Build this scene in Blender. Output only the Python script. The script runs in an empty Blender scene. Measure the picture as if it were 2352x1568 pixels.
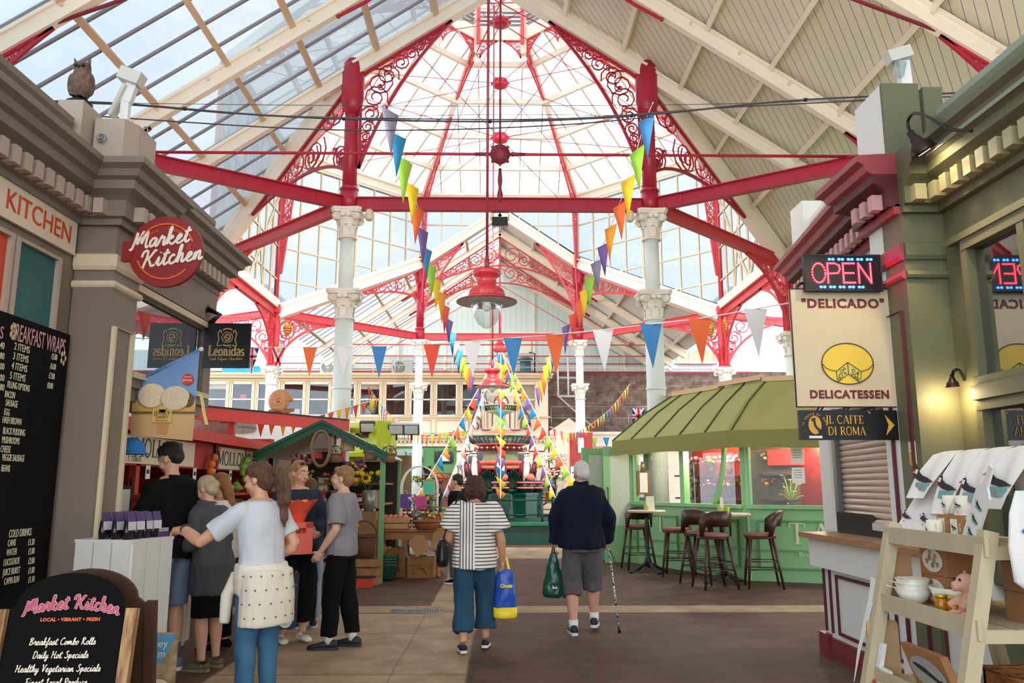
import bpy,bmesh,math,random
from mathutils import Vector,Matrix,noise
random.seed(7)
SC = bpy.context.scene
COL = SC.collection
PI = math.pi
# ------------------------------------------------------------------ camera, sky, exposure
TH,YAW,EYE = math.radians(10.15),math.radians(0.9),1.55
cam = bpy.data.cameras.new('camera'); cam.sensor_width = 36; cam.lens = 1850 / 2352 * 36
cam.clip_end = 300; cam.clip_start = .05
cam_o = bpy.data.objects.new('camera',cam); COL.objects.link(cam_o)
cam_o.location = (0,0,EYE); cam_o.rotation_euler = (PI / 2 + TH,0,-YAW)
SC.camera = cam_o
vs = SC.view_settings
vs.view_transform = 'Standard'; vs.look = 'None'; vs.gamma = 1; vs.use_curve_mapping = False
vs.exposure = 2.45
SC.cycles.max_bounces = 7; SC.cycles.diffuse_bounces = 4; SC.cycles.glossy_bounces = 3
SC.cycles.transmission_bounces = 5; SC.cycles.transparent_max_bounces = 14
SC.cycles.caustics_reflective = False; SC.cycles.caustics_refractive = False
SC.cycles.sample_clamp_indirect = 6
w = bpy.data.worlds.new('overcast_sky'); SC.world = w; w.use_nodes = True
nt = w.node_tree; bg = nt.nodes['Background']
tc = nt.nodes.new('ShaderNodeTexCoord'); nz = nt.nodes.new('ShaderNodeTexNoise'); rp = nt.nodes.new('ShaderNodeValToRGB')
nz.inputs['Scale'].default_value = 2.2; nz.inputs['Detail'].default_value = 5; nz.inputs['Roughness'].default_value = .55
rp.color_ramp.elements[0].position = .36; rp.color_ramp.elements[0].color = (.74,.87,1.0,1)
rp.color_ramp.elements[1].position = .62; rp.color_ramp.elements[1].color = (1.0,1.0,1.0,1)
nt.links.new(tc.outputs['Generated'],nz.inputs['Vector']); nt.links.new(nz.outputs['Fac'],rp.inputs['Fac'])
nt.links.new(rp.outputs['Color'],bg.inputs['Color']); bg.inputs['Strength'].default_value = .78
# ------------------------------------------------------------------ materials
def lin(h):
 if isinstance(h,str):
  h = h.lstrip('#'); c = [int(h[i:i + 2],16) / 255 for i in (0,2,4)]
 else: c = [x / 255 for x in h]
 return tuple((x / 12.92 if x <= .04045 else ((x + .055) / 1.055) ** 2.4) for x in c) + (1,)
MATS = {}
def mat(name,col,rough=.55,metal=0,var=0,scale=6,bump=0,bscale=None,emit=0,alpha=None,spec=None,col2=None,trans=0,stretch=None,sub=0):
 """procedural paint / cloth / metal: optional noise variation between col and col2, optional bump"""
 if name in MATS: return MATS[name]
 if name.startswith('hair'): bump,bscale,stretch,scale = 1,110,(1,1,.12),70
 m = bpy.data.materials.new(name); m.use_nodes = True; t = m.node_tree; N = t.nodes; L = t.links
 b = N['Principled BSDF']; c = lin(col)
 b.inputs['Base Color'].default_value = c; b.inputs['Roughness'].default_value = rough; b.inputs['Metallic'].default_value = metal
 if spec is not None: b.inputs['Specular IOR Level'].default_value = spec
 if trans: b.inputs['Transmission Weight'].default_value = trans
 if emit: b.inputs['Emission Color'].default_value = c; b.inputs['Emission Strength'].default_value = emit
 if var or bump:
  co = N.new('ShaderNodeTexCoord'); src = co.outputs['Object']
  if stretch:
   mp = N.new('ShaderNodeMapping'); mp.inputs['Scale'].default_value = stretch; L.new(src,mp.inputs['Vector']); src = mp.outputs['Vector']
 if var:
  n = N.new('ShaderNodeTexNoise'); n.inputs['Scale'].default_value = scale; n.inputs['Detail'].default_value = 4; L.new(src,n.inputs['Vector'])
  r = N.new('ShaderNodeValToRGB'); r.color_ramp.elements[0].position = .3; r.color_ramp.elements[1].position = .7
  c2 = lin(col2) if col2 else tuple(x * (1 - var) for x in c[:3]) + (1,)
  r.color_ramp.elements[0].color = c2; r.color_ramp.elements[1].color = c
  L.new(n.outputs['Fac'],r.inputs['Fac']); L.new(r.outputs['Color'],b.inputs['Base Color'])
 if bump:
  n2 = N.new('ShaderNodeTexNoise'); n2.inputs['Scale'].default_value = bscale or scale * 4; n2.inputs['Detail'].default_value = 3; L.new(src,n2.inputs['Vector'])
  bp = N.new('ShaderNodeBump'); bp.inputs['Strength'].default_value = bump; bp.inputs['Distance'].default_value = .02
  L.new(n2.outputs['Fac'],bp.inputs['Height']); L.new(bp.outputs['Normal'],b.inputs['Normal'])
 MATS[name] = m; return m
def glass(name,tint=(1,1,1),gloss=.12,rough=.02,frost=0,fac=.5):
 """pane: mostly clear, a little mirror; frost adds a diffusing share"""
 if name in MATS: return MATS[name]
 m = bpy.data.materials.new(name); m.use_nodes = True; t = m.node_tree; N = t.nodes; L = t.links; N.remove(N['Principled BSDF'])
 tr = N.new('ShaderNodeBsdfTransparent'); tr.inputs['Color'].default_value = tuple(tint) + (1,)
 gl = N.new('ShaderNodeBsdfGlossy'); gl.inputs['Roughness'].default_value = rough; gl.inputs['Color'].default_value = (.9,.95,1,1)
 mx = N.new('ShaderNodeMixShader'); out = N['Material Output']
 fr = N.new('ShaderNodeLayerWeight'); fr.inputs['Blend'].default_value = .3
 mth = N.new('ShaderNodeMath'); mth.operation = 'MULTIPLY_ADD'; mth.inputs[1].default_value = fac; mth.inputs[2].default_value = gloss
 L.new(fr.outputs['Facing'],mth.inputs[0]); L.new(mth.outputs[0],mx.inputs['Fac'])
 base = tr.outputs[0]
 if frost:
  tl = N.new('ShaderNodeBsdfTranslucent'); tl.inputs['Color'].default_value = tuple(tint) + (1,)
  m2 = N.new('ShaderNodeMixShader'); m2.inputs['Fac'].default_value = frost
  L.new(tr.outputs[0],m2.inputs[1]); L.new(tl.outputs[0],m2.inputs[2]); base = m2.outputs[0]
 L.new(base,mx.inputs[1]); L.new(gl.outputs[0],mx.inputs[2]); L.new(mx.outputs[0],out.inputs['Surface'])
 MATS[name] = m; return m
def nodes_mat(name,rough=.6):
 m = bpy.data.materials.new(name); m.use_nodes = True; MATS[name] = m
 b = m.node_tree.nodes['Principled BSDF']; b.inputs['Roughness'].default_value = rough
 return m,m.node_tree.nodes,m.node_tree.links,b
def boards_mat(name,col,gap,axis,pitch,rough=.6,gapw=.07,col2=None):
 """tongue-and-groove boarding: dark joints every `pitch` metres along axis ('X','Y','Z' of the object)"""
 if name in MATS: return MATS[name]
 m,N,L,b = nodes_mat(name,rough)
 tcn = N.new('ShaderNodeTexCoord')
 sp = N.new('ShaderNodeVectorMath'); sp.operation = 'DOT_PRODUCT'; L.new(tcn.outputs['Object'],sp.inputs[0])
 sp.inputs[1].default_value = axis if isinstance(axis,tuple) else {'X': (1,0,0),'Y': (0,1,0),'Z': (0,0,1)}[axis]
 d = N.new('ShaderNodeMath'); d.operation = 'DIVIDE'; d.inputs[1].default_value = pitch; L.new(sp.outputs['Value'],d.inputs[0])
 f = N.new('ShaderNodeMath'); f.operation = 'FRACT'; L.new(d.outputs[0],f.inputs[0])
 g = N.new('ShaderNodeMath'); g.operation = 'LESS_THAN'; g.inputs[1].default_value = gapw; L.new(f.outputs[0],g.inputs[0])
 nz = N.new('ShaderNodeTexNoise'); nz.inputs['Scale'].default_value = 1.2; nz.inputs['Detail'].default_value = 5; L.new(tcn.outputs['Object'],nz.inputs['Vector'])
 mx0 = N.new('ShaderNodeMix'); mx0.data_type = 'RGBA'; mx0.inputs[6].default_value = lin(col); mx0.inputs[7].default_value = lin(col2 or col); L.new(nz.outputs['Fac'],mx0.inputs[0])
 mx = N.new('ShaderNodeMix'); mx.data_type = 'RGBA'; L.new(mx0.outputs[2],mx.inputs[6]); mx.inputs[7].default_value = lin(gap); L.new(g.outputs[0],mx.inputs[0])
 L.new(mx.outputs[2],b.inputs['Base Color'])
 bp = N.new('ShaderNodeBump'); bp.invert = True; bp.inputs['Strength'].default_value = .6; bp.inputs['Distance'].default_value = .01
 L.new(g.outputs[0],bp.inputs['Height']); L.new(bp.outputs['Normal'],b.inputs['Normal'])
 return m
# ------------------------------------------------------------------ mesh building
V = Vector
def frame_of(d,hint=None):
 d = V(d).normalized(); h = V(hint) if hint else (V((0,0,1)) if abs(d.z) < .95 else V((1,0,0)))
 u = h.cross(d)
 if u.length < 1e-6: u = V((1,0,0)).cross(d)
 u.normalize(); return u,d.cross(u).normalized(),d
class MB:
 def __init__(s): s.v = []; s.f = []; s.m = []; s.sm = []; s.mi = 0; s.smooth = False
 def add(s,vs,fs,smooth=None):
  o = len(s.v); s.v += [tuple(x) for x in vs]
  sm = s.smooth if smooth is None else smooth
  for f in fs: s.f.append([o + i for i in f]); s.m.append(s.mi); s.sm.append(sm)
  return s
 def use(s,i): s.mi = i; return s
 def box(s,c,d,rz=0,R=None):
  hx,hy,hz = d[0] / 2,d[1] / 2,d[2] / 2; c = V(c)
  M = R if R is not None else Matrix.Rotation(rz,3,'Z')
  vs = [c + M @ V((x * hx,y * hy,z * hz)) for z in (-1,1) for y in (-1,1) for x in (-1,1)]
  return s.add(vs,[(0,2,3,1),(4,5,7,6),(0,1,5,4),(2,6,7,3),(0,4,6,2),(1,3,7,5)],False)
 def bb(s,a,b):
  a,b = V(a),V(b); return s.box((a + b) / 2,[abs(x) for x in (b - a)])
 def bar(s,a,b,wd,ht,up=None):
  """rectangular bar from a to b: wd across, ht along `up`"""
  a,b = V(a),V(b); u,v,d = frame_of(b - a,up)
  vs = [p + u * (sx * wd / 2) + v * (sz * ht / 2) for p in (a,b) for sx,sz in ((-1,-1),(1,-1),(1,1),(-1,1))]
  return s.add(vs,[(3,2,1,0),(4,5,6,7),(0,1,5,4),(1,2,6,5),(2,3,7,6),(3,0,4,7)],False)
 def cyl(s,a,b,r0,r1=None,n=12,caps=True,smooth=True):
  r1 = r0 if r1 is None else r1; a,b = V(a),V(b); u,v,d = frame_of(b - a)
  vs = []
  for p,r in ((a,r0),(b,r1)):
   vs += [p + u * (r * math.cos(2 * PI * i / n)) + v * (r * math.sin(2 * PI * i / n)) for i in range(n)]
  s.add(vs,[(i,(i + 1) % n,n + (i + 1) % n,n + i) for i in range(n)],smooth)
  if caps:
   o = len(s.v) - 2 * n
   for f in ([o + i for i in range(n)][::-1],[o + n + i for i in range(n)]): s.f.append(f); s.m.append(s.mi); s.sm.append(False)
  return s
 def tube(s,pts,r,n=6,closed=False,flat=None,up=None,smooth=True):
  """round (or flat: (half across, half along up)) tube along a polyline; r may be a list"""
  pts = [V(p) for p in pts]; k = len(pts); rows = []; pu = None
  for i,p in enumerate(pts):
   d = (pts[(i + 1) % k] - pts[i - 1]) if closed else (pts[min(i + 1,k - 1)] - pts[max(i - 1,0)])
   if d.length < 1e-9: d = V((0,0,1))
   d.normalize()
   if up is not None: u = V(up).cross(d)
   elif pu is None: u = frame_of(d)[0]
   else: u = pu - d * pu.dot(d)
   if u.length < 1e-6: u = frame_of(d)[0]
   u.normalize(); pu = u; v = d.cross(u); rr = r[i] if isinstance(r,(list,tuple)) else r
   if flat: rows.append([p + u * (a * flat[0]) + v * (b * flat[1]) for a,b in ((-1,-1),(1,-1),(1,1),(-1,1))])
   else: rows.append([p + u * (rr * math.cos(2 * PI * j / n)) + v * (rr * math.sin(2 * PI * j / n)) for j in range(n)])
  m = len(rows[0]); vs = [x for q in rows for x in q]; fs = []
  for i in range(k if closed else k - 1):
   a,b = i * m,((i + 1) % k) * m
   fs += [(a + j,a + (j + 1) % m,b + (j + 1) % m,b + j) for j in range(m)]
  if not closed: fs += [tuple(range(m))[::-1],tuple((k - 1) * m + j for j in range(m))]
  return s.add(vs,fs,smooth and not flat)
 def lathe(s,prof,c=(0,0,0),n=20,smooth=True,ax=None,a0=0,mod=None):
  """prof: [(r, z)], around vertical axis at c (or axis ax); mod(angle)->radius factor"""
  c = V(c); R = V((0,0,1)).rotation_difference(V(ax)).to_matrix() if ax else Matrix.Identity(3); vs = []
  for r,z in prof:
   for i in range(n):
    a = a0 + 2 * PI * i / n; q = r * (mod(a) if mod else 1)
    vs.append(c + R @ V((q * math.cos(a),q * math.sin(a),z)))
  fs = [(k * n + i,k * n + (i + 1) % n,(k + 1) * n + (i + 1) % n,(k + 1) * n + i) for k in range(len(prof) - 1) for i in range(n)]
  s.add(vs,fs,smooth); o = len(s.v) - len(vs)
  if prof[0][0] > 1e-4: s.f.append([o + i for i in range(n)][::-1]); s.m.append(s.mi); s.sm.append(False)
  if prof[-1][0] > 1e-4: s.f.append([o + (len(prof) - 1) * n + i for i in range(n)]); s.m.append(s.mi); s.sm.append(False)
  return s
 def ball(s,c,r,nu=10,nv=7,R=None):
  c = V(c); r = (r,r,r) if not isinstance(r,(tuple,list)) else r; vs = [c + (R @ V((0,0,-r[2])) if R else V((0,0,-r[2])))]
  for j in range(1,nv):
   t = -PI / 2 + PI * j / nv
   for i in range(nu):
    a = 2 * PI * i / nu; p = V((r[0] * math.cos(t) * math.cos(a),r[1] * math.cos(t) * math.sin(a),r[2] * math.sin(t)))
    vs.append(c + (R @ p if R else p))
  vs.append(c + (R @ V((0,0,r[2])) if R else V((0,0,r[2])))); e = len(vs) - 1
  fs = [(0,1 + (i + 1) % nu,1 + i) for i in range(nu)]
  for j in range(nv - 2):
   a = 1 + j * nu; fs += [(a + i,a + (i + 1) % nu,a + nu + (i + 1) % nu,a + nu + i) for i in range(nu)]
  a = 1 + (nv - 2) * nu; fs += [(a + i,a + (i + 1) % nu,e) for i in range(nu)]
  return s.add(vs,fs,True)
 def poly(s,pts,n=None,t=0):
  """flat polygon through pts, thickened by t along n (or its own normal)"""
  pts = [V(p) for p in pts]
  if not t: return s.add(pts,[tuple(range(len(pts)))],False)
  if n is None: n = (pts[1] - pts[0]).cross(pts[2] - pts[1])
  n = V(n).normalized() * t; k = len(pts); vs = pts + [p + n for p in pts]
  return s.add(vs,[tuple(range(k))[::-1],tuple(range(k,2 * k))] + [(i,(i + 1) % k,k + (i + 1) % k,k + i) for i in range(k)],False)
 def loft(s,secs,n=16,smooth=True,caps=True):
  """secs: (centre, rx, ry[, axis direction, x hint]) ellipses joined into a skin"""
  vs = []
  for q in secs:
   c,rx,ry = V(q[0]),q[1],q[2]; d = V(q[3]).normalized() if len(q) > 3 and q[3] is not None else V((0,0,1)); h = V(q[4]) if len(q) > 4 else V((1,0,0))
   u = (h - d * h.dot(d)).normalized(); v = d.cross(u)
   vs += [c + u * (rx * math.cos(2 * PI * i / n)) + v * (ry * math.sin(2 * PI * i / n)) for i in range(n)]
  k = len(secs); fs = [(a * n + i,a * n + (i + 1) % n,(a + 1) * n + (i + 1) % n,(a + 1) * n + i) for a in range(k - 1) for i in range(n)]
  if caps: fs += [tuple(range(n))[::-1],tuple((k - 1) * n + i for i in range(n))]
  return s.add(vs,fs,smooth)
 def mesh(s,name,mats):
  me = bpy.data.meshes.new(name); me.from_pydata(s.v,[],s.f)
  for m in (mats if isinstance(mats,(list,tuple)) else [mats]): me.materials.append(m)
  if s.m and max(s.m): me.polygons.foreach_set('material_index',s.m)
  me.polygons.foreach_set('use_smooth',s.sm); me.update(); return me
 def build(s,name,mats,parent=None,loc=None,**kw):
  o = bpy.data.objects.new(name,s.mesh(name,mats)); COL.objects.link(o)
  if loc is not None: o.location = loc
  if parent: o.parent = parent
  return tag(o,**kw)
def tag(o,label=None,cat=None,group=None,kind=None):
 if label: o['label'] = label
 if cat: o['category'] = cat
 if group: o['group'] = group
 if kind: o['kind'] = kind
 return o
def thing(name,label,cat,loc=(0,0,0),rz=0,group=None):
 o = bpy.data.objects.new(name,None); o.empty_display_size = .1; COL.objects.link(o)
 o.location = loc; o.rotation_euler = (0,0,rz); return tag(o,label,cat,group)
def dup(root,loc=None,rz=None,label=None,group=None,scale=None):
 def cp(o,par):
  c = o.copy(); COL.objects.link(c)
  if par: c.parent = par
  for ch in list(o.children): cp(ch,c)
  return c
 r = cp(root,None)
 if loc is not None: r.location = loc
 if rz is not None: r.rotation_euler = (0,0,rz)
 if scale: r.scale = (scale,) * 3 if not isinstance(scale,tuple) else scale
 if label: r['label'] = label
 if group: r['group'] = group
 return r
def recalc(me):
 b = bmesh.new(); b.from_mesh(me); bmesh.ops.recalc_face_normals(b,faces=b.faces); b.to_mesh(me); b.free(); return me
def blob(mb,name,mats,voxel=.012,smooth=4,parent=None,disp=None,extra=None,loc=None,dec=None,**kw):
 """fuse everything in mb into one continuous skin (voxel remesh + smoothing); disp(co,no)->offset; extra: MB joined afterwards unfused"""
 me = recalc(mb.mesh(name + '_tmp',[])); o = bpy.data.objects.new('tmp',me); COL.objects.link(o)
 r = o.modifiers.new('r','REMESH'); r.mode = 'VOXEL'; r.voxel_size = voxel; r.use_smooth_shade = True
 if smooth: q = o.modifiers.new('s','SMOOTH'); q.factor = .5; q.iterations = smooth
 if dec: q = o.modifiers.new('d','DECIMATE'); q.ratio = dec
 dg = bpy.context.evaluated_depsgraph_get(); nm = bpy.data.meshes.new_from_object(o.evaluated_get(dg)); bpy.data.objects.remove(o); bpy.data.meshes.remove(me)
 nm.name = name
 if disp:
  cs = [(v.co.copy(),v.normal.copy()) for v in nm.vertices]
  for v,(c,n) in zip(nm.vertices,cs): v.co = c + n * disp(c,n)
 nm.materials.clear()
 for m in (mats if isinstance(mats,(list,tuple)) else [mats]): nm.materials.append(m)
 if extra and extra.v:
  b = bmesh.new(); b.from_mesh(nm); e = extra.mesh('e',mats); b.from_mesh(e); b.to_mesh(nm); b.free()
 nm.polygons.foreach_set('use_smooth',[True] * len(nm.polygons)); nm.update()
 ob = bpy.data.objects.new(name,nm); COL.objects.link(ob)
 if parent: ob.parent = parent
 if loc is not None: ob.location = loc
 return tag(ob,**kw)
def folds(amp,freq=9,stretch=(1,1,.45),seed=0):
 def f(c,n):
  p = V((c.x * stretch[0] * freq + seed,c.y * stretch[1] * freq,c.z * stretch[2] * freq)); q = noise.noise(p) + .5 * noise.noise(p * 2.1)
  return amp * q
 return f
# ------------------------------------------------------------------ lettering
def text(s,size,m,M,parent,name='lettering',ex=.003,sx=1,bold=0,align='CENTER',shear=0,space=1,bend=None):
 """flat raised lettering in the plane of matrix M (x right, y up, z out)"""
 cu = bpy.data.curves.new('t','FONT'); cu.body = s; cu.size = size; cu.extrude = ex; cu.align_x = align; cu.align_y = 'CENTER'; cu.offset = bold; cu.shear = shear; cu.space_character = space; cu.resolution_u = 3
 o = bpy.data.objects.new('t',cu); COL.objects.link(o); dg = bpy.context.evaluated_depsgraph_get(); dg.update()
 me = bpy.data.meshes.new_from_object(o.evaluated_get(dg)); bpy.data.objects.remove(o); bpy.data.curves.remove(cu)
 for v in me.vertices:
  v.co.x *= sx
  if bend: v.co.x,v.co.y = bend(v.co.x,v.co.y)
  v.co = M @ v.co
 me.materials.clear(); me.materials.append(m); me.name = name
 ob = bpy.data.objects.new(name,me); COL.objects.link(ob); ob.parent = parent; return ob
def plane_M(o,x,y):
 """matrix with origin o, x axis x, y axis y"""
 x,y = V(x).normalized(),V(y).normalized(); z = x.cross(y); M = Matrix((x,y,z)).transposed().to_4x4(); M.translation = V(o); return M
# serif capitals and small letters as strokes on a 1-high cell: (x0,y0,x1,y1,thick) and arcs
def _arc(cx,cy,rx,ry,a0,a1,k=14): return [(cx + rx * math.cos(math.radians(a0 + (a1 - a0) * i / k)),cy + ry * math.sin(math.radians(a0 + (a1 - a0) * i / k))) for i in range(k + 1)]
T_,t_ = .15,.055
SERIF = {
'T': (.8,[([(.4,0),(.4,1)],T_),([(.04,.97),(.76,.97)],t_),([(.05,.98),(.05,.78)],.05),([(.75,.98),(.75,.78)],.05),([(.25,.02),(.55,.02)],t_)]),
'A': (.86,[([(.08,0),(.42,1)],t_),([(.42,1),(.76,0)],T_),([(.2,.34),(.62,.34)],t_),([(0,.02),(.2,.02)],t_),([(.6,.02),(.9,.02)],t_)]),
'M': (1.0,[([(.1,0),(.1,1)],t_),([(.1,1),(.48,.1)],T_),([(.48,.1),(.86,1)],t_),([(.86,0),(.86,1)],T_),([(0,.02),(.22,.02)],t_),([(.72,.02),(1,.02)],t_),([(0,.98),(.15,.98)],t_),([(.82,.98),(1,.98)],t_)]),
'O': (.86,[(_arc(.42,.5,.36,.5,0,360,24),.1)]),
'L': (.66,[([(.16,0),(.16,1)],T_),([(.02,.98),(.32,.98)],t_),([(.02,.02),(.6,.02)],t_),([(.6,0),(.6,.26)],t_)]),
'Y': (.8,[([(.4,0),(.4,.46)],T_),([(.08,1),(.4,.45)],T_),([(.72,1),(.4,.45)],t_),([(0,.98),(.24,.98)],t_),([(.58,.98),(.82,.98)],t_),([(.26,.02),(.54,.02)],t_)]),
'S': (.62,[(_arc(.3,.74,.24,.25,20,270,14) + _arc(.3,.25,.26,.26,90,-160,14),.1),([(.54,.98),(.54,.74)],.04),([(.04,.02),(.04,.26)],.04)]),
'I': (.36,[([(.18,0),(.18,1)],T_),([(.03,.98),(.33,.98)],t_),([(.03,.02),(.33,.02)],t_)]),
'C': (.82,[(_arc(.44,.5,.38,.5,45,315,20),.1),([(.72,.98),(.72,.74)],.04)]),
'F': (.62,[([(.16,0),(.16,1)],T_),([(.02,.98),(.56,.98)],t_),([(.16,.52),(.45,.52)],t_),([(.56,1),(.56,.78)],t_),([(.02,.02),(.32,.02)],t_)]),
'E': (.66,[([(.16,0),(.16,1)],T_),([(.02,.98),(.58,.98)],t_),([(.16,.52),(.46,.52)],t_),([(.02,.02),(.6,.02)],t_),([(.58,1),(.58,.78)],t_),([(.6,0),(.6,.24)],t_)]),
'D': (.86,[([(.16,0),(.16,1)],T_),([(.02,.98),(.36,.98)],t_),([(.02,.02),(.36,.02)],t_),(_arc(.34,.5,.44,.48,90,-90,16),.1)]),
'R': (.78,[([(.16,0),(.16,1)],T_),([(.02,.98),(.36,.98)],t_),(_arc(.34,.74,.26,.24,90,-90,12),.09),([(.16,.5),(.36,.5)],t_),([(.36,.5),(.74,0)],T_ * .9),([(.02,.02),(.3,.02)],t_)]),
'a': (.5,[(_arc(.22,.46,.17,.17,150,0,8) + [(.39,.04)],.09),(_arc(.23,.17,.18,.16,60,320,12),.08),([(.39,.02),(.48,.02)],t_)]),
'd': (.56,[(_arc(.25,.31,.2,.3,20,340,16),.085),([(.44,0),(.44,1)],.1),([(.32,.98),(.46,.98)],t_),([(.42,.02),(.54,.02)],t_)]),
'e': (.48,[([(.06,.34),(.42,.34)] + _arc(.24,.32,.19,.3,5,310,16),.085)]),
'h': (.6,[([(.14,0),(.14,1)],.11),([(.02,.98),(.16,.98)],t_),(_arc(.29,.42,.15,.19,170,0,10) + [(.44,0)],.1),([(.03,.02),(.25,.02)],t_),([(.34,.02),(.55,.02)],t_)]),
'i': (.3,[([(.15,0),(.15,.62)],.11),([(.03,.6),(.16,.6)],t_),([(.04,.02),(.27,.02)],t_),([(.15,.78),(.15,.89)],.12)]),
'l': (.3,[([(.15,0),(.15,1)],.11),([(.03,.98),(.16,.98)],t_),([(.04,.02),(.27,.02)],t_)]),
'n': (.6,[([(.14,0),(.14,.62)],.11),([(.02,.6),(.16,.6)],t_),(_arc(.29,.42,.15,.19,170,0,10) + [(.44,0)],.1),([(.03,.02),(.25,.02)],t_),([(.34,.02),(.55,.02)],t_)]),
'o': (.54,[(_arc(.26,.31,.2,.3,0,360,20),.09)]),
'r': (.42,[([(.14,0),(.14,.62)],.11),([(.02,.6),(.16,.6)],t_),(_arc(.3,.44,.15,.17,160,50,8),.1),([(.03,.02),(.27,.02)],t_)]),
's': (.42,[(_arc(.2,.46,.15,.15,30,270,10) + _arc(.2,.16,.16,.15,90,-150,10),.085)]),
"'": (.2,[([(.08,1),(.05,.78)],.1)]),' ': (.4,[]),'`': (0,[([(-.42,1.22),(-.3,1.1)],.06)]),
}
def strokes(lines,m,M,parent,name='lettering',ex=.003,sc=1,o=(0,0),sx=1):
 """lines: [(polyline, thick)] drawn as flat ribbons in plane M"""
 b = MB()
 k = 0
 for pl,th in lines:
  p3 = [V(((x + o[0]) * sc * sx,(y + o[1]) * sc,ex / 2 + (k + i) * 2e-5)) for i,(x,y) in enumerate(pl)]; k += len(pl)
  b.tube(p3,0,flat=(th * sc / 2,ex / 2),up=(0,0,1))
 b.v = [tuple(M @ V(v)) for v in b.v]
 return b.build(name,m,parent)
def serif(s,size,m,M,parent,sx=1,gap=.08,align='CENTER',name='lettering',bold=0,ex=.003):
 x = 0; L = []
 for ch in s:
  wd,st = SERIF[ch]
  for pl,th in st: L.append(([(x + a,b) for a,b in pl],th + bold))
  x += wd + (gap if ch != '`' else 0)
 x -= gap; off = -x / 2 if align == 'CENTER' else 0
 return strokes(L,m,M,parent,name,ex,size,(off,-.5),sx)
def spline(pts,k=6):
 """Catmull-Rom through 2-D/3-D pts"""
 P = [V((*p,0)) if len(p) == 2 else V(p) for p in pts]; out = []
 for i in range(len(P) - 1):
  a,b,c,d = P[max(i - 1,0)],P[i],P[i + 1],P[min(i + 2,len(P) - 1)]
  for j in range(k):
   t = j / k; out.append(.5 * ((2 * b) + (c - a) * t + (2 * a - 5 * b + 4 * c - d) * t * t + (3 * b - a - 3 * c + d) * t ** 3))
 out.append(P[-1]); return out
def sp2(pts,k=5): return [(p.x,p.y) for p in spline(pts,k)]
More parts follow.
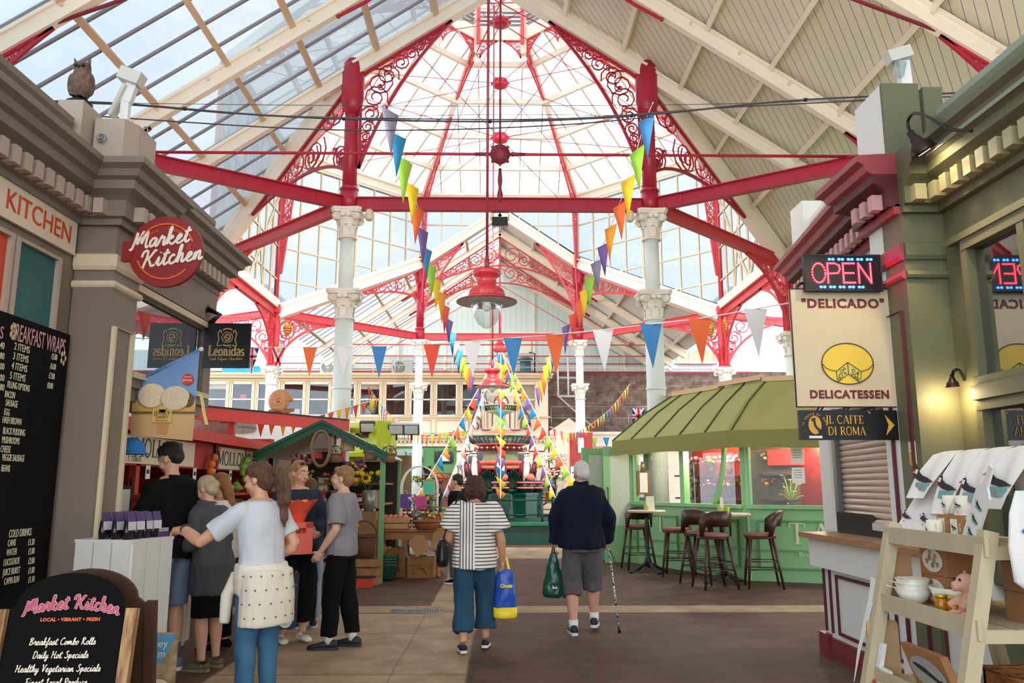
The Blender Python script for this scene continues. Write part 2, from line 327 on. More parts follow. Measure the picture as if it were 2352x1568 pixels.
# brush-script small letters on x-height 1 (baseline 0), strokes as splines
SCRIPT = {
'M': (2.1,[[(.0,.1),(.25,.0),(.42,.9),(.5,1.9),(.62,1.2),(.75,.55),(.95,1.3),(1.15,1.95),(1.2,1.2),(1.22,.55),(1.42,1.3),(1.62,1.95),(1.72,1.2),(1.75,.4),(1.9,0),(2.1,.2)]]),
'K': (1.8,[[(.0,1.2),(.1,1.75),(.5,1.9),(.62,1.3),(.5,.5),(.4,-.1)],[(.5,.85),(.95,1.1),(1.35,1.8),(1.55,1.7)],[(.75,1.0),(1.0,.6),(1.3,.05),(1.7,.15)]]),
'a': (1.05,[[(.75,.85),(.45,1.0),(.12,.6),(.25,.05),(.55,.2),(.78,.9),(.76,.2),(.9,.0),(1.08,.25)]]),
'r': (.85,[[(.0,.2),(.22,.95),(.3,1.1),(.42,.85),(.62,.9),(.58,.3),(.7,0),(.88,.25)]]),
'k': (1.05,[[(.0,.2),(.32,1.3),(.35,2.0),(.2,1.7),(.2,0)],[(.2,.5),(.55,.95),(.7,.75),(.3,.5),(.6,.05),(.85,.0),(1.08,.25)]]),
'e': (.9,[[(.0,.3),(.4,.45),(.62,.8),(.42,1.0),(.18,.6),(.28,.05),(.6,.0),(.92,.25)]]),
't': (.75,[[(.05,.2),(.32,1.2),(.4,1.75),(.28,.8),(.3,.1),(.5,.0),(.78,.25)],[(.0,1.2),(.75,1.32)]]),
'i': (.6,[[(.0,.2),(.22,.95),(.2,.2),(.36,0),(.62,.25)],[(.28,1.4),(.3,1.5)]]),
'c': (.85,[[(.62,.8),(.42,1.0),(.12,.6),(.24,.05),(.55,.0),(.88,.25)]]),
'h': (1.05,[[(.0,.2),(.32,1.3),(.34,2.0),(.2,1.7),(.2,0),(.35,.75),(.6,1.0),(.68,.6),(.66,.15),(.82,0),(1.08,.25)]]),
'n': (1.05,[[(.0,.2),(.18,.95),(.2,.0),(.36,.75),(.6,1.0),(.68,.6),(.66,.15),(.82,0),(1.08,.25)]]),
'o': (.9,[[(.5,1.0),(.15,.75),(.2,.05),(.55,.1),(.68,.7),(.45,1.0),(.6,.8),(.92,.85)]]),
'l': (.6,[[(.0,.2),(.35,1.2),(.36,1.95),(.18,1.4),(.2,.15),(.36,0),(.62,.25)]]),
's': (.75,[[(.0,.2),(.35,1.05),(.55,.5),(.4,.0),(.1,.1)],[(.4,.0),(.78,.25)]]),
'b': (.85,[[(.0,.2),(.35,1.2),(.34,1.95),(.18,1.4),(.18,.1),(.5,.0),(.62,.6),(.45,.95),(.85,.85)]]),
'd': (1.05,[[(.72,.85),(.45,1.0),(.12,.6),(.25,.05),(.55,.2),(.75,.9),(.82,2.0),(.72,.6),(.76,.1),(.9,.0),(1.08,.25)]]),
'f': (.6,[[(.0,.2),(.35,1.3),(.36,1.95),(.2,1.5),(.15,-.3),(.1,-.8),(.28,-.4),(.25,.1),(.62,.25)]]),
'g': (1.0,[[(.72,.85),(.45,1.0),(.12,.6),(.25,.05),(.55,.2),(.75,.9),(.68,-.3),(.45,-.8),(.25,-.5),(.65,0),(1.02,.25)]]),
'm': (1.5,[[(.0,.2),(.18,.95),(.2,.0),(.36,.75),(.56,1.0),(.6,.1),(.78,.75),(1.0,1.0),(1.06,.5),(1.06,.15),(1.22,0),(1.5,.25)]]),
'p': (1.0,[[(.0,.2),(.2,.95),(.15,-.8),(.22,.3),(.4,.95),(.65,.75),(.6,.1),(.3,.05),(.98,.25)]]),
'u': (1.05,[[(.0,.2),(.18,.95),(.16,.2),(.4,.0),(.65,.5),(.7,.95),(.68,.2),(.84,0),(1.08,.25)]]),
'v': (.9,[[(.0,.3),(.18,.95),(.3,.1),(.55,.6),(.62,1.0),(.9,.85)]]),
'y': (1.0,[[(.0,.2),(.18,.95),(.16,.3),(.4,.1),(.65,.5),(.7,.95),(.62,-.3),(.42,-.8),(.22,-.5),(.65,0),(1.02,.25)]]),
'B': (1.3,[[(.2,1.6),(.35,1.9),(.3,.9),(.22,.0)],[(.1,1.5),(.5,1.95),(.95,1.6),(.5,1.0),(1.0,.7),(.8,.05),(.3,.05)]]),
'C': (1.25,[[(1.0,1.6),(.75,1.95),(.2,1.3),(.2,.4),(.6,.0),(1.25,.35)]]),
'R': (1.4,[[(.2,1.6),(.35,1.9),(.3,.9),(.22,.0)],[(.1,1.5),(.5,1.95),(.95,1.6),(.5,.95),(.9,.2),(1.1,.0),(1.4,.25)]]),
'D': (1.4,[[(.3,1.8),(.28,.9),(.2,.05)],[(.1,1.6),(.6,1.95),(1.15,1.2),(.8,.1),(.15,.05)]]),
'H': (1.5,[[(.1,1.5),(.3,1.9),(.28,.9),(.2,.0)],[(.3,.9),(1.0,1.05)],[(1.1,1.9),(1.0,.9),(1.05,.1),(1.2,0),(1.5,.25)]]),
'S': (1.2,[[(.9,1.6),(.65,1.95),(.35,1.5),(.8,.9),(.8,.2),(.4,.0),(.1,.3)]]),
'V': (1.2,[[(.05,1.6),(.25,1.9),(.45,.1),(.8,1.2),(1.0,1.9),(1.2,1.8)]]),
'F': (1.2,[[(.4,1.85),(.4,.9),(.2,.0)],[(.1,1.6),(.5,1.9),(1.1,1.9)],[(.35,1.0),(.85,1.05)]]),
'L': (1.1,[[(.2,1.3),(.5,1.95),(.55,1.4),(.3,.3),(.15,.05),(.6,.0),(1.1,.25)]]),
'P': (1.2,[[(.3,1.8),(.28,.9),(.2,.0)],[(.1,1.5),(.5,1.95),(1.0,1.5),(.7,.9),(.3,.9)]]),
'T': (1.1,[[(.1,1.75),(.6,1.95),(1.1,1.85)],[(.6,1.9),(.55,.9),(.45,.0)]]),'&': (1,[[(1,.2),(.3,1.5),(.6,1.8),(.7,1.4),(.1,.5),(.4,0),(.9,.8)]]),
' ': (.7,[]),
}
def script(s,size,m,M,parent,thick=.2,align='CENTER',slant=.18,name='lettering',ex=.003,rise=0,bend=None,z=0):
 x = 0; L = []
 for ch in s:
  wd,st = SCRIPT[ch]
  for q in st: L.append([(x + a + slant * b,b) for a,b in sp2(q)])
  x += wd
 off = -x / 2 if align == 'CENTER' else 0
 LL = []
 for q in L:
  q = [((a + off) * size,b * size + rise * (a + off) * size) for a,b in q]
  if bend: q = [bend(a,b) for a,b in q]
  LL.append((q,thick * size))
 M2 = M @ Matrix.Translation((0,0,z)) if z else M
 return strokes(LL,m,M2,parent,name,ex)
# ------------------------------------------------------------------ surveying: where a sight line meets a known plane of the hall
_fw = V((math.sin(YAW) * math.cos(TH),math.cos(YAW) * math.cos(TH),math.sin(TH))); _rt = V((math.cos(YAW),-math.sin(YAW),0)); _up = _rt.cross(_fw)
def _ray(px,py): return _fw * 1850 + _rt * (px - 1176) + _up * (784 - py)
def RY(px,py,y): r = _ray(px,py); return V((0,0,EYE)) + r * (y / r.y)
def RX(px,py,x): r = _ray(px,py); return V((0,0,EYE)) + r * (x / r.x)
def RZ(px,py,z): r = _ray(px,py); return V((0,0,EYE)) + r * ((z - EYE) / r.z)
def sweep(mb,path,prof,right=True,caps=True):
 """mitred moulding: plan path [(x,y)], profile [(out, z)] pushed to the right (or left) of travel"""
 P = [V((*p,0)) for p in path]; k = len(P); off = []
 for i in range(k):
  d0 = (P[i] - P[i - 1]).normalized() if i else None; d1 = (P[i + 1] - P[i]).normalized() if i < k - 1 else None
  n0 = V((d0.y,-d0.x,0)) if d0 else None; n1 = V((d1.y,-d1.x,0)) if d1 else None
  if n0 is None: m = n1
  elif n1 is None: m = n0
  else: m = (n0 + n1).normalized(); m = m / max(.3,m.dot(n0))
  off.append(m if right else -m)
 q = len(prof); vs = [P[i] + off[i] * o + V((0,0,z)) for i in range(k) for o,z in prof]
 fs = [(i * q + j,(i + 1) * q + j,(i + 1) * q + j + 1,i * q + j + 1) for i in range(k - 1) for j in range(q - 1)]
 if caps: fs += [tuple(range(q)),tuple((k - 1) * q + j for j in range(q))[::-1]]
 return mb.add(vs,fs,False)
def offset_row(path,step,right=True,skip=.05):
 """points and outward normals every `step` along a plan path"""
 for a,b in zip(path,path[1:]):
  a,b = V((*a,0)),V((*b,0)); d = b - a; L_ = d.length; d.normalize(); n = V((d.y,-d.x,0)) if right else V((-d.y,d.x,0)); k = int((L_ - 2 * skip) / step)
  for i in range(k + 1): yield a + d * (skip + (L_ - 2 * skip - k * step) / 2 + i * step),n,d
# ================================================================== THE HALL
M_cream = mat('cream_paint','#efe6d6',.5,var=.07,scale=1.3)
M_beam = mat('cream_timber','#f6ebd8',.5,var=.06,scale=2)
M_purl = mat('tan_timber','#d9bf9f',.6,var=.08,scale=2)
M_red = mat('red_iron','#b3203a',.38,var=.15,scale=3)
M_red_lit = mat('red_iron_lit','#d2424a',.4,var=.1,scale=3)  # same red iron, backlight under the dome put into a lighter colour
M_iron = mat('white_column','#e4ece4',.45,var=.05,scale=2)
M_cap = mat('capital_stone','#efe7da',.6,var=.1,scale=14)
M_dark = mat('black_plastic','#141414',.5)
M_steel = mat('grey_steel','#8f9292',.35,.7)
M_wire = mat('wire','#4a4448',.5)
M_white = mat('white_paint','#f2f1ee',.5)
M_gold = mat('gold_paint','#d9a63f',.35,.4)
P_dome = glass('dome_pane',(.66,.675,.68),.01,.03,0,.3)
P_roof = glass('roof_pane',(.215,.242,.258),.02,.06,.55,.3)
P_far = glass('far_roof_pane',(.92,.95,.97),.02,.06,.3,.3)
P_drum = glass('drum_pane',(.215,.235,.245),.01,.05,0,.3)
P_win = glass('window_pane',(.8,.82,.8),.07,.02)
YF,YB,YC,HS,AP = 17.5,34.06,25.78,3.43,8.28      # octagon: front, back, centre, half side, apothem
ZR,SL = 13.6,.68                                       # nave ridge and pitch
def zroof(x): return ZR - SL * abs(x)
OCT = {'fl': (-HS,YF),'fr': (HS,YF),'l1': (-AP,22.35),'l2': (-AP,29.21),'bl': (-HS,YB),'br': (HS,YB),'r2': (AP,29.21),'r1': (AP,22.35)}
# floor ------------------------------------------------------------
fm,N,L,b = nodes_mat('paving',.62)
tcn = N.new('ShaderNodeTexCoord'); sp = N.new('ShaderNodeSeparateXYZ'); nz0 = N.new('ShaderNodeTexNoise'); nz0.inputs['Scale'].default_value = .9; nz0.inputs['Detail'].default_value = 5
L.new(tcn.outputs['Object'],nz0.inputs['Vector'])
wob = N.new('ShaderNodeMix'); wob.data_type = 'VECTOR'; wob.inputs[0].default_value = .06
L.new(tcn.outputs['Object'],wob.inputs[4]); ad = N.new('ShaderNodeVectorMath'); ad.operation = 'ADD'; L.new(tcn.outputs['Object'],ad.inputs[0]); L.new(nz0.outputs['Color'],ad.inputs[1]); L.new(ad.outputs[0],wob.inputs[5])
L.new(wob.outputs[1],sp.inputs[0])
def mth(op,a,c=None,cl=False):
 n = N.new('ShaderNodeMath'); n.operation = op; n.use_clamp = cl
 for i,q in enumerate((a,c)):
  if q is None: continue
  if isinstance(q,(int,float)): n.inputs[i].default_value = q
  else: L.new(q,n.inputs[i])
 return n.outputs[0]
def band(v,c,h,soft=.03):   # 1 inside |v-c|<h
 return mth('DIVIDE',mth('SUBTRACT',h,mth('ABSOLUTE',mth('SUBTRACT',v,c))),soft,True)
X,Y = sp.outputs['X'],sp.outputs['Y']
strip = mth('MAXIMUM',mth('MAXIMUM',band(X,-.55,.33),band(Y,10.75,.3)),mth('MAXIMUM',band(Y,19.6,1.6),mth('MULTIPLY',band(X,-1.6,.75),band(Y,5.5,4.9))))
nz = N.new('ShaderNodeTexNoise'); nz.inputs['Scale'].default_value = 2.2; nz.inputs['Detail'].default_value = 8; nz.inputs['Roughness'].default_value = .65; L.new(tcn.outputs['Object'],nz.inputs['Vector'])
def ramp(fac,c0,c1,p0=.3,p1=.7):
 r = N.new('ShaderNodeValToRGB'); r.color_ramp.elements[0].position = p0; r.color_ramp.elements[1].position = p1
 r.color_ramp.elements[0].color = lin(c0); r.color_ramp.elements[1].color = lin(c1); L.new(fac,r.inputs[0]); return r.outputs[0]
def mix(f,a,c):
 m = N.new('ShaderNodeMix'); m.data_type = 'RGBA'; L.new(f,m.inputs[0]) if not isinstance(f,float) else None
 for i,q in ((6,a),(7,c)):
  if isinstance(q,str): m.inputs[i].default_value = lin(q)
  else: L.new(q,m.inputs[i])
 return m.outputs[2]
cbase = mix(strip,ramp(nz.outputs[0],'#49352a','#674d3f'),ramp(nz.outputs[0],'#8a735a','#b8a081'))
# wandering cracks and joints
vo = N.new('ShaderNodeTexVoronoi'); vo.feature = 'DISTANCE_TO_EDGE'; vo.inputs['Scale'].default_value = .3; L.new(wob.outputs[1],vo.inputs['Vector'])
crack = mth('MULTIPLY',mth('MULTIPLY',mth('LESS_THAN',vo.outputs['Distance'],.0032),mth('GREATER_THAN',nz0.outputs[0],.5)),.6)
seam = mth('MAXIMUM',mth('MAXIMUM',band(Y,7.15,.012,.006),band(Y,9.05,.01,.006)),band(Y,12.6,.014,.006))
b.inputs['Roughness'].default_value = .7; b.inputs['Specular IOR Level'].default_value = .3
L.new(mix(mth('MAXIMUM',crack,seam),cbase,'#4a3a31'),b.inputs['Base Color'])
bp = N.new('ShaderNodeBump'); bp.inputs['Strength'].default_value = .25; bp.inputs['Distance'].default_value = .01; L.new(nz.outputs[0],bp.inputs['Height']); L.new(bp.outputs[0],b.inputs['Normal'])
MB().bb((-24,-12,-.2),(24,46,0)).build('floor',fm,kind='structure')
# back wall: rubble brick below, pale boarding above
bm_,N,L,b = nodes_mat('rubble_brick',.85)
tcn = N.new('ShaderNodeTexCoord'); mp = N.new('ShaderNodeMapping'); mp.inputs['Rotation'].default_value = (PI / 2,0,0); L.new(tcn.outputs['Object'],mp.inputs[0])
br = N.new('ShaderNodeTexBrick'); br.inputs['Scale'].default_value = 1; br.inputs['Brick Width'].default_value = .42; br.inputs['Row Height'].default_value = .16; br.inputs['Mortar Size'].default_value = .015
br.inputs['Color1'].default_value = lin('#7f685c'); br.inputs['Color2'].default_value = lin('#9a8576'); br.inputs['Mortar'].default_value = lin('#7c6458'); L.new(mp.outputs[0],br.inputs['Vector'])
nz = N.new('ShaderNodeTexNoise'); nz.inputs['Scale'].default_value = 2.5; nz.inputs['Detail'].default_value = 7; L.new(tcn.outputs['Object'],nz.inputs['Vector'])
mm = N.new('ShaderNodeMix'); mm.data_type = 'RGBA'; mm.blend_type = 'MULTIPLY'; mm.inputs[0].default_value = .8; L.new(br.outputs['Color'],mm.inputs[6])
r_ = N.new('ShaderNodeValToRGB'); r_.color_ramp.elements[0].position = .3; r_.color_ramp.elements[1].position = .72; r_.color_ramp.elements[0].color = lin('#8a7a74'); r_.color_ramp.elements[1].color = (1,1,1,1); L.new(nz.outputs[0],r_.inputs[0]); L.new(r_.outputs[0],mm.inputs[7])
L.new(mm.outputs[2],b.inputs['Base Color'])
M_brick = bm_
MB().bb((-24,44,0),(24,44.4,7.75)).build('wall_back',M_brick,kind='structure')
M_board = boards_mat('pale_boarding','#d3e2dc','#a9bdb8','X',.3,.55,.05)
wb = MB(); wb.poly([(-24,44,7.75),(24,44,7.75),(24,44,8.9),(7.2,44,8.9),(0,44,13.7),(-7.2,44,8.9),(-24,44,8.9)],(0,1,0),.3); wb.build('wall_back_gable',M_board,kind='structure')
f = MB()
for z in (7.95,8.6,9.9): f.bar((-12,43.96,z),(12,43.96,z),.1,.09)
for x in (-11,-8.4,-5.6,-3.0,-.6,1.9,4.4,6.9,9.4): f.bar((x,43.95,7.8),(x,43.95,max(8.2,zroof(x) + .4) if abs(x) < 8 else 8),.12,.12,(0,1,0))
f.bb((.2,43.9,8.75),(1.75,43.97,9.8)); f.build('trim_1',M_cream,kind='structure')
MB().bar((-14,43.85,7.7),(14,43.85,7.7),.07,.09).bar((-12,43.8,8.15),(12,43.8,8.15),.05,.05).build('trim_2',M_red,kind='structure')
# buff blind window high on the right of the end wall
o = thing('gable_window','small buff blind window high in the pale boarding right of the hall','window',(10.9,43.93,8.9))
MB().bb((-1.0,-.03,-.62),(1.0,0,.62)).build('blind',mat('buff_blind','#d8bfa0',.7),o)
f = MB()
for z in (-.66,.66): f.bar((-1.1,-.05,z),(1.1,-.05,z),.1,.1)
for x in (-1.05,-.33,.33,1.05): f.bar((x,-.05,-.66),(x,-.05,.66),.09,.09,(0,1,0))
f.build('frame',M_cream,o)
# side aisles' flat ceilings beyond the octagon
for s,nm in ((-1,'ceiling_left_aisle'),(1,'ceiling_right_aisle')):
 m = MB(); m.bb((s * 8.7,29.6,8.9),(s * 22,44,9.0)); m.build(nm,P_far,kind='structure')
# ------------------------------------------------------------------ nave roofs
sq = math.sqrt(1 + SL * SL)
M_diag = boards_mat('diagonal_boards','#e6e2cf','#8a8290',(sq / math.sqrt(2) / (1 + SL * SL) ** 0,-1 / math.sqrt(2),0),.185,.55,.075,'#d9d3bd')
def slope_poly(s,y0,y1,ye,near):
 """outline of one roof slope from y0 to the octagon's valley"""
 z = zroof
 if near: return [(0,y0,z(0)),(0,y1,z(0)),(s * HS,y1,z(HS)),(s * AP,ye,z(AP)),(s * 8.75,ye + .3,z(8.75)),(s * 8.75,y0,z(8.75))]
 return [(0,y0,z(0)),(0,y1,z(0)),(s * 8.75,y1,z(8.75)),(s * 8.75,ye - .3,z(8.75)),(s * AP,ye,z(AP)),(s * HS,y0,z(HS))]
up = .16
def lift(pts,d): return [(x,y,zz + d) for x,y,zz in pts]
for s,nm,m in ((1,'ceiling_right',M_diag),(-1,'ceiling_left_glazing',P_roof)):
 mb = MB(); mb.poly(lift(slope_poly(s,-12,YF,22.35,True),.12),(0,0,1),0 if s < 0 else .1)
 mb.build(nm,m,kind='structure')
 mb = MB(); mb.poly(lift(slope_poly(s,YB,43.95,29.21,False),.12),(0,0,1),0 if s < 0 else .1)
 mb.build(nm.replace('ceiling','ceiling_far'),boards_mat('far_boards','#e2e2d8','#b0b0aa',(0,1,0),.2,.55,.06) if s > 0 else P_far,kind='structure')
# glazing bars of the left slopes
def valley_end(x):  # y where the valley is at |x|
 return YF + (abs(x) - HS) if abs(x) > HS else YF
gb = MB(); y = 3.1; M_bar = mat('grey_glazing_bar','#8a8488',.4,.3)
while y < 22:
 x0 = .1 if y < YF else HS + (y - YF)
 gb.bar((-x0,y,zroof(x0) + .1),(-8.7,y,zroof(8.7) + .1),.045,.06); y += .76
gb.build('trim_3',M_bar,kind='structure')
gb = MB(); y = 30.2
while y < 43.5:
 x0 = .1 if y > YB else HS + (YB - y)
 gb.bar((-x0,y,zroof(x0) + .1),(-8.7,y,zroof(8.7) + .1),.045,.06); y += .62
gb.build('trim_4',M_bar,kind='structure')
def purlin(s,x,y0,y1,label,k):
 z = zroof(x) - .02; n = V((s * SL,0,1)).normalized(); mb = MB(); mb.bar((s * x,y0,z),(s * x,y1,z),.12 if s < 0 else .1,.17,n)
 o = mb.build('purlin',M_purl if s < 0 else M_beam,label=label,cat='roof beam',group=k); return o
PX = (1.55,2.9,4.22,5.47,6.8,8.1); hl = ['nearest the ridge','second below the ridge','third below the ridge','fourth below the ridge','fifth below the ridge','lowest above the eaves']
for s,sd in ((-1,'left glazed'),(1,'right boarded')):
 for i,x in enumerate(PX):
  purlin(s,x,2.2,valley_end(x),f'timber purlin along the near {sd} roof slope, {hl[i]}',f'purlins of the near {sd} slope')
  purlin(s,x,YB - max(0,x - HS),43.9,f'timber purlin along the far {sd} roof slope, {hl[i]}',f'purlins of the far {sd} slope')
M_bolt = mat('bolt_head','#dcd0ba',.4)
def rafter(s,y,label,x0=0.02,x1=8.7,wd=.16,ht=.34,bolts=True,y1=None,grp='roof rafters'):
 y1 = y if y1 is None else y1; mb = MB(); n = V((s * SL,0,1)).normalized()
 a,c = V((s * x0,y,zroof(x0) - .17)),V((s * x1,y1,zroof(x1) - .17)); mb.bar(a,c,wd,ht,n)
 mb.bar(a + V((0,0,.12)),c + V((0,0,.12)),wd + .1,.06,n)
 o = mb.build('rafter',M_beam,label=label,cat='roof beam',group=grp)
 if bolts:
  bm2 = MB()
  for k in range(1,9):
   p = a.lerp(c,k / 9); bm2.cyl(p + V((0,-wd / 2 - .03,.02)),p + V((0,-wd / 2,.02)),.035,n=8)
  bm2.build('bolt_row',M_bolt,o,kind='stuff')
 return o
for s,sd in ((-1,'left'),(1,'right')):
 for y,nm in ((4.6,'nearest the camera end'),(8.05,'behind the nearest truss'),(11.5,'over the near pendant lamp'),(15.03,'with the long red tie rod below')):
  if y > 9 or s: rafter(s,y,f'cream bolted rafter on the {sd} roof slope, {nm}')
 rafter(s,YF,f'broad cream rafter leaning to the ridge above the front {sd} iron post',x1=HS,wd=.3,ht=.36,bolts=False)
 rafter(s,YF,f'cream rafter running from the front {sd} iron post down to the eaves',x0=HS,bolts=False)
 rafter(s,YF,f'heavy cream valley beam along the front {sd} diagonal of the octagon',x0=HS,x1=AP,wd=.34,ht=.4,bolts=False,y1=22.35,grp='valley beams')
 rafter(s,YB,f'broad cream rafter leaning to the ridge above the back {sd} iron post',x1=HS,wd=.3,ht=.42,bolts=False)
 rafter(s,YB,f'heavy cream valley beam along the back {sd} diagonal of the octagon',x0=HS,x1=AP,wd=.34,ht=.55,bolts=False,y1=29.21,grp='valley beams')
 for y,nm in ((36.9,'second truss of the far nave'),(39.8,'third truss of the far nave'),(42.6,'last truss of the far nave')):
  rafter(s,y,f'cream rafter on the {sd} slope, {nm}',bolts=False,wd=.2)
 MB().bar((s * 8.55,2.2,7.72),(s * 8.55,22.2,7.72),.25,.3).build('eaves_plate',M_beam,label=f'cream timber eaves plate along the near {sd} roof edge',cat='roof beam')
 MB().bb((s * 8.6,-12,4.5),(s * 8.9,22.5,7.7)).build('wall_left' if s < 0 else 'wall_right',M_cream,kind='structure')
MB().bar((0,2,ZR - .05),(0,YF,ZR - .05),.12,.3).build('ridge_beam',M_beam,label='cream ridge beam over the near nave',cat='roof beam')
MB().bar((0,YB,ZR - .05),(0,43.9,ZR - .05),.12,.3).build('ridge_beam',M_beam,label='cream ridge beam over the far nave',cat='roof beam')
# ------------------------------------------------------------------ scroll ironwork
def spiral(mb,c,u,v,r,turns=1.6,th=.014,w=.012,sgn=1,a0=0):
 pts = [V(c) + u * (rr * math.cos(a)) + v * (rr * sgn * math.sin(a)) for rr,a in ((r * (1 - .78 * i / 15),a0 + turns * 2 * PI * i / 15) for i in range(16))]
 mb.tube(pts,0,flat=(th,w),up=u.cross(v))
def scrollfill(mb,P,Q,nrm,th=.014):
 """spirals packed between two polylines P, Q (same length)"""
 P,Q = [V(p) for p in P],[V(q) for q in Q]; nrm = V(nrm).normalized()
 L_ = [0]
 for i in range(1,len(P)): L_.append(L_[-1] + ((P[i] + Q[i]) / 2 - (P[i - 1] + Q[i - 1]) / 2).length)
 def at(s):
  for i in range(1,len(P)):
   if L_[i] >= s: t = (s - L_[i - 1]) / max(1e-6,L_[i] - L_[i - 1]); return P[i - 1].lerp(P[i],t),Q[i - 1].lerp(Q[i],t)
  return P[-1],Q[-1]
 s,k = 0,0
 while s < L_[-1]:
  p,q = at(s); g = (p - q).length
  if g < .07: s += .1; continue
  p,q = at(min(L_[-1],s + g * .42)); g2 = (p - q).length; c = (p + q) / 2; u = (p - q).normalized(); v = nrm.cross(u); r = min(g2,g) * .44
  if r > .5:  # deep places get two scrolls
   for e in (-.5,.5): spiral(mb,c + u * (e * g2 * .5),u,v,r * .5,1.7,th,th,1 if e > 0 else -1)
   s += r * 1.0
  else:
   spiral(mb,c,u,v,r,1.7,th,th,1 if k % 2 else -1,0 if k % 2 else PI)
   spiral(mb,c + v * (r * .95),u,v,r * .38,1.2,th * .8,th * .8,-1 if k % 2 else 1,PI / 2)
   s += r * 1.75
  k += 1
def chord(mb,pts,wd,ht,nrm): mb.tube(pts,0,flat=(ht,wd),up=nrm)
def spandrel(A,B,C,bulge=.3,th=.014,ch=.03,n=12):
 """corner bracket: legs A-B and A-C, curved edge B-C; two meshes: frame, scrollwork"""
 A,B,C = V(A),V(B),V(C); K = A + (B - A) * bulge + (C - A) * bulge; nrm = (B - A).cross(C - A).normalized()
 arc = [B * (1 - t) ** 2 + K * 2 * t * (1 - t) + C * t * t for t in (i / n for i in range(n + 1))]
 out = [B.lerp(A,2 * i / n) if i <= n / 2 else A.lerp(C,2 * i / n - 1) for i in range(n + 1)]
 fr,sc = MB(),MB(); chord(fr,arc,ch * .8,ch,nrm); chord(fr,[B,A],ch * .8,ch,nrm); chord(fr,[A,C],ch * .8,ch,nrm)
 h = n // 2; scrollfill(sc,out[:h + 1],arc[:h + 1],nrm,th); scrollfill(sc,out[h:],arc[h:],nrm,th); return fr,sc
def bracket(name,A,B,C,label,grp='scrolled iron brackets',m=None,**k):
 fr,sc = spandrel(A,B,C,**k); o = fr.build(name,m or M_red,label=label,cat='iron bracket',group=grp); sc.build('scrollwork',m or M_red,o); return o
# ------------------------------------------------------------------ columns
def capital_mb(z0,z1,r):
 h = z1 - z0; mb = MB(); mb.lathe([(r * 1.15,0),(r * 1.2,.03 * h),(r * 1.02,.07 * h),(r,.1 * h),(r * 1.05,.45 * h),(r * 1.3,.7 * h),(r * 1.6,.84 * h)],(0,0,z0),20)
 for k in range(8):   # two tiers of curled leaves
  for tier,zz,ro in ((0,.1,1.02),(1,.38,1.08)):
   a = 2 * PI * (k + .5 * tier) / 8; d = V((math.cos(a),math.sin(a),0)); t = V((-d.y,d.x,0)); H_ = .34 * h
   prof = [(0,0,.16),(.03,.5,.2),(.1,.85,.17),(.22,1,.1),(.26,.86,.05)]
   pts = [(d * (r * ro + x_ * r * 1.1) + V((0,0,z0 + zz * h + y_ * H_)),w_ * r * 1.9) for x_,y_,w_ in prof]
   vs = [p + t * (e * w_) for p,w_ in pts for e in (-1,1)]; mb.add(vs,[(2 * i,2 * i + 1,2 * i + 3,2 * i + 2) for i in range(4)],True)
 for k in range(4):   # corner volutes
  a = PI / 4 + k * PI / 2; d = V((math.cos(a),math.sin(a),0)); t = V((-d.y,d.x,0)); c = d * (r * 1.75) + V((0,0,z0 + .72 * h))
  mb.cyl(c - t * .05,c + t * .05,.13 * h,n=12); mb.cyl(c - t * .07,c + t * .07,.06 * h,n=8)
  a += PI / 4; d = V((math.cos(a),math.sin(a),0)); t = V((-d.y,d.x,0)); c = d * (r * 1.5) + V((0,0,z0 + .76 * h))
  for e in (-1,1): q = c + t * (e * .09 * h); mb.cyl(q - d * .04,q + d * .05,.075 * h,n=10)
 ab = []
 for k in range(4):   # concave abacus
  a = PI / 4 + k * PI / 2
  ab += [(2.25 * r * math.cos(a - .12),2.25 * r * math.sin(a - .12)),(2.25 * r * math.cos(a + .12),2.25 * r * math.sin(a + .12)),(1.6 * r * math.cos(a + PI / 4),1.6 * r * math.sin(a + PI / 4))]
 mb.poly([(x,y,z0 + .84 * h) for x,y in ab],(0,0,1),.07 * h); mb.poly([(x * 1.06,y * 1.06,z0 + .91 * h) for x,y in ab],(0,0,1),.09 * h); return mb
def column(k,label,two=True,rl=.21,ru=.165):
 x,y = OCT[k]; o = thing('iron_column',label,'column',(x,y,0),0,'columns of the octagon')
 mb = MB(); mb.lathe([(.36,0),(.36,.25),(.3,.32),(.32,.4),(rl,.5)],n=20); mb.build('base',mat('column_base','#2d2f33',.4),o)
 MB().cyl((0,0,.5),(0,0,5.15),rl,rl * .95,24).lathe([(rl,3.6),(rl * 1.06,3.62),(rl * 1.06,3.66),(rl,3.68)],n=24).build('lower_shaft',M_iron,o)
 capital_mb(5.15,5.8,rl * .95).build('capital',M_cap,o)
 if two:
  MB().cyl((0,0,5.8),(0,0,7.0),ru,ru * .96,24).build('upper_shaft',M_iron,o)
  capital_mb(7.0,7.68,ru * 1.1).build('capital',M_cap,o)
  p = MB(); p.cyl((0,0,7.68),(0,0,8.15),.2,n=20).lathe([(.2,8.15),(.22,8.18),(.17,8.25)],n=20).cyl((0,0,8.15),(0,0,10.3),.165,.15,20)
  p.loft([((0,0,10.0),.16,.16),((0,0,10.35),.26,.2),((0,0,11.1),.27,.2),((0,0,11.35),.22,.18)],20); p.build('iron_post',M_red,o)
 else:
  p = MB()
  for dx,dy in ((.1,.1),(-.1,.1),(.1,-.1),(-.1,-.1),(0,0)): p.cyl((dx,dy,5.8),(dx,dy,8.0),.08,n=12)
  p.box((0,0,5.84),(.4,.4,.08)); p.box((0,0,7.95),(.45,.45,.3)); p.cyl((0,0,8.1),(0,0,14),.09,n=14); p.build('iron_post',M_red_lit,o)
 return o
column('fl','tall white iron column with red upper post at the front left, rising from the stall roofs')
column('fr','tall white iron column with red upper post at the front right, rising through the olive awning')
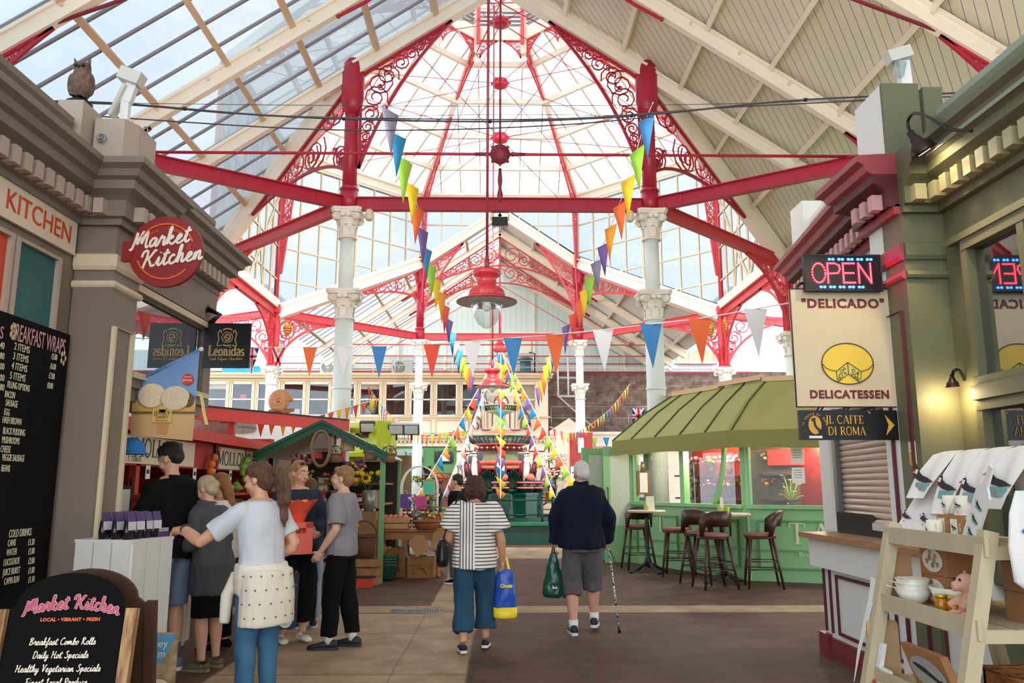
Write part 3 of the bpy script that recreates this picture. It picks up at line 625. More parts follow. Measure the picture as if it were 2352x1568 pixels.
column('l1','white iron column of the octagon behind the left corner shop',False); column('r1','white iron column of the octagon hidden behind the hanging signs at right',False)
column('l2','white iron column at the left under gilt shields, beside the sash windows',False); column('r2','white iron column at the right under gilt shields, above the olive awning',False)
column('bl','slim white iron column left of the fountain in front of the sash windows'); column('br','slim white iron column right of the fountain in front of the dark brick')
# crested scroll brackets of the side columns
def shield(o,c,nrm,u,r=.3):
 c,nrm,u = V(c),V(nrm).normalized(),V(u).normalized(); v = V((0,0,1)); s = MB()
 ring = [c + u * (r * math.cos(a)) + v * (r * 1.15 * math.sin(a)) for a in (2 * PI * i / 24 for i in range(24))]; s.tube(ring,0,closed=True,flat=(.03,.03),up=nrm); s.build('shield_ring',M_red_lit,o)
 S = [(-.6,.45),(.6,.45),(.62,0),(.45,-.45),(0,-.85),(-.45,-.45),(-.62,0)]
 g = MB(); g.poly([c + u * (x * r) + v * (z * r) for x,z in S],nrm,.02); f = g.build('shield',mat('shield_red','#a83a30',.45),o)
 t = MB(); t.tube([c + nrm * .03 + u * (x * r) + v * (z * r) for x,z in S],.018,5,closed=True)
 for z in (.25,-.05,-.35):  # three passant beasts
  w_ = .42 - max(0,-z) * .35; t.tube([c + nrm * .035 + u * (x * r) + v * ((z + dz) * r) for x,dz in ((-w_,-.05),(-w_ * .5,.06),(w_ * .3,0),(w_,.1))],.03,5)
 for x in (-.3,0,.3): t.tube([c + nrm * .03 + u * (x * r) + v * (.55 * r),c + nrm * .03 + u * (x * 1.25 * r) + v * (.95 * r)],.03,5)
 t.tube([c + nrm * .03 + u * (x * r) + v * (z * r) for x,z in ((-.34,.55),(.34,.55))],.03,5); t.tube([c + nrm * .03 + u * (x * r) + v * (z * r) for x,z in ((-.38,.98),(0,1.1),(.38,.98))],.02,5); t.build('gilt_crest',M_gold,o)
NB = {'l1': ('fl','l2'),'l2': ('l1','bl'),'bl': ('l2','br'),'br': ('bl','r2'),'r2': ('br','r1'),'r1': ('r2','fr'),'fl': ('fr','l1'),'fr': ('r1','fl')}
NM = {'l1': 'near left','l2': 'far left','bl': 'back left','br': 'back right','r2': 'far right','r1': 'near right','fl': 'front left','fr': 'front right'}
for k in ('l1','l2','r1','r2'):
 x,y = OCT[k]
 for j in NB[k]:
  d = V((OCT[j][0] - x,OCT[j][1] - y,0)).normalized(); A = V((x,y,7.68)) + d * .12
  o = bracket('iron_bracket',A,A + d * 2.3,A - V((0,0,1.75)),f'scrolled red bracket on the {NM[k]} column, reaching toward the {NM[j]} column',bulge=.22,th=.02,ch=.045,m=M_red_lit)
  nrm = d.cross(V((0,0,1))); nrm = -nrm if nrm.y > 0 else nrm
  if k[1] == '2': shield(o,A + d * .38 - V((0,0,.42)) + nrm * .03,nrm,d)
 d = V((x / abs(x),0,0)); A = V((x,y,7.68)) + d * .12   # outward arch to the aisle
 bracket('iron_bracket',A,A + d * 2.6,A - V((0,0,1.75)),f'scrolled red bracket on the {NM[k]} column, reaching out over the side aisle',bulge=.22,th=.02,ch=.045,m=M_red_lit)
# ring beam: I-section, eight members and two runs back to the near walls
def ibeam(a,b_,label,z=7.84,h=.28,grp='red ring beams'):
 a,b_ = V((*a,z)),V((*b_,z)); d = (b_ - a).normalized(); a += d * .18; b_ -= d * .18; mb = MB(); mb.bar(a,b_,.03,h); mb.bar(a + V((0,0,h / 2)),b_ + V((0,0,h / 2)),.17,.025); mb.bar(a - V((0,0,h / 2)),b_ - V((0,0,h / 2)),.17,.025)
 side = d.cross(V((0,0,1)))
 for p in (a + d * .35,b_ - d * .35):
  mb.bar(p - d * .25,p + d * .25,.06,h - .03)
  for e in (-.15,.15):
   for q in (-.06,.06): mb.cyl(p + d * e + V((0,0,q)) - side * .05,p + d * e + V((0,0,q)) + side * .05,.018,n=6)
 return mb.build('iron_beam',M_red if a.y < 21 else M_red_lit,label=label,cat='iron beam',group=grp)
done = set()
for k in NB:
 for j in NB[k]:
  if (j,k) in done: continue
  done.add((k,j)); ibeam(OCT[k],OCT[j],f'red iron beam between the {NM[k]} and {NM[j]} columns')
for s,k in ((-1,'fl'),(1,'fr')):
 ibeam(OCT[k],(s * 8.5,14.0),f'red iron beam from the {NM[k]} column back over the {"left" if s < 0 else "right"} shop roofs',grp='red side beams')
 ibeam(OCT['l2' if s < 0 else 'r2'],(s * 15,33),f'red iron beam running out over the {"left" if s < 0 else "right"} aisle',grp='red side beams')
# brackets up on the roof: front posts, truss feet, far arch trusses
for s,k in ((-1,'fl'),(1,'fr')):
 sd = NM[k]; A = V((s * (HS - .2),YF - .02,zroof(HS - .2) - .42))
 bracket('iron_bracket',A,(s * 1.15,YF - .02,zroof(1.15) - .42),A - V((0,0,2.3)),f'long scrolled red bracket under the rafter inside the {sd} post',bulge=.3,th=.016,ch=.035)
 A = V((s * (HS + .15),YF + .15,zroof(HS + .15) - .45)); t = V((s * 6.6,YF + 3.17,zroof(6.6) - .45))
 bracket('iron_bracket',A,t,A - V((0,0,2.0)),f'long scrolled red bracket under the valley beam outside the {sd} post',bulge=.3,th=.016,ch=.035)
 for y,nm in ((15.03,'second'),(11.5,'nearest')):
  A = V((s * 8.3,y,zroof(8.3) - .4)); bracket('iron_bracket',A,(s * 6.9,y,zroof(6.9) - .4),A - V((0,0,.95)),f'small scrolled red bracket at the {"left" if s < 0 else "right"} foot of the {nm} roof truss',bulge=.25,th=.014)
  a,c = (s * 2.2,y,zroof(2.2) - .4),(s * 3.3,y,zroof(3.3) - .4); chord_m = MB(); chord_m.tube([a,V(a).lerp(V(c),.5) + V((0,0,-.05)),c],0,flat=(.03,.02),up=(0,1,0))
  chord_m.ball(c,.05); chord_m.build('rafter_crest',M_red,label=f'red crested end of the collar brace under the {"left" if s < 0 else "right"} rafter of the {nm} truss',cat='iron bracket')
 k2 = 'bl' if s < 0 else 'br'; A = V((s * (HS - .12),YB,zroof(HS) - .5))
 bracket('iron_bracket',A,(s * 1.6,YB,zroof(1.6) - .5),A - V((0,0,1.9)),f'scrolled red bracket under the rafter inside the {NM[k2]} post',m=M_red_lit,th=.02,ch=.04)
 A = V((s * (HS + .12),YB - .1,zroof(HS) - .55)); bracket('iron_bracket',A,(s * 5.9,YB - 2.4,zroof(5.9) - .55),A - V((0,0,1.2)),f'scrolled red bracket under the valley beam outside the {NM[k2]} post',m=M_red_lit,th=.02,ch=.04)
def arch_truss(y,label,w_=4.6):
 """crown of scrollwork between the rafters and a curved lower chord, with a king rod"""
 fr,sc = MB(),MB()
 for s in (-1,1):
  P = [V((s * w_ * t,y,zroof(w_ * t) - .38)) for t in (i / 14 for i in range(15))]
  Q = [V((s * w_ * t,y,zroof(w_) - .42 + (1.9 * (zroof(0) - zroof(w_)) / 3.13) * math.cos(t * PI / 2) ** 1.0 * .92 * (1 - .0))) for t in (i / 14 for i in range(15))]
  Q = [V((q.x,q.y,min(q.z,p.z - .02))) for p,q in zip(P,Q)]
  chord(fr,P,.03,.035,(0,1,0)); chord(fr,Q,.03,.035,(0,1,0)); scrollfill(sc,P,Q,(0,1,0),.022)
 fr.cyl((0,y,zroof(0) - .4),(0,y,8.0),.035,n=8); fr.cyl((-8.3,y,8.0),(8.3,y,8.0),.03,n=8)
 for s in (-1,1): fr.cyl((0,y,zroof(0) - 1.9),(s * 6.2,y,8.0),.02,n=6)
 o = fr.build('arch_truss',M_red_lit,label=label,cat='roof truss',group='scrolled arch trusses'); sc.build('scrollwork',M_red_lit,o)
 mb = MB(); mb.ball((0,y,8.0),(.2,.1,.2)); mb.lathe([(.06,-.3),(.12,-.2),(.05,.2),(.12,.3)],(0,y,8)); mb.build('boss',M_red_lit,o); return o
arch_truss(36.9,'scrolled red arch truss nearest behind the octagon'); arch_truss(40.2,'scrolled red arch truss deeper in the far nave')
# ------------------------------------------------------------------ lantern dome
ZE = 14.1; A2 = 2.2; Z2 = 18.2
ANG = [PI / 8 + i * PI / 4 for i in range(8)]
def ov(i,ap,z): r = ap / math.cos(PI / 8); a = ANG[i % 8]; return V((r * math.cos(a),YC + r * math.sin(a),z))
def zd(ap): return ZE + (Z2 - ZE) * (AP - ap) / (AP - A2)
FN = ['right','back right','back','back left','left','front left','front','front right']   # facet i+1 between corner i and i+1
def facet_name(i): return {0: 'back right',1: 'back',2: 'back left',3: 'left',4: 'front left',5: 'front',6: 'front right',7: 'right'}[i]
for i in range(8):
 o = MB(); nm = facet_name(i)
 o.poly([ov(i,AP,ZE),ov(i + 1,AP,ZE),ov(i + 1,A2,Z2),ov(i,A2,Z2)]); o = o.build('dome_glazing',P_dome,label=f'sloping glazed face of the lantern dome, {nm} side',cat='dome glazing',group='dome faces')
 gb = MB()
 for k in range(1,8):
  t = k / 8; lo = ov(i,AP,ZE).lerp(ov(i + 1,AP,ZE),t); xw = (t - .5) * 2 * AP * math.tan(PI / 8); apk = max(A2,abs(xw) / math.tan(PI / 8)); hi_mid = ov(i,apk,zd(apk)).lerp(ov(i + 1,apk,zd(apk)),.5 + xw / (2 * apk * math.tan(PI / 8)))
  gb.bar(lo,hi_mid,.045,.07)
 gb.build('glazing_bar',mat('dome_bar','#c4b298',.5),o,kind='stuff')
 pb = MB()
 for ap in (6.9,5.62,4.3,3.0): pb.bar(ov(i,ap,zd(ap) - .1),ov(i + 1,ap,zd(ap) - .1),.14,.2)
 pb.build('purlin',M_cream,o,kind='stuff')
 ea = MB()
 for dz,dd,hh in ((0,.0,.34),(.2,-.12,.12),(-.2,.05,.1)): ea.bar(ov(i,AP - .05 + dd,ZE - .1 + dz),ov(i + 1,AP - .05 + dd,ZE - .1 + dz),.2,hh)
 ea.build('dome_eaves',M_cream,label=f'moulded cream eaves beam at the foot of the dome, {nm} side',cat='cornice',group='dome eaves beams')
 # hip rib: cream outside, red scrolled inside
 rb = MB(); rb.bar(ov(i,AP,ZE),ov(i,A2,Z2),.22,.16); r = rb.build('dome_rib',M_cream,label='cream hip rib of the dome with red scrollwork on its inner edge, ' + {0: 'far right',1: 'back right',2: 'back left',3: 'far left',4: 'near left',5: 'front left',6: 'front right',7: 'near right'}[i] + ' corner',cat='dome rib',group='dome hip ribs')
 n = 12; fr,sc = MB(),MB()
 P = [ov(i,AP - .1 - (AP - 4.9) * t,zd(AP - (AP - 4.9) * t) - .12) for t in (k / n for k in range(n + 1))]; inw = (V((0,YC,0)) - V((P[0].x,P[0].y,0))).normalized()
 Q = [p + (inw * .3 - V((0,0,.62))).normalized() * (.62 * (1 - k / n)) for k,p in enumerate(P)]; nr = inw.cross(V((0,0,1)))
 chord(fr,P,.03,.03,nr); chord(fr,Q,.03,.03,nr); scrollfill(sc,P,Q,nr,.018)
 P = [ov(i,AP - .12,ZE - .2 - (4.6 * k / n)) for k in range(n + 1)]; Q = [p + inw * (.6 * (1 - k / n) + .04) for k,p in enumerate(P)]
 if i < 4: chord(fr,P,.03,.04,nr); chord(fr,Q,.03,.03,nr); scrollfill(sc,P,Q,nr,.018)
 P = [ov(i,4.2 - (4.2 - 2.35) * t,zd(4.2 - (4.2 - 2.35) * t) - .12) for t in (k / n for k in range(n + 1))]; Q = [p + (inw * .3 - V((0,0,.55))).normalized() * (.5 * k / n) for k,p in enumerate(P)]
 chord(fr,P,.03,.03,nr); chord(fr,Q,.03,.03,nr); scrollfill(sc,P,Q,nr,.018)
 fr.build('rib_frame',M_red_lit,r); sc.build('scrollwork',M_red_lit,r)
 # drum wall under the eaves (the three faces over the near nave lie behind its roof)
 if i in (4,5,6): continue
 c0,c1 = i,i + 1; pa,pb_ = ov(i,AP,0),ov(i + 1,AP,0); mid = (pa + pb_) / 2
 def zb(t,i=i):
  if i in (1,5): return zroof(HS * abs(2 * t - 1)) + .1
  if i in (3,7): return 8.15
  hi0 = i in (2,4)
  front = i in (4,6); u = t if i in (0,4) else 1 - t   # u=0 at the side column, 1 at the post
  return (8.0 + 3.27 * u) + .1
 T = [k / 8 for k in range(9)]; top = [pa.lerp(pb_,t) + V((0,0,ZE)) for t in T]; bot = [pa.lerp(pb_,t) + V((0,0,min(zb(t),ZE - .05))) for t in T]
 g = MB()
 for k in range(8): g.poly([bot[k],bot[k + 1],top[k + 1],top[k]])
 o = g.build('drum_glazing',P_drum,label=f'tall upright glazed wall under the dome, {nm} side',cat='glazed wall',group='drum windows')
 b2 = MB()
 for k in range(9): b2.bar(bot[k],top[k],.09 if k in (0,4,8) else .055,.08,(pb_ - pa).cross(V((0,0,1))))
 z = ZE - 1.25
 while z > 8.3:
  ts = [t for t in (q / 40 for q in range(41)) if zb(t) < z]
  if ts:
   runs = [(ts[0],ts[-1])] if i not in (1,5) else [(0,max([t for t in ts if t <= .5],default=0)),(min([t for t in ts if t >= .5],default=1),1)]
   for t0,t1 in runs:
    if t1 - t0 > .02: b2.bar(pa.lerp(pb_,t0) + V((0,0,z)),pa.lerp(pb_,t1) + V((0,0,z)),.06,.06)
  z -= 1.25
 if i in (3,7):
  for q in ((0,.5),(1,.5)): b2.bar(pa.lerp(pb_,q[0]) + V((0,0,12.6)),pa.lerp(pb_,q[1]) + V((0,0,8.2)),.08,.08); b2.bar(pa.lerp(pb_,.5) + V((0,0,13.5)),pa.lerp(pb_,.5 + (q[0] - .5) * .5) + V((0,0,8.2)),.06,.06)
 b2.build('glazing_bar',mat('drum_bar','#d8c7a8',.5),o,kind='stuff')
 if i in (3,7): MB().bar(pa + V((0,0,8.15)),pb_ + V((0,0,8.15)),.3,.32).build('sill_beam',M_beam,o)
# crown of the dome
o = thing('roof_lantern','small cream crown at the top of the dome with louvres, red braces and hanging finials','roof lantern',(0,YC,0))
def ov0(i,ap,z): return ov(i,ap,z) - V((0,YC,0))
ring,louv,post,br_,fin,cap = MB(),MB(),MB(),MB(),MB(),MB()
for i in range(8):
 a,b_ = ov0(i,A2,0),ov0(i + 1,A2,0)
 for z,h,w_ in ((18.35,.5,.16),(19.55,.3,.2)): ring.bar(a + V((0,0,z)),b_ + V((0,0,z)),w_,h)
 for k in range(4): louv.bar(a + V((0,0,18.75 + .17 * k)),b_ + V((0,0,18.75 + .17 * k)),.16,.03)
 m_ = (a + b_) / 2; post.bar(m_ + V((0,0,18.5)),m_ + V((0,0,19.5)),.12,.12,(1,0,0))
 post.bar(a + V((0,0,17.55)),a + V((0,0,20.2)),.24,.24,(a.x,a.y,0)); fin.lathe([(.02,-.42),(.06,-.36),(.11,-.24),(.09,-.12),(.05,-.05),(.11,-.02),(.11,0)],a + V((0,0,17.55)),12)
 inn = a * .9; br_.bar(inn + V((0,0,17.85)),inn + V((0,0,20.2)),.12,.07,(a.x,a.y,0))
 for p,q in ((a,b_),(b_,a)):
  d = (q - p).normalized(); fr,sc = spandrel(p + d * .14 + V((0,0,18.08)),p + d * .8 + V((0,0,18.08)),p + d * .14 + V((0,0,17.4)),th=.012,n=8); o_ = len(br_.v)
  for x_ in (fr,sc): br_.add(x_.v,x_.f)
 if i % 2 == 0: br_.cyl(ov0(i,A2 * .95,18.9),ov0(i + 4,A2 * .95,17.6),.025,n=6)
 ring.bar(a + V((0,0,20.3)),V((0,0,22)),.12,.12)
 cap.poly([a + V((0,0,20.2)),b_ + V((0,0,20.2)),V((0,0,22))])
ring.build('ring_beam',M_cream,o); louv.build('louvre',mat('grey_louvre','#77736c',.6),o,kind='stuff'); post.build('hanging_post',M_cream,o,kind='stuff'); fin.build('finial',M_cream,o,kind='stuff'); br_.build('brace',M_red_lit,o); cap.build('crown_glazing',P_dome,o)
# tie rods and bosses strung under the dome
def boss(mb,c,r=.28,h=.16):
 mb.lathe([(r * .55,-h),(r,-h * .7),(r * 1.08,0),(r,h * .7),(r * .6,h)],c,20)
 for k in range(8): a = k * PI / 4; mb.ball(V(c) + V((r * 1.12 * math.cos(a),r * 1.12 * math.sin(a),0)),r * .17,6,5)
for z,ap,lb in ((17.5,3.2,'topmost'),(15.2,AP,'middle'),(13.2,AP,'lowest')):
 mb = MB(); c = V((0,YC,z)); boss(mb,c,.3 if z > 17 else .26)
 for i in range(0,8,1): mb.cyl(c,ov(i,ap * .97,z if z < 16 else 18.5) if i % 2 else ov(i,AP * .95,14.1),.014,n=5)
 mb.cyl(c,c + V((0,0,2.2)),.02,n=6)
 mb.build('tie_boss',M_red,label=f'red iron boss with radiating tie rods inside the dome, {lb} of three',cat='tie rod',group='dome tie bosses')
# long red tie rod with a rosette across the nave
o = MB()
o.cyl((-8.3,15.03,8.0),(8.3,15.03,8.0),.03,n=10); o = o.build('tie_rod',M_red,label='long red tie rod crossing the nave with a round rosette at its middle',cat='tie rod')
mb = MB(); mb.lathe([(.06,-.1),(.19,-.06),(.205,0),(.19,.06),(.06,.1)],(0,15.03,8),24,ax=(0,1,0))
for k in range(8): a = k * PI / 4; mb.ball((.21 * math.cos(a),15.03,8 + .21 * math.sin(a)),.035,8,6)
for k in range(12): a = k * PI / 6; mb.tube([(.08 * math.cos(a),14.93,8 + .08 * math.sin(a)),(.17 * math.cos(a),14.95,8 + .17 * math.sin(a))],.012,5)
for s in (-1,1): mb.lathe([(.03,.2),(.05,.24),(.04,.3),(.035,.5)],(0,15.03,8),10,ax=(s,0,0))
mb.lathe([(.02,-1.0),(.06,-.85),(.03,-.7),(.05,-.55),(.03,-.3)],(0,15.03,8),10); mb.cyl((0,15.03,8),(0,15.03,13.4),.025,n=6); mb.build('rosette',mat('dark_red_iron','#7e2230',.45),o)
MB().cyl((-8.3,11.5,8.0),(-2.0,11.5,10.6),.03,n=8).build('tie_rod',mat('dark_red_iron','#7e2230'),label='thin dark tie rod rising across the glazed slope at top left',cat='tie rod')
MB().cyl((8.3,11.5,8.0),(2.0,11.5,10.6),.03,n=8).build('tie_rod',mat('dark_red_iron','#7e2230'),label='thin dark tie rod rising across the boarded slope at top right',cat='tie rod')
# small lamps and lights fixed to the front beam
for s in (-1,1):
 mb = MB(); mb.lathe([(.05,0),(.085,-.03),(.1,-.2),(.07,-.26)],(s * 2.95,YF - .05,7.7),14); mb.build('beam_sensor',mat('buff_plastic','#e2d2b4',.5),label=f'buff cylindrical fitting under the front red beam near the {"left" if s < 0 else "right"} column',cat='light')
 mb = MB(); mb.ball((s * 3.05,YB - .1,7.55),(.1,.1,.14)); mb.build('beam_lamp',mat('buff_plastic','#e2d2b4'),label=f'small pale oval lamp under the back red beam near the {"left" if s < 0 else "right"} slim column',cat='light')
o = thing('floodlight','black box floodlight slung under the middle of the front red beam','light',(0,YF,7.66))
MB().box((0,0,-.22),(.36,.2,.17)).build('housing',M_dark,o)
MB().tube([(-.2,0,-.2),(-.2,0,0),(.2,0,0),(.2,0,-.2)],.012).build('yoke',M_dark,o)
h = MB()
for k in range(7): h.bar((-.15 + .05 * k,0,-.31),(-.15 + .05 * k,0,-.37),.03,.03)
h.build('lamp_grille',M_steel,o)
def fill_spot(nm,loc,to,e,col=(1,.9,.78),ang=2.4):
 lt = bpy.data.lights.new(nm,'SPOT'); lt.energy = e; lt.color = col; lt.spot_size = ang; lt.spot_blend = .6; lt.shadow_soft_size = .15; l = bpy.data.objects.new(nm,lt); COL.objects.link(l); l.location = loc; l.rotation_euler = (V(to) - V(loc)).to_track_quat('-Z','Y').to_euler()
fill_spot('facade_fill_spot',(0,YF + .25,7.3),(-2,42,4.2),600); fill_spot('left_roof_fill_spot',(-3.0,6.9,5.1),(2,14,12),120); fill_spot('right_roof_fill_spot',(2.9,6.5,5.3),(1.5,13,12),110)  # spots added to brighten facade and roof, placed at the floodlight fittings
# ================================================================== BACK OF THE HALL: cream building, terrace, ladder
YW = 42.0
M_fac = mat('facade_cream','#f6e6cc',.6,var=.06,scale=1)
M_facd = mat('facade_tan','#dcc49c',.6)
M_mar = mat('maroon_paint','#6e2434',.45)
M_green = mat('shop_green','#4f8a4a',.45)
M_gold2 = mat('panel_line','#c9b07a',.5)
M_room = mat('dim_room','#5a463a',.9,var=.3,scale=3)
M_black = mat('black_paint','#0e0e10',.4)
def px2(p): return (p - 1147) / 1850 * YW * 1.005
mb = MB()
mb.bb((-16,YW,4.0),(2.55,YW + .15,5.12)); mb.bb((-16,YW,6.83),(2.55,YW + .15,7.1)); mb.bb((-16,YW + 1.7,0),(2.55,YW + 1.85,7.3)); mb.bb((-16,YW + .1,6.95),(2.55,YW + 1.9,7.1)); mb.bb((-16,YW + .1,5.0),(2.55,YW + 1.9,5.1))
mb.bb((2.3,YW + .02,0),(2.54,YW + 1.78,7.08)); mb.bb((-16,YW,3.55),(2.55,YW + 1.8,4.0))
cs = [502 + 58.2 * i for i in range(11)] + [1207]; wd = 1.04
edges = [-16.0]
for c in cs: edges += [px2(c) - wd / 2,px2(c) + wd / 2]
edges.append(2.55)
for a,c in zip(edges[::2],edges[1::2]): mb.bb((a,YW,5.12),(c,YW + .15,6.83))
mb.build('wall_facade',M_fac,kind='structure')
t = MB()
for z,d,h in ((7.27,.45,.12),(7.14,.34,.14),(6.98,.12,.1),(5.06,.16,.08),(4.0,.3,.1),(3.88,.2,.12)): t.bb((-16,YW - d,z - h / 2),(2.55 + d * .6,YW + .02,z + h / 2))
for a,c in zip(edges[2:-2:2],edges[3:-1:2]):
 m_ = (a + c) / 2
 for e in (-.06,.06): t.bb((m_ + e - .035,YW - .07,5.12),(m_ + e + .035,YW,6.9))
t.build('trim_5',M_facd,kind='structure')
d = MB(); k = -15.9
while k < 2.5: d.bb((k,YW - .17,3.74),(k + .09,YW,3.84)); k += .2
d.build('trim_6',M_fac,kind='structure')
p = MB()
for i in range(9):  # sunk panels under the windows, outlined
 a = -15 + i * 1.95
 p.tube([(a,YW - .02,4.2),(a + 1.7,YW - .02,4.2),(a + 1.7,YW - .02,4.9),(a,YW - .02,4.9)],0,closed=True,flat=(.025,.02),up=(0,1,0)) if a + 1.7 < px2(1090) else None
p.build('trim_7',M_gold2,kind='structure')
WN = ['first from the left','second from the left, with a small red card','third from the left, beside a column','fourth from the left','fifth from the left','sixth from the left, half behind a column','seventh from the left','eighth from the left','ninth from the left, beside the slim column','tenth from the left','eleventh from the left, next to the clock','with a buff blind, right of the clock']
for i,c in enumerate(cs):
 x = px2(c); o = thing('sash_window',f'two-pane sash window in the cream upper storey, {WN[i]}','window',(x,YW,5.12),0,'upper storey sash windows')
 fr = MB(); h = 1.71
 for a,b_ in (((-wd / 2,0),(-wd / 2,h)),((wd / 2,0),(wd / 2,h)),((-wd / 2,.03),(wd / 2,.03)),((-wd / 2,h - .03),(wd / 2,h - .03)),((-wd / 2,h * .5),(wd / 2,h * .5))): fr.bar((a[0],-.01,a[1]),(b_[0],-.01,b_[1]),.07,.08,(0,1,0))
 fr.build('sash_frame',mat('sash_white','#eadfca',.5),o)
 MB().poly([(-wd / 2,.02,0),(wd / 2,.02,0),(wd / 2,.02,h),(-wd / 2,.02,h)]).build('glass',P_win,o)
 q = MB(); q.bb((-wd / 2,.1,h * .82 if i != 11 else 0),(wd / 2,.13,h))
 if i in (0,6,11): q.build('blind',mat('buff_blind','#d8bfa0'),o)
MB().bb((-16,YW + 1.2,4.2),(2.3,YW + 1.25,6.95)).build('wall_office_inner',M_room,kind='structure')
for x,z,w_,h_,c in ((px2(560),6.1,.3,.3,'#d8504a'),(px2(1062),5.4,.32,.36,'#d9a86a'),(px2(560),5.35,.5,.2,'#c9c6c0'),(px2(675),5.35,.7,.3,'#bdb9b0'),(px2(852),5.5,.4,.4,'#7f8f94')):
 MB().bb((x - w_ / 2,YW + .2,z - h_ / 2),(x + w_ / 2,YW + .24,z + h_ / 2)).build('notice_card',mat('card' + c[1:],c,.7),label={'#d8504a': 'small red card in the second office window','#d9a86a': 'tan card in an office window left of the far pendant lamp','#c9c6c0': 'pale tray low in the second office window','#bdb9b0': 'pale papers low in the fourth office window','#7f8f94': 'grey blue box low in the seventh office window'}[c],cat='card')
# clock gable
o = thing('clock_tower','cream clock gable with maroon lines and side scrolls behind the fountain','clock',(.09,YW - .3,4.35))
m = MB(); m.bb((-.95,-.15,0),(.95,.3,1.75)); m.bb((-1.05,-.22,1.75),(1.05,.3,1.88)); m.poly([(-1.0,-.2,1.88),(1.0,-.2,1.88),(.55,-.2,2.3),(0,-.2,2.55),(-.55,-.2,2.3)],(0,1,0),.45)
for s in (-1,1): m.box((s * .78,-.2,.9),(.25,.12,1.7))
m.build('tower_body',M_fac,o)
l = MB()
l.tube([(-.45,-.17,.12),(.45,-.17,.12),(.45,-.17,1.0),(-.45,-.17,1.0)],0,closed=True,flat=(.045,.02),up=(0,1,0))
for s in (-1,1):
 for e in (.68,.74,.86): l.bar((s * e,-.27,.1),(s * e,-.27,1.55),.02,.03,(0,1,0))
 for z in (1.1,1.25,1.4): l.bar((s * .66,-.27,z),(s * .9,-.27,z),.03,.05)
l.bar((-1.0,-.24,.02),(1.0,-.24,.02),.06,.06); l.tube([(-.98,-.22,1.9),(-.55,-.22,2.27),(0,-.22,2.5),(.55,-.22,2.27),(.98,-.22,1.9)],.03,5); l.build('maroon_line',M_mar,o,kind='stuff')
f = MB(); f.cyl((0,-.2,1.4),(0,-.24,1.4),.36,n=28); f.build('clock_face',mat('clock_white','#f5f2ea',.4),o)
f = MB(); f.tube([(.36 * math.cos(a),-.25,1.4 + .36 * math.sin(a)) for a in (2 * PI * i / 28 for i in range(28))],.03,5,closed=True)
for k in range(12): a = k * PI / 6; f.bar((.24 * math.cos(a),-.25,1.4 + .24 * math.sin(a)),(.32 * math.cos(a),-.25,1.4 + .32 * math.sin(a)),.03,.01,(0,1,0))
f.bar((0,-.26,1.4),(.08,-.26,1.62),.03,.01,(0,1,0)); f.bar((0,-.26,1.4),(-.2,-.26,1.25),.025,.01,(0,1,0)); f.build('clock_hands',M_black,o)
for s in (-1,1):
 v = MB()
 spiral(v,(s * 1.3,-.15,.2),V((s,0,0)),V((0,0,1)),.22,1.3,.04,.06); v.tube([(s * 1.5,-.15,.3),(s * 1.42,-.15,.75),(s * 1.15,-.15,1.1),(s * .98,-.15,1.3)],0,flat=(.05,.06),up=(0,1,0)); v.tube([(s * 1.02,-.15,.1),(s * 1.04,-.15,.5),(s * 1.2,-.15,.7)],0,flat=(.04,.06),up=(0,1,0)); v.build('scroll',M_mar,o)
# shopfronts under it (each its own unit)
def rrect(x0,z0,x1,z1,r,y,k=5):
 P = []
 for cx,cz,a0 in ((x1 - r,z1 - r,0),(x0 + r,z1 - r,90),(x0 + r,z0 + r,180),(x1 - r,z0 + r,270)): P += [(cx + r * math.cos(math.radians(a0 + 90 * i / k)),y,cz + r * math.sin(math.radians(a0 + 90 * i / k))) for i in range(k + 1)]
 return P
MB().bb((-16,YW + 1.0,0),(8.5,YW + 1.1,3.6)).build('wall_shops_inner',mat('shop_dark','#3a2f28',.8,var=.4,scale=4),kind='structure')
M_relish = mat('relish_board','#9fb0a2',.5)
o = thing('shopfront','green shopfront with a grey green fascia and dark window under the slim column','shop',(px2(930),YW,0))
MB().bb((-1.6,-.1,2.55),(1.6,.1,3.5)).build('fascia',M_green,o)
b2 = MB().bb((-1.3,-.14,2.65),(1.05,-.1,3.4)).build('sign_board',M_relish,o)
serif('relish',.55,mat('sign_green','#2f5a49',.5),plane_M((.3,-.15,2.98),(1,0,0),(0,0,1)),o,bold=.02)
f = MB()
for x in (-1.6,-.5,.6,1.6): f.bb((x - .08,-.08,0),(x + .08,.08,2.55))
f.bb((-1.6,-.06,0),(1.6,.06,.6)); f.build('frame',M_green,o); MB().poly([(-1.5,.03,.6),(1.5,.03,.6),(1.5,.03,2.55),(-1.5,.03,2.55)]).build('window_glass',P_win,o)
o = thing('shopfront','green panelled shop door with a small rounded window and a notice','door',(px2(1022),YW,0))
MB().bb((-.65,-.05,0),(.65,.08,3.5)).build('door',M_green,o); MB().poly(rrect(-.5,2.65,.5,3.3,.15,-.07)).build('window_glass',mat('dark_glass','#20242a',.1),o); MB().poly([(-.18,-.09,2.8),(.3,-.09,2.8),(.3,-.09,3.1),(-.18,-.09,3.1)],(0,1,0),.01).build('notice',M_white,o)
MB().poly(rrect(-.45,.5,.45,2.2,.12,-.07)).build('lower_pane',mat('dull_red_pane','#7d2f26',.6),o)  # lower pane in one flat dull red
o = thing('shopfront','cream shopfront with maroon lines and two round-cornered windows behind the fountain','shop',(px2(1147),YW,0))
m = MB(); m.bb((-2.2,-.04,0),(2.35,.1,3.55)); m.build('front',M_fac,o)
l = MB()
for z in (3.3,2.55): l.bar((-2.2,-.07,z),(2.35,-.07,z),.03,.06)
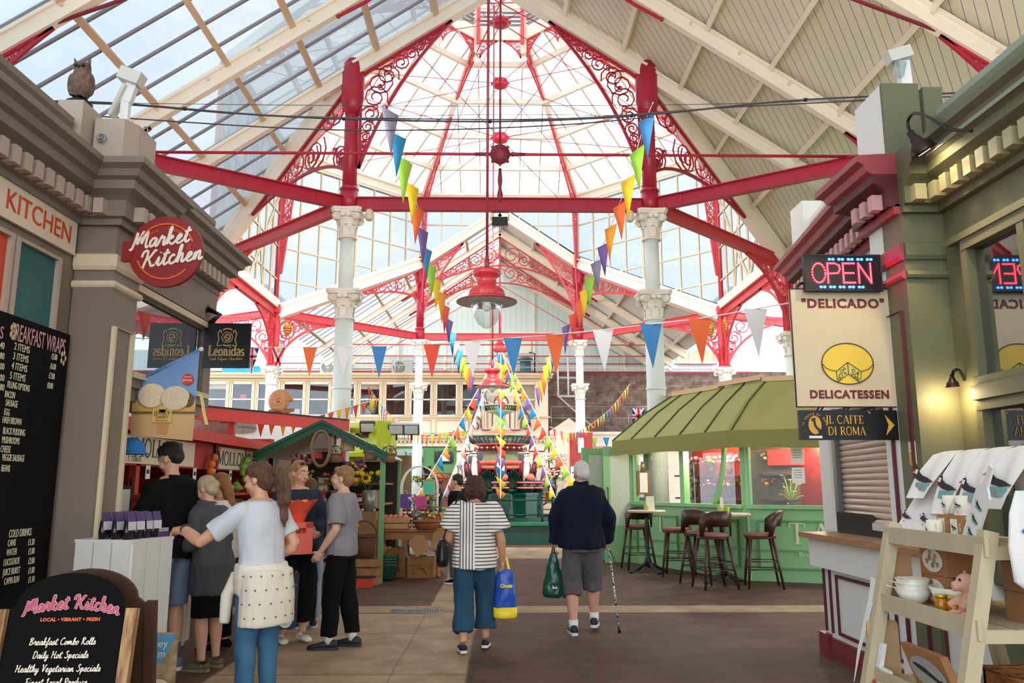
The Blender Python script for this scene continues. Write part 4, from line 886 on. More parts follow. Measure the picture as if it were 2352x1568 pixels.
for x in (-2.1,-1.9,2.1,2.25): l.bar((x,-.07,0),(x,-.07,2.5),.04,.03,(0,1,0))
l.build('maroon_line',M_mar,o,kind='stuff')
for x0,x1,z0,z1 in ((-1.6,-.2,2.6,3.25),(.55,1.5,2.6,3.2),(-1.7,-.4,.6,2.3)): MB().poly(rrect(x0,z0,x1,z1,.2,-.06)).build('window_glass',mat('dark_glass','#20242a'),o)
o = thing('shop_door','red shop door with a tall rounded glass pane right of the fountain','door',(px2(1206),YW - .08,0))
MB().bb((-.75,-.05,0),(.75,.05,2.45)).build('door_leaf',mat('door_red','#b8262c',.4),o); MB().poly(rrect(-.55,.7,.55,2.25,.2,-.07)).build('window_glass',mat('dark_glass','#20242a'),o); MB().ball((.62,-.1,1.1),.05).build('door_knob',M_gold,o)
# low cream shops right of the facade
o = thing('low_shop_building','low cream boarded shop row under the brick wall, with a small pediment','shop',(0,YW,0))
m = MB(); m.bb((2.6,0,0),(9.5,.3,3.2)); m.bb((2.6,-.15,3.55),(9.5,.9,4.15)); m.bb((2.6,-.3,4.15),(9.5,.9,4.3)); m.bb((2.6,0,3.2),(9.5,.4,3.55)); m.poly([(2.55,-.25,4.3),(4.6,-.25,4.3),(3.6,-.25,5.0)],(0,1,0),.6); m.build('wall',boards_mat('cream_boards','#ecd9c3','#cdb8a0','Z',.42,.6,.03),o)
dd = MB(); k = 2.65
while k < 9.4: dd.bb((k,-.12,3.38),(k + .09,0,3.5)); k += .2
dd.build('dentil_row',M_facd,o,kind='stuff')
MB().bb((6.4,-.05,.2),(7.8,.02,2.6)).build('shop_window',mat('shop_dark','#3a2f28'),o)
strokes([(sp2([(0,.8),(.35,1.0),(.3,.2),(.12,0),(0,.15)]),.12),(sp2([(.5,.2),(.75,.3),(.7,.55),(.5,.4),(.6,.05),(.95,.15)]),.1)],mat('sign_red','#d23b3b',.5),plane_M((6.9,-.03,2.75),(1,0,0),(0,0,1)),o,sc=.45)
# terrace clutter above the facade
def rail(a,b_,z0,z1,label,post=1.2,m=None,n=2):
 a,b_ = V(a),V(b_); mb = MB(); L_ = (b_ - a).length; k = max(1,round(L_ / post))
 for i in range(k + 1): p = a.lerp(b_,i / k); mb.cyl(p + V((0,0,z0)),p + V((0,0,z1)),.025,n=6)
 for j in range(n): z = z1 - (z1 - z0) * .45 * j; mb.cyl(a + V((0,0,z)),b_ + V((0,0,z)),.025,n=6)
 return mb.build('guard_rail',m or mat('galvanised','#c9ccd0',.35,.5),label=label,cat='railing')
rail((-7.8,YW + .3,0),(-4.4,YW + .3,0),7.3,8.25,'grey tube guard rail on the cream building roof at left',n=3); rail((-3.6,YW + .3,0),(2.0,YW + .3,0),7.3,8.1,'grey tube guard rail on the cream building roof behind the lamp rod',n=3)
rail((2.7,YW - .1,0),(9.4,YW - .1,0),4.3,5.6,'dark guard rail along the low shop roof in front of the brick',1.4,M_steel)
for x,lb in ((-9.0,'grey air conditioning unit on the roof left of the white column'),(-5.2,'grey air conditioning unit on the roof right of the white column')):
 o = thing('air_conditioner',lb,'air conditioner',(x,YW + .8,7.3)); MB().bb((-.55,-.2,.08),(.55,.2,.85)).build('casing',mat('ac_grey','#b9bab4',.5),o); f = MB()
 for r in (.1,.17,.24,.3): f.tube([(r * math.cos(a) - .15,-.21,.46 + r * math.sin(a)) for a in (2 * PI * i / 16 for i in range(16))],.012,4,closed=True)
 f.build('fan_grille',M_dark,o)
o = thing('blue_tank','blue plastic tank on the roof at far left','tank',(-13.6,YW + .8,7.3)); MB().bb((-1.1,-.3,0),(1.1,.3,.42)).build('tank_body',mat('tank_blue','#2f9fc4',.5),o); MB().bb((-1.15,-.35,.42),(1.15,.35,.5)).build('lid',mat('tank_blue','#2f9fc4'),o)
o = thing('plant_duct','dark ventilation cowl behind the roof rail above the clock','duct',(1.4,YW + 1,7.3)); MB().cyl((0,0,0),(0,0,.9),.3,n=14).lathe([(.45,.9),(.4,1.0),(.1,1.15)],n=14).build('cowl',mat('cowl_teal','#41676a',.5),o); MB().tube([(.5,0,0),(.5,0,1.3),(.2,0,1.35)],.04).build('pipe',M_dark,o)
# caged ladder
o = thing('caged_ladder','white caged ladder on the brick wall right of the cream building','ladder',(4.0,43.0,4.3)); m = MB()
for x in (-.85,-.3,.3): m.cyl((x,0,2.0),(x,0,4.1),.05,n=8)
for z in (2.0,3.0,4.1): m.tube([(-.85,0,z),(.3,0,z),(.3,.5,z),(-.85,.5,z)],.03,5,closed=True)
m.build('cage',mat('ladder_white','#e9ebea',.4),o)
l = MB()
for s in (0,.3): l.bar((-.9 + s * .2,-.15 + s,2.0),(1.0 + s * .2,-.15 + s,-.3 + .6),.06,.08)
for i in range(9): t_ = i / 9; l.bar((-.9 + 1.9 * t_,-.15,2.0 - 1.7 * t_),(-.84 + 1.9 * t_,.15,2.0 - 1.7 * t_),.05,.03)
l.build('sloping_ladder',mat('ladder_tan','#cbb89c',.5),o)
# ================================================================== FOUNTAIN
FX,FY = .04,YC
M_fg = mat('fountain_green','#0f4a3c',.35,var=.25,scale=5); M_fgd = mat('fountain_dark','#0c2a26',.4,var=.2); M_sage = mat('fountain_sage','#a9b596',.5,var=.12,scale=6); M_blueg = mat('fountain_blue_green','#93b3ac',.5); M_coral = mat('fountain_coral','#f0796c',.5); M_pool = mat('pool_blue','#79c4e6',.25)
o = thing('fountain','tall Victorian fountain with two sage bowls on a dark green pedestal in an octagonal basin','fountain',(FX,FY,0))
def octring(r0,r1,z0,z1,mb=None):
 mb = mb or MB(); a = [PI / 8 + i * PI / 4 for i in range(8)]; k = 1 / math.cos(PI / 8)
 q = lambda r,z: [V((r * k * math.cos(t),r * k * math.sin(t),z)) for t in a]; A,B_,C_,D_ = q(r1,z0),q(r1,z1),q(r0,z1),q(r0,z0); vs = A + B_ + C_ + D_; fs = []
 for i in range(8):
  j = (i + 1) % 8; fs += [(i,j,8 + j,8 + i),(8 + i,8 + j,16 + j,16 + i),(16 + i,16 + j,24 + j,24 + i),(24 + i,24 + j,j,i)]
 return mb.add(vs,fs,False)
m = octring(3.25,3.6,0,.5); octring(3.2,3.68,0,.08,m); m.build('basin_wall',M_fg,o); octring(3.2,3.72,.5,.58).build('basin_rim',mat('rim_green','#2a7a5c',.25,var=.3,scale=9),o)
m = MB(); m.lathe([(0,.28),(3.5,.28)],n=8,a0=PI / 8,smooth=False); m.build('pool_water',M_pool,o)
octring(1.75,1.95,.2,.62).build('inner_kerb',M_fg,o)
m = MB(); m.lathe([(1.25,.2),(1.25,.35),(1.05,.45),(.92,1.3),(1.0,1.38),(1.0,1.45)],n=8,a0=PI / 8,smooth=False)
m.build('pedestal',M_fg,o)
lf = MB()
for k in range(8):   # big leaves between the birds
 a = PI / 8 + k * PI / 4; d = V((math.cos(a),math.sin(a),0)); t = V((-d.y,d.x,0))
 for j in range(-4,5):
  q = [d * (.95 - .02 * abs(j)) + t * (j * .03) + V((0,0,1.45)),d * .92 + t * (j * .06) + V((0,0,1.75 - .02 * abs(j))),d * (.98 + .02 * (4 - abs(j))) + t * (j * .085) + V((0,0,2.05 - .05 * abs(j)))]; lf.tube(spline(q,4),[.04] * 8 + [.02],5)
lf.build('leaf_spray',M_fgd,o,kind='stuff')
m = MB(); m.cyl((0,0,1.4),(0,0,2.1),.6,.55,16); m.build('leaf_core',M_fgd,o)
m = MB(); m.lathe([(.85,2.02),(.95,2.08),(.95,2.13),(.7,2.16)],n=24); m.lathe([(.62,2.2),(.82,2.24),(.82,2.3),(.6,2.32)],n=24); m.build('coral_band',M_coral,o)
m = MB(); m.lathe([(.7,2.1),(.66,2.2),(.6,2.32),(.56,2.36),(.54,2.6),(.62,2.64)],n=32,mod=lambda a: 1 + .03 * math.cos(16 * a)); m.build('fluted_drum',mat('drum_olive','#7f8a66',.5),o)
m = MB(); m.lathe([(.62,2.62),(.78,2.68),(.8,2.74),(.6,2.76)],n=32); m.build('maroon_band',M_mar,o)
m = MB()
for k in range(24): a = 2 * PI * k / 24; m.ball((.82 * math.cos(a),.82 * math.sin(a),2.71),.032,6,5)
m.build('bead_row',mat('bead_cream','#f3e7d0',.5),o,kind='stuff')
def bowl(r,z0,z1,nm):
 h = z1 - z0; b1 = MB(); b1.lathe([(r * .55,z0),(r * .7,z0 + .1 * h),(r * .88,z0 + .4 * h),(r * .97,z0 + .8 * h)],n=40); b = b1.build(nm,M_blueg if r > .8 else M_sage,o)
 MB().lathe([(r * .97,z0 + .76 * h),(r * 1.05,z0 + .82 * h),(r * 1.08,z0 + .92 * h),(r * 1.02,z1),(r * .9,z1 - .02),(r * .6,z0 + .3 * h),(0,z0 + .25 * h)],n=40).build('rim',M_sage,b)
 MB().lathe([(r * .56,z0 - .03),(r * .72,z0 + .06 * h),(r * .8,z0 + .2 * h),(r * .72,z0 + .2 * h)],n=40).build('lower_band',M_coral if r > .8 else mat('pale_olive','#c5c793'),b)
 t = MB()
 for k in range(20):
  a = 2 * PI * k / 20
  for e in (-.09,.09): t.tube([((r * q) * math.cos(a + e),(r * q) * math.sin(a + e),z0 + zz * h) for q,zz in ((.82,.22),(.91,.42),(.965,.66),(.985,.8))],.013,5)
  t.tube([((r * .99) * math.cos(a + e),(r * .99) * math.sin(a + e),z0 + .78 * h) for e in (-.09,-.04,.04,.09)],.013,5)
 t.build('petal_line',M_fgd,b,kind='stuff')
bowl(1.05,2.78,3.12,'lower_bowl')
m = MB(); m.lathe([(.42,3.12),(.46,3.18),(.42,3.25),(.3,3.28)],n=24); m.build('coral_collar',M_coral,o)
m = MB(); m.lathe([(.34,3.26),(.28,3.36),(.17,3.6),(.14,3.75),(.2,3.82),(.26,3.86)],n=24,mod=lambda a: 1 + .05 * math.cos(12 * a)); m.build('stem',M_sage,o)
bowl(.57,3.86,4.08,'upper_bowl')
m = MB(); m.lathe([(.12,4.0),(.16,4.1),(.1,4.2),(.02,4.3)],n=16); m.build('finial',M_sage,o)
# bird statues on plinths round the pedestal
BN = {6: 'facing the camera under the front bunting line',5: 'left front, behind the curly-haired woman',7: 'right front, beside the red door',4: 'left side of the pedestal',0: 'right side of the pedestal'}
for k,lb in BN.items():
 a = k * PI / 4; c = V((FX + 1.08 * math.cos(a),FY + 1.08 * math.sin(a),0)); o = thing('bird_statue',f'crested white bird statue with maroon wings, {lb}','statue',c,a + PI / 2,'bird statues on the fountain')
 m = MB(); m.box((0,0,.75),(.5,.5,1.1)); m.box((0,0,1.3),(.56,.56,.08)); m.build('plinth',M_fg,o)
 m = MB()
 for z in (1.46,1.62): m.cyl((0,0,z),(0,0,z + .05),.27,n=20)
 m.build('coral_ring',M_coral,o); m = MB(); m.cyl((0,0,1.34),(0,0,1.7),.24,n=20); m.build('drum',M_fgd,o)
 m = MB(); m.loft([((0,0,1.75),.07,.07),((0,.02,1.9),.13,.12),((0,0,2.1),.15,.13),((0,-.03,2.3),.09,.09),((0,-.05,2.42),.06,.06),((0,-.06,2.5),.08,.08),((0,-.06,2.58),.05,.05)],14); m.ball((0,-.06,2.5),.095); m.cyl((0,-.12,2.5),(0,-.3,2.44),.035,.008,8); m.tube([(0,.12,1.9),(0,.2,1.8),(0,.22,1.7)],[.06,.05,.03],8)
 for s in (-1,1): m.cyl((s * .06,0,1.68),(s * .06,0,1.85),.025,n=6)
 m.build('bird_body',mat('statue_white','#efeae0',.45),o)
 m = MB()
 for s in (-1,1): m.loft([((s * .15,.03,1.82),.02,.05),((s * .17,.03,2.0),.035,.1),((s * .15,0,2.2),.03,.08),((s * .1,-.02,2.3),.015,.03)],10)
 m.cyl((0,-.05,2.58),(0,-.02,2.74),.03,.006,6); m.build('wing',mat('statue_maroon','#7a2030',.45),o); m = MB(); m.tube([(.085 * math.cos(t),-.06 + .1 * math.sin(t),2.52) for t in (2 * PI * i / 12 for i in range(12))],.018,5,closed=True); m.build('eye_band',M_black,o)
 if k in (6,7): MB().ball((.1,-.12,1.8),(.13,.13,.12)).build('coral_shell',M_coral,o)
# railing round the basin
m = MB(); R = 3.05; prev = None; pts = []
for k in range(8):
 a = PI / 8 + k * PI / 4
 for e in range(2): p,q = V((R * math.cos(a),R * math.sin(a),0)),V((R * math.cos(a + PI / 4),R * math.sin(a + PI / 4),0)); pts.append(p.lerp(q,e / 2))
o = thing('fountain_railing','dark green iron railing standing in the fountain basin','railing',(FX,FY,0)); fr = MB(); po = MB()
for i,p in enumerate(pts):
 q = pts[(i + 1) % len(pts)]; po.cyl(p + V((0,0,.25)),p + V((0,0,1.22)),.03,n=8); po.ball(p + V((0,0,1.24)),.045)
 for z in (1.15,.75): fr.cyl(p + V((0,0,z)),q + V((0,0,z)),.02,n=6)
po.build('post',M_fgd,o,kind='stuff'); fr.build('rail',M_fgd,o)
# ================================================================== LEFT: corner shops
M_tan = mat('shop_tan','#85766a',.55,var=.06,scale=2); M_tanl = mat('shop_stone','#b5a494',.55); M_cr = mat('band_cream','#d8c8a8',.5)
CORN = [(0,3.58),(.05,3.58),(.05,3.63),(.09,3.64),(.09,3.77),(.13,3.8),(.19,3.83),(.19,3.9),(.23,3.92),(.25,3.97),(.3,4.0),(.3,4.05),(0,4.07)]
PARA = [(-.12,4.05),(-.03,4.05),(-.03,4.27),(.02,4.29),(.05,4.33),(.05,4.38),(-.12,4.4)]
LP = [(-3.35,1.5),(-3.35,6.2),(-3.04,6.2),(-3.04,6.66),(-3.1,6.66),(-3.1,8.55),(-6.5,8.55)]
o = thing('corner_shop','grey brown corner shop with pilaster, dentil cornice and parapet at far left','shop',(0,0,0))
m = MB(); m.bb((-6.5,1.5,0),(-3.35,6.25,.9)); m.bb((-6.5,1.5,2.5),(-3.36,6.25,3.6)); m.bb((-6.5,1.5,0),(-3.6,6.25,4.05)); m.build('shop_wall',M_tan,o)
m = MB(); sweep(m,LP,CORN); sweep(m,[(-3.1,8.56),(-3.1,6.6)],[(0,3.25),(.04,3.25),(.04,3.6),(0,3.6)],False); m.build('cornice',M_tan,o)
m = MB(); sweep(m,[(-3.38,1.5),(-3.38,5.95)],PARA); sweep(m,[(-3.14,6.66),(-3.14,8.4),(-6.4,8.4)],PARA); m.build('parapet',M_tan,o)
m = MB()
for p,n,d in offset_row(LP,.135): m.box(p + n * .12 + V((0,0,3.7)),(.1,.075,.12),math.atan2(n.y,n.x))
m.build('dentil_row',M_tanl,o,kind='stuff')
m = MB(); m.bb((-3.35,6.2,0),(-3.04,6.64,3.62)); m.build('pilaster',M_tan,o)
PP = [(-3.35,6.2),(-3.04,6.2),(-3.04,6.64),(-3.1,6.64)]
m = MB(); sweep(m,PP,[(0,3.22),(.02,3.22),(.035,3.25),(.035,3.34),(0,3.36)]); sweep(m,PP,[(0,3.07),(.025,3.08),(.035,3.1),(.025,3.13),(0,3.14)]); m.build('pilaster_band',M_cr,o)
m = MB(); m.tube([(-3.03,6.26,.1),(-3.03,6.26,2.78),(-3.03,6.58,2.78),(-3.03,6.58,.1)],0,flat=(.018,.02),up=(1,0,0)); m.build('panel_moulding',M_cr,o)
m = MB(); m.poly([(-3.28,6.16,4.05),(-3.04,6.16,4.05),(-2.98,6.3,4.05),(-2.98,6.62,4.05),(-3.28,6.62,4.05)],(0,0,1),.43); m.bb((-3.5,6.0,4.05),(-3.3,6.3,4.56)); m.build('corner_block',M_tanl,o)
m = MB(); m.tube([(-3.2 + .03 * math.cos(a),6.13,4.3 + .03 * math.sin(a)) for a in (2 * PI * i / 12 for i in range(12))],.008,5,closed=True); m.cyl((-3.2,6.17,4.3),(-3.23,6.13,4.3),.008,n=5); m.tube([(-2.99,6.4,4.5 + .03 * math.sin(a) + .02) if False else (-2.99 + .02 * math.cos(a),6.4 + .02,4.5 + .03 * math.sin(a)) for a in (2 * PI * i / 10 for i in range(10))],.007,5,closed=True); m.build('ring_hook',M_steel,o)
# second unit: the chocolate shop window
o = thing('chocolate_shop','chocolate shop front with glazed transom and planked counter behind the round sign','shop',(0,0,0))
m = MB(); m.bb((-3.14,6.66,3.15),(-3.1,8.55,3.6)); m.bb((-3.16,6.66,2.36),(-3.06,8.5,2.46)); m.bb((-3.2,8.35,2.36),(-3.08,8.55,3.6)); m.bb((-3.16,6.64,2.25),(-3.1,8.4,2.36)); m.bb((-6.4,6.66,2.3),(-3.16,8.5,2.36)); m.bb((-3.18,6.66,0),(-3.1,6.74,2.3)); m.bb((-6.4,8.45,2.36),(-3.1,8.55,4.05)); m.build('frame',M_tan,o)
MB().bar((-3.07,6.66,3.2),(-3.07,8.45,3.2),.05,.06).bar((-3.05,6.66,2.46),(-3.05,8.4,2.46),.05,.05).build('window_moulding',M_cr,o)
MB().poly([(-3.12,6.66,2.46),(-3.12,8.36,2.46),(-3.12,8.36,3.16),(-3.12,6.66,3.16)]).build('window_glass',glass('shop_glass',(.45,.48,.5),.2,.01),o)
MB().bb((-3.13,6.7,2.46),(-3.125,7.6,2.68)).build('navy_panel',mat('navy_panel','#2c3150',.4),o)
MB().bb((-6.4,6.3,0),(-4.6,8.4,3.6)).build('shop_interior',mat('warm_interior','#6b4a30',.8,var=.4),o)
m = MB()
for i in range(14): m.bb((-3.12,6.72 + .125 * i,.05),(-3.08,6.83 + .125 * i,.95))
m.bb((-3.5,6.7,.0),(-3.12,8.44,.95)); m.build('planked_counter',mat('plank_white','#d9d4c8',.6,var=.1),o); MB().bb((-3.55,6.68,.95),(-3.02,8.44,1.0)).build('counter_top',mat('plank_white','#d9d4c8'),o)
# fascia sign, panels, menu board on the near wall
o = thing('fascia_sign','cream fascia board with orange red capitals high on the left wall','sign',(-3.35,4.6,3.45)); MB().bb((0,-1.2,-.13),(.03,1.53,.13)).build('board',mat('fascia_cream','#e3d3bc',.5),o)
text('KITCHEN',.2,mat('sign_orange','#cf4a22',.5),plane_M((.032,1.03,0),(0,1,0),(0,0,1)),o,sx=1.0)
def wallpanel(name,lb,y0,y1,z0,z1,m):
 o = thing(name,lb,'panel',(-3.36,0,0)); MB().bb((0,y0,z0),(.02,y1,z1)).build('panel_face',m,o); f = MB(); f.tube([(.02,y0,z0),(.02,y1,z0),(.02,y1,z1),(.02,y0,z1)],0,closed=True,flat=(.025,.03),up=(1,0,0)); f.build('panel_frame',M_tanl,o)
wallpanel('wall_panel','dark teal panel between the fascia board and the menu blackboard',5.4,5.93,2.3,3.23,mat('teal_panel','#0f5a5c',.45)); wallpanel('wall_panel','orange panel at the left edge beside the teal panel',4.6,5.33,2.3,3.23,mat('orange_panel','#c8421f',.45))
o = thing('menu_blackboard','tall chalked menu blackboard on the left wall','blackboard',(-3.33,0,0)); MB().bb((0,4.4,.15),(.03,6.14,2.69)).build('board',mat('chalk_black','#0a0a0a',.8,spec=.15),o)
M_chalk = mat('chalk','#d9d3b4',.9); M_pink = mat('chalk_pink','#cf9aa0',.9)
def chalk(s,px,py,h,m=M_chalk,sx=.78,al='CENTER'):
 p = RX(px,py,-3.3); text(s,h * .74,m,plane_M((.033,p.y,p.z),(0,1,0),(0,0,1)),o,sx=sx,align=al,ex=.001)
text('BREAKFAST WRAPS',.17,M_pink,plane_M((.033,5.74,2.575),(0,1,0),(0,0,1)),o,sx=.46,ex=.001); chalk('S',3,765,.16,M_pink)
for s,pr,x,y in (('2 ITEMS','£5.00',50,800),('3 ITEMS','£6.00',47,822),('4 ITEMS','£7.00',44,844),('5 ITEMS','£8.00',40,866)): chalk(s,x,y,.095); chalk(pr,x + 74,y + 20,.085,sx=.55)
for s,x,y in (('FILLING OPTIONS',42,888),('BACON',22,907),('SAUSAGE',26,927),('EGG',15,947),('HASH BROWN',27,967),('BLACK PUDDING',32,992),('MUSHROOMS',24,1012),('CHEESE',12,1032),('VEGGIE SAUSAGE',30,1052),('BEANS',12,1076)): chalk(s,x,y,.088,sx=.5)
for s,y in (('40',794),('80',818),('00',842),('00',868),('80',890)): chalk(s,4,y,.085)
for s,pr,y in (('COLD DRINKS','',1224),('CANS','£1.20',1247),('WATER','£1.00',1268),('LUCOZADE','£2.00',1290),('JUICE BURST','£1.80',1312),('CAPRI-SUN','£1.10',1333)): chalk(s,46 if not pr else 26,y,.1 if not pr else .085,sx=.55); pr and chalk(pr,71,y - 2,.085,sx=.55)
fl = MB()
for yy,zz in ((5.42,2.58),(6.07,2.5)):
 for k in range(5): a = k * PI / 2.5; fl.ball((.033,yy + .03 * math.cos(a),zz + .04 * math.sin(a)),(.004,.013,.022),8,5)
fl.build('chalk_flower',mat('chalk_cream','#c9b68a',.8),o,kind='stuff')
# owl on the post
o = thing('owl_figure','brown plastic owl perched on the post above the left cornice','owl figure',(-3.41,6.14,4.56)); m = MB()
m.loft([((0,0,.08),.055,.05),((0,0,.13),.08,.075),((0,0,.2),.085,.08),((0,0,.27),.07,.07),((0,0,.32),.066,.062),((0,0,.37),.062,.06),((0,0,.395),.03,.03)],16)
for s in (-1,1): m.cyl((s * .045,-.01,.37),(s * .07,-.02,.43),.022,.003,8); m.ball((s * .075,0,.2),(.025,.06,.1))
m.cyl((0,.04,.12),(0,.1,.05),.04,.02,8)
blob(m,'owl_body',mat('owl_brown','#7d6250',.7,var=.5,scale=25,col2='#4d3a30'),.007,2,o)
m = MB()
for s in (-1,1): m.ball((s * .03,-.055,.345),.017)
m.build('eye',M_black,o); MB().cyl((0,-.06,.335),(0,-.085,.315),.012,.002,6).build('beak',M_dark,o); MB().lathe([(.1,0),(.1,.04),(.06,.06),(.05,.09)],n=14).build('perch',M_black,o); m = MB()
for s in (-1,1):
 for e in (-1,0,1): m.cyl((s * .03,-.03,.09),(s * .03 + e * .015,-.08,.075),.008,.004,5)
m.build('claw',M_black,o)
# wall lamp bracket on the parapet
o = thing('parapet_light','white slab floodlight on an angled arm behind the left corner block','light',RY(285,285,6.5)); R = Matrix.Rotation(.35,3,'Y')
MB().bar((0,0,0),(.0,0,.22),.07,.05,(0,1,0)).bar((0,0,.2),(.06,0,.42),.09,.06,(0,1,0)).build('arm',M_white,o); MB().box((.04,-.02,.42),(.19,.12,.11),R=R).box((-.05,-.02,.2),(.03,.1,.3),R=R).build('lamp_housing',mat('lamp_white','#d6d2c8',.5),o)
# round hanging sign
def disc(mb,c,r,t,n=48): return mb.cyl(V(c) + V((0,t,0)),c,r,n=n)
c = RY(380,577,6.21); o = thing('round_sign','round dark red hanging sign with cream script on the left pilaster','sign',c); disc(MB(),(0,0,0),.29,.04).build('disc',mat('sign_red_dark','#8e1717',.45),o)
m = MB()
for a0,a1 in ((20,150),(200,320)):
 m.tube([(.225 * math.cos(math.radians(a)),-.004,.225 * math.sin(math.radians(a))) for a in range(a0,a1 + 1,5)],0,flat=(.006,.004),up=(0,1,0))
m.build('arc_line',mat('sign_orange_line','#e8641f',.5),o); M_ivory = mat('ivory_letter','#efe3cf',.5)
PM = plane_M((0,-.002,0),(1,0,0),(0,0,1))
script('Market',.07,M_ivory,PM @ Matrix.Translation((-.05,.045,0)),o,.26,rise=.16); script('Kitchen',.07,M_ivory,PM @ Matrix.Translation((.05,-.1,0)),o,.26,rise=.16)
def arctext(s,size,r,a_mid,m,PM,o,sp=1.0,z=0):
 L_ = len(s)
 for i,ch in enumerate(s):
  if ch == ' ': continue
  a = math.radians(a_mid - (i - (L_ - 1) / 2) * sp); M2 = PM @ Matrix.Translation((r * math.cos(a),r * math.sin(a),z)) @ Matrix.Rotation(a - PI / 2,4,'Z'); text(ch if ch != '·' else '•',size,m,M2,o,ex=.001)
arctext('LOCAL · VIBRANT · FRESH',.035,.185,65,mat('sign_orange_line','#e8641f'),PM,o,6.6,.001)
MB().box((-.3,.02,0),(.08,.05,.16)).build('wall_bracket',mat('sign_red_dark','#8e1717'),o)
# square hanging sign
c = RY(521,793,8.3); o = thing('square_sign','square near-black hanging sign with gold lettering at the end of the left shop','sign',c); MB().bb((-.24,0,-.235),(.24,.03,.235)).build('board',mat('sign_navy','#080a16',.3),o); M_gl = mat('gold_letter','#c9a86a',.4,.2)
PM = plane_M((0,-.002,0),(1,0,0),(0,0,1)); serif('Leonidas',.105,M_gl,PM @ Matrix.Translation((0,-.055,0)),o,sx=.85,gap=.02,bold=.05)
script('Fresh Belgian Chocolates',.0165,M_gl,PM @ Matrix.Translation((0,-.155,0)),o,.16); strokes([([(-.14,-.105),(.14,-.105)],.004)],M_gl,PM,o)
m = [( [(.055 * math.cos(a),.085 + .055 * math.sin(a)) for a in (2 * PI * i / 24 for i in range(25))],.008)]
for s in (-1,1): m.append((sp2([(s * .05,.0),(s * .1,.0),(s * .085,.06),(s * .095,.12),(s * .075,.16),(s * .06,.13)]),.01))
m += [(sp2([(-.05,.16),(-.02,.175),(.02,.175),(.05,.16)]),.014),(sp2([(-.04,.005),(0,-.005),(.04,.005)]),.014),(sp2([(-.03,.07),(-.01,.11),(.02,.11),(.03,.08),(.01,.05),(-.02,.06)]),.014),(sp2([(-.02,.09),(.02,.07)]),.01)]
strokes(m,M_gl,PM,o,name='crest'); MB().tube([(-.2,.02,.235),(-.1,.02,.33),(-.25,.02,.4)],.03).cyl((-.22,.02,.36),(-.3,.02,.36),.08,n=14).build('bracket',M_black,o)
# ice cream banner on a blue pole
o = thing('ice_cream_banner','blue and sand coloured ice cream banner hanging from a slanted blue pole','banner',(0,0,0)); a,b_ = RY(283,889,6.9),RY(462,802,6.9); d = (b_ - a)
MB().cyl(a,b_,.014,n=10).build('pole',mat('pole_blue','#5b86b3',.4),o); m = MB(); m.ball(b_,.022); m.cyl(a,a.lerp(b_,.14),.016,.014,10); m.build('pole_end',mat('pole_ivory','#e5dcc8',.4),o)
q = [RY(x,y,6.9) for x,y in ((304,884),(459,806),(441,1012),(298,999))]; wav = lambda p: p
fm_,N,L,b = nodes_mat('banner_print',.6)
tcn = N.new('ShaderNodeTexCoord'); sp = N.new('ShaderNodeSeparateXYZ'); L.new(tcn.outputs['Generated'],sp.inputs[0]); nz = N.new('ShaderNodeTexNoise'); nz.inputs['Scale'].default_value = 14; L.new(tcn.outputs['Generated'],nz.inputs[0])
rp = N.new('ShaderNodeValToRGB'); rp.color_ramp.elements[0].position = .0; rp.color_ramp.elements[0].color = lin('#c9a06c'); rp.color_ramp.elements[1].position = 1; rp.color_ramp.elements[1].color = lin('#6b8fc0')
for ps,cc in ((.28,'#d2ab74'),(.31,'#3b2b1c'),(.33,'#d6a33f'),(.4,'#dcb37c'),(.44,'#c9a878'),(.47,'#3f6ea0'),(.52,'#7fa3cc')): e = rp.color_ramp.elements.new(ps); e.color = lin(cc)
L.new(sp.outputs[2],rp.inputs[0]); L.new(rp.outputs[0],b.inputs['Base Color'])
m = MB(); n = 10
for i in range(n + 1):
 t = i / n; tp,bt = q[0].lerp(q[1],t),q[3].lerp(q[2],t)
 for j in range(7): u = j / 6; m.v.append(tuple(tp.lerp(bt,u) + V((0,.012 * math.sin(6 * t + 2 * u),0))))
for i in range(n):
 for j in range(6): m.f.append([i * 7 + j,i * 7 + j + 1,(i + 1) * 7 + j + 1,(i + 1) * 7 + j]); m.m.append(0); m.sm.append(True)
m.build('banner_cloth',fm_,o)
def flatball(nm,px,py,rx,ry,mm,yy=6.885,th=.008): MB().ball(RY(px,py,yy),(rx,th,ry),20,10).build(nm,mm,o)
M_ice = mat('print_cream','#ead6b3',.7,var=.2,scale=40)
flatball('scoop',348,908,.12,.105,M_ice); flatball('scoop',402,914,.125,.105,M_ice,6.88); flatball('rock',432,918,.05,.06,mat('print_rock','#6d5436',.8))
p = RY(372,965,6.885); MB().poly([p + V((-.07,0,.05)),p + V((.07,0,.05)),p + V((.045,0,-.12)),p + V((-.03,0,-.12))],(0,1,0),.004).build('cone',mat('print_cone','#c08d54',.7),o)
p = RY(372,955,6.875); MB().bb(p + V((-.082,0,-.055)),p + V((.082,.004,.055))).build('label_plate',mat('print_gold','#d9b45a',.5),o); MB().cyl(p + V((0,0,.055)),p + V((0,.004,.055)),.03,n=16).build('label_badge',mat('print_gold','#d9b45a'),o)
PM = plane_M(p + V((0,-.002,0)),(1,0,0),(0,0,1)); M_ink = mat('ink_brown','#2d2013',.6); text('JERSEY',.047,M_ink,PM @ Matrix.Translation((0,.024,0)),o,ex=.001); text('DAIRY',.038,M_ink,PM @ Matrix.Translation((0,-.011,0)),o,ex=.001); text('PURE SINCE 1763',.014,M_ink,PM @ Matrix.Translation((0,-.04,0)),o,ex=.001)
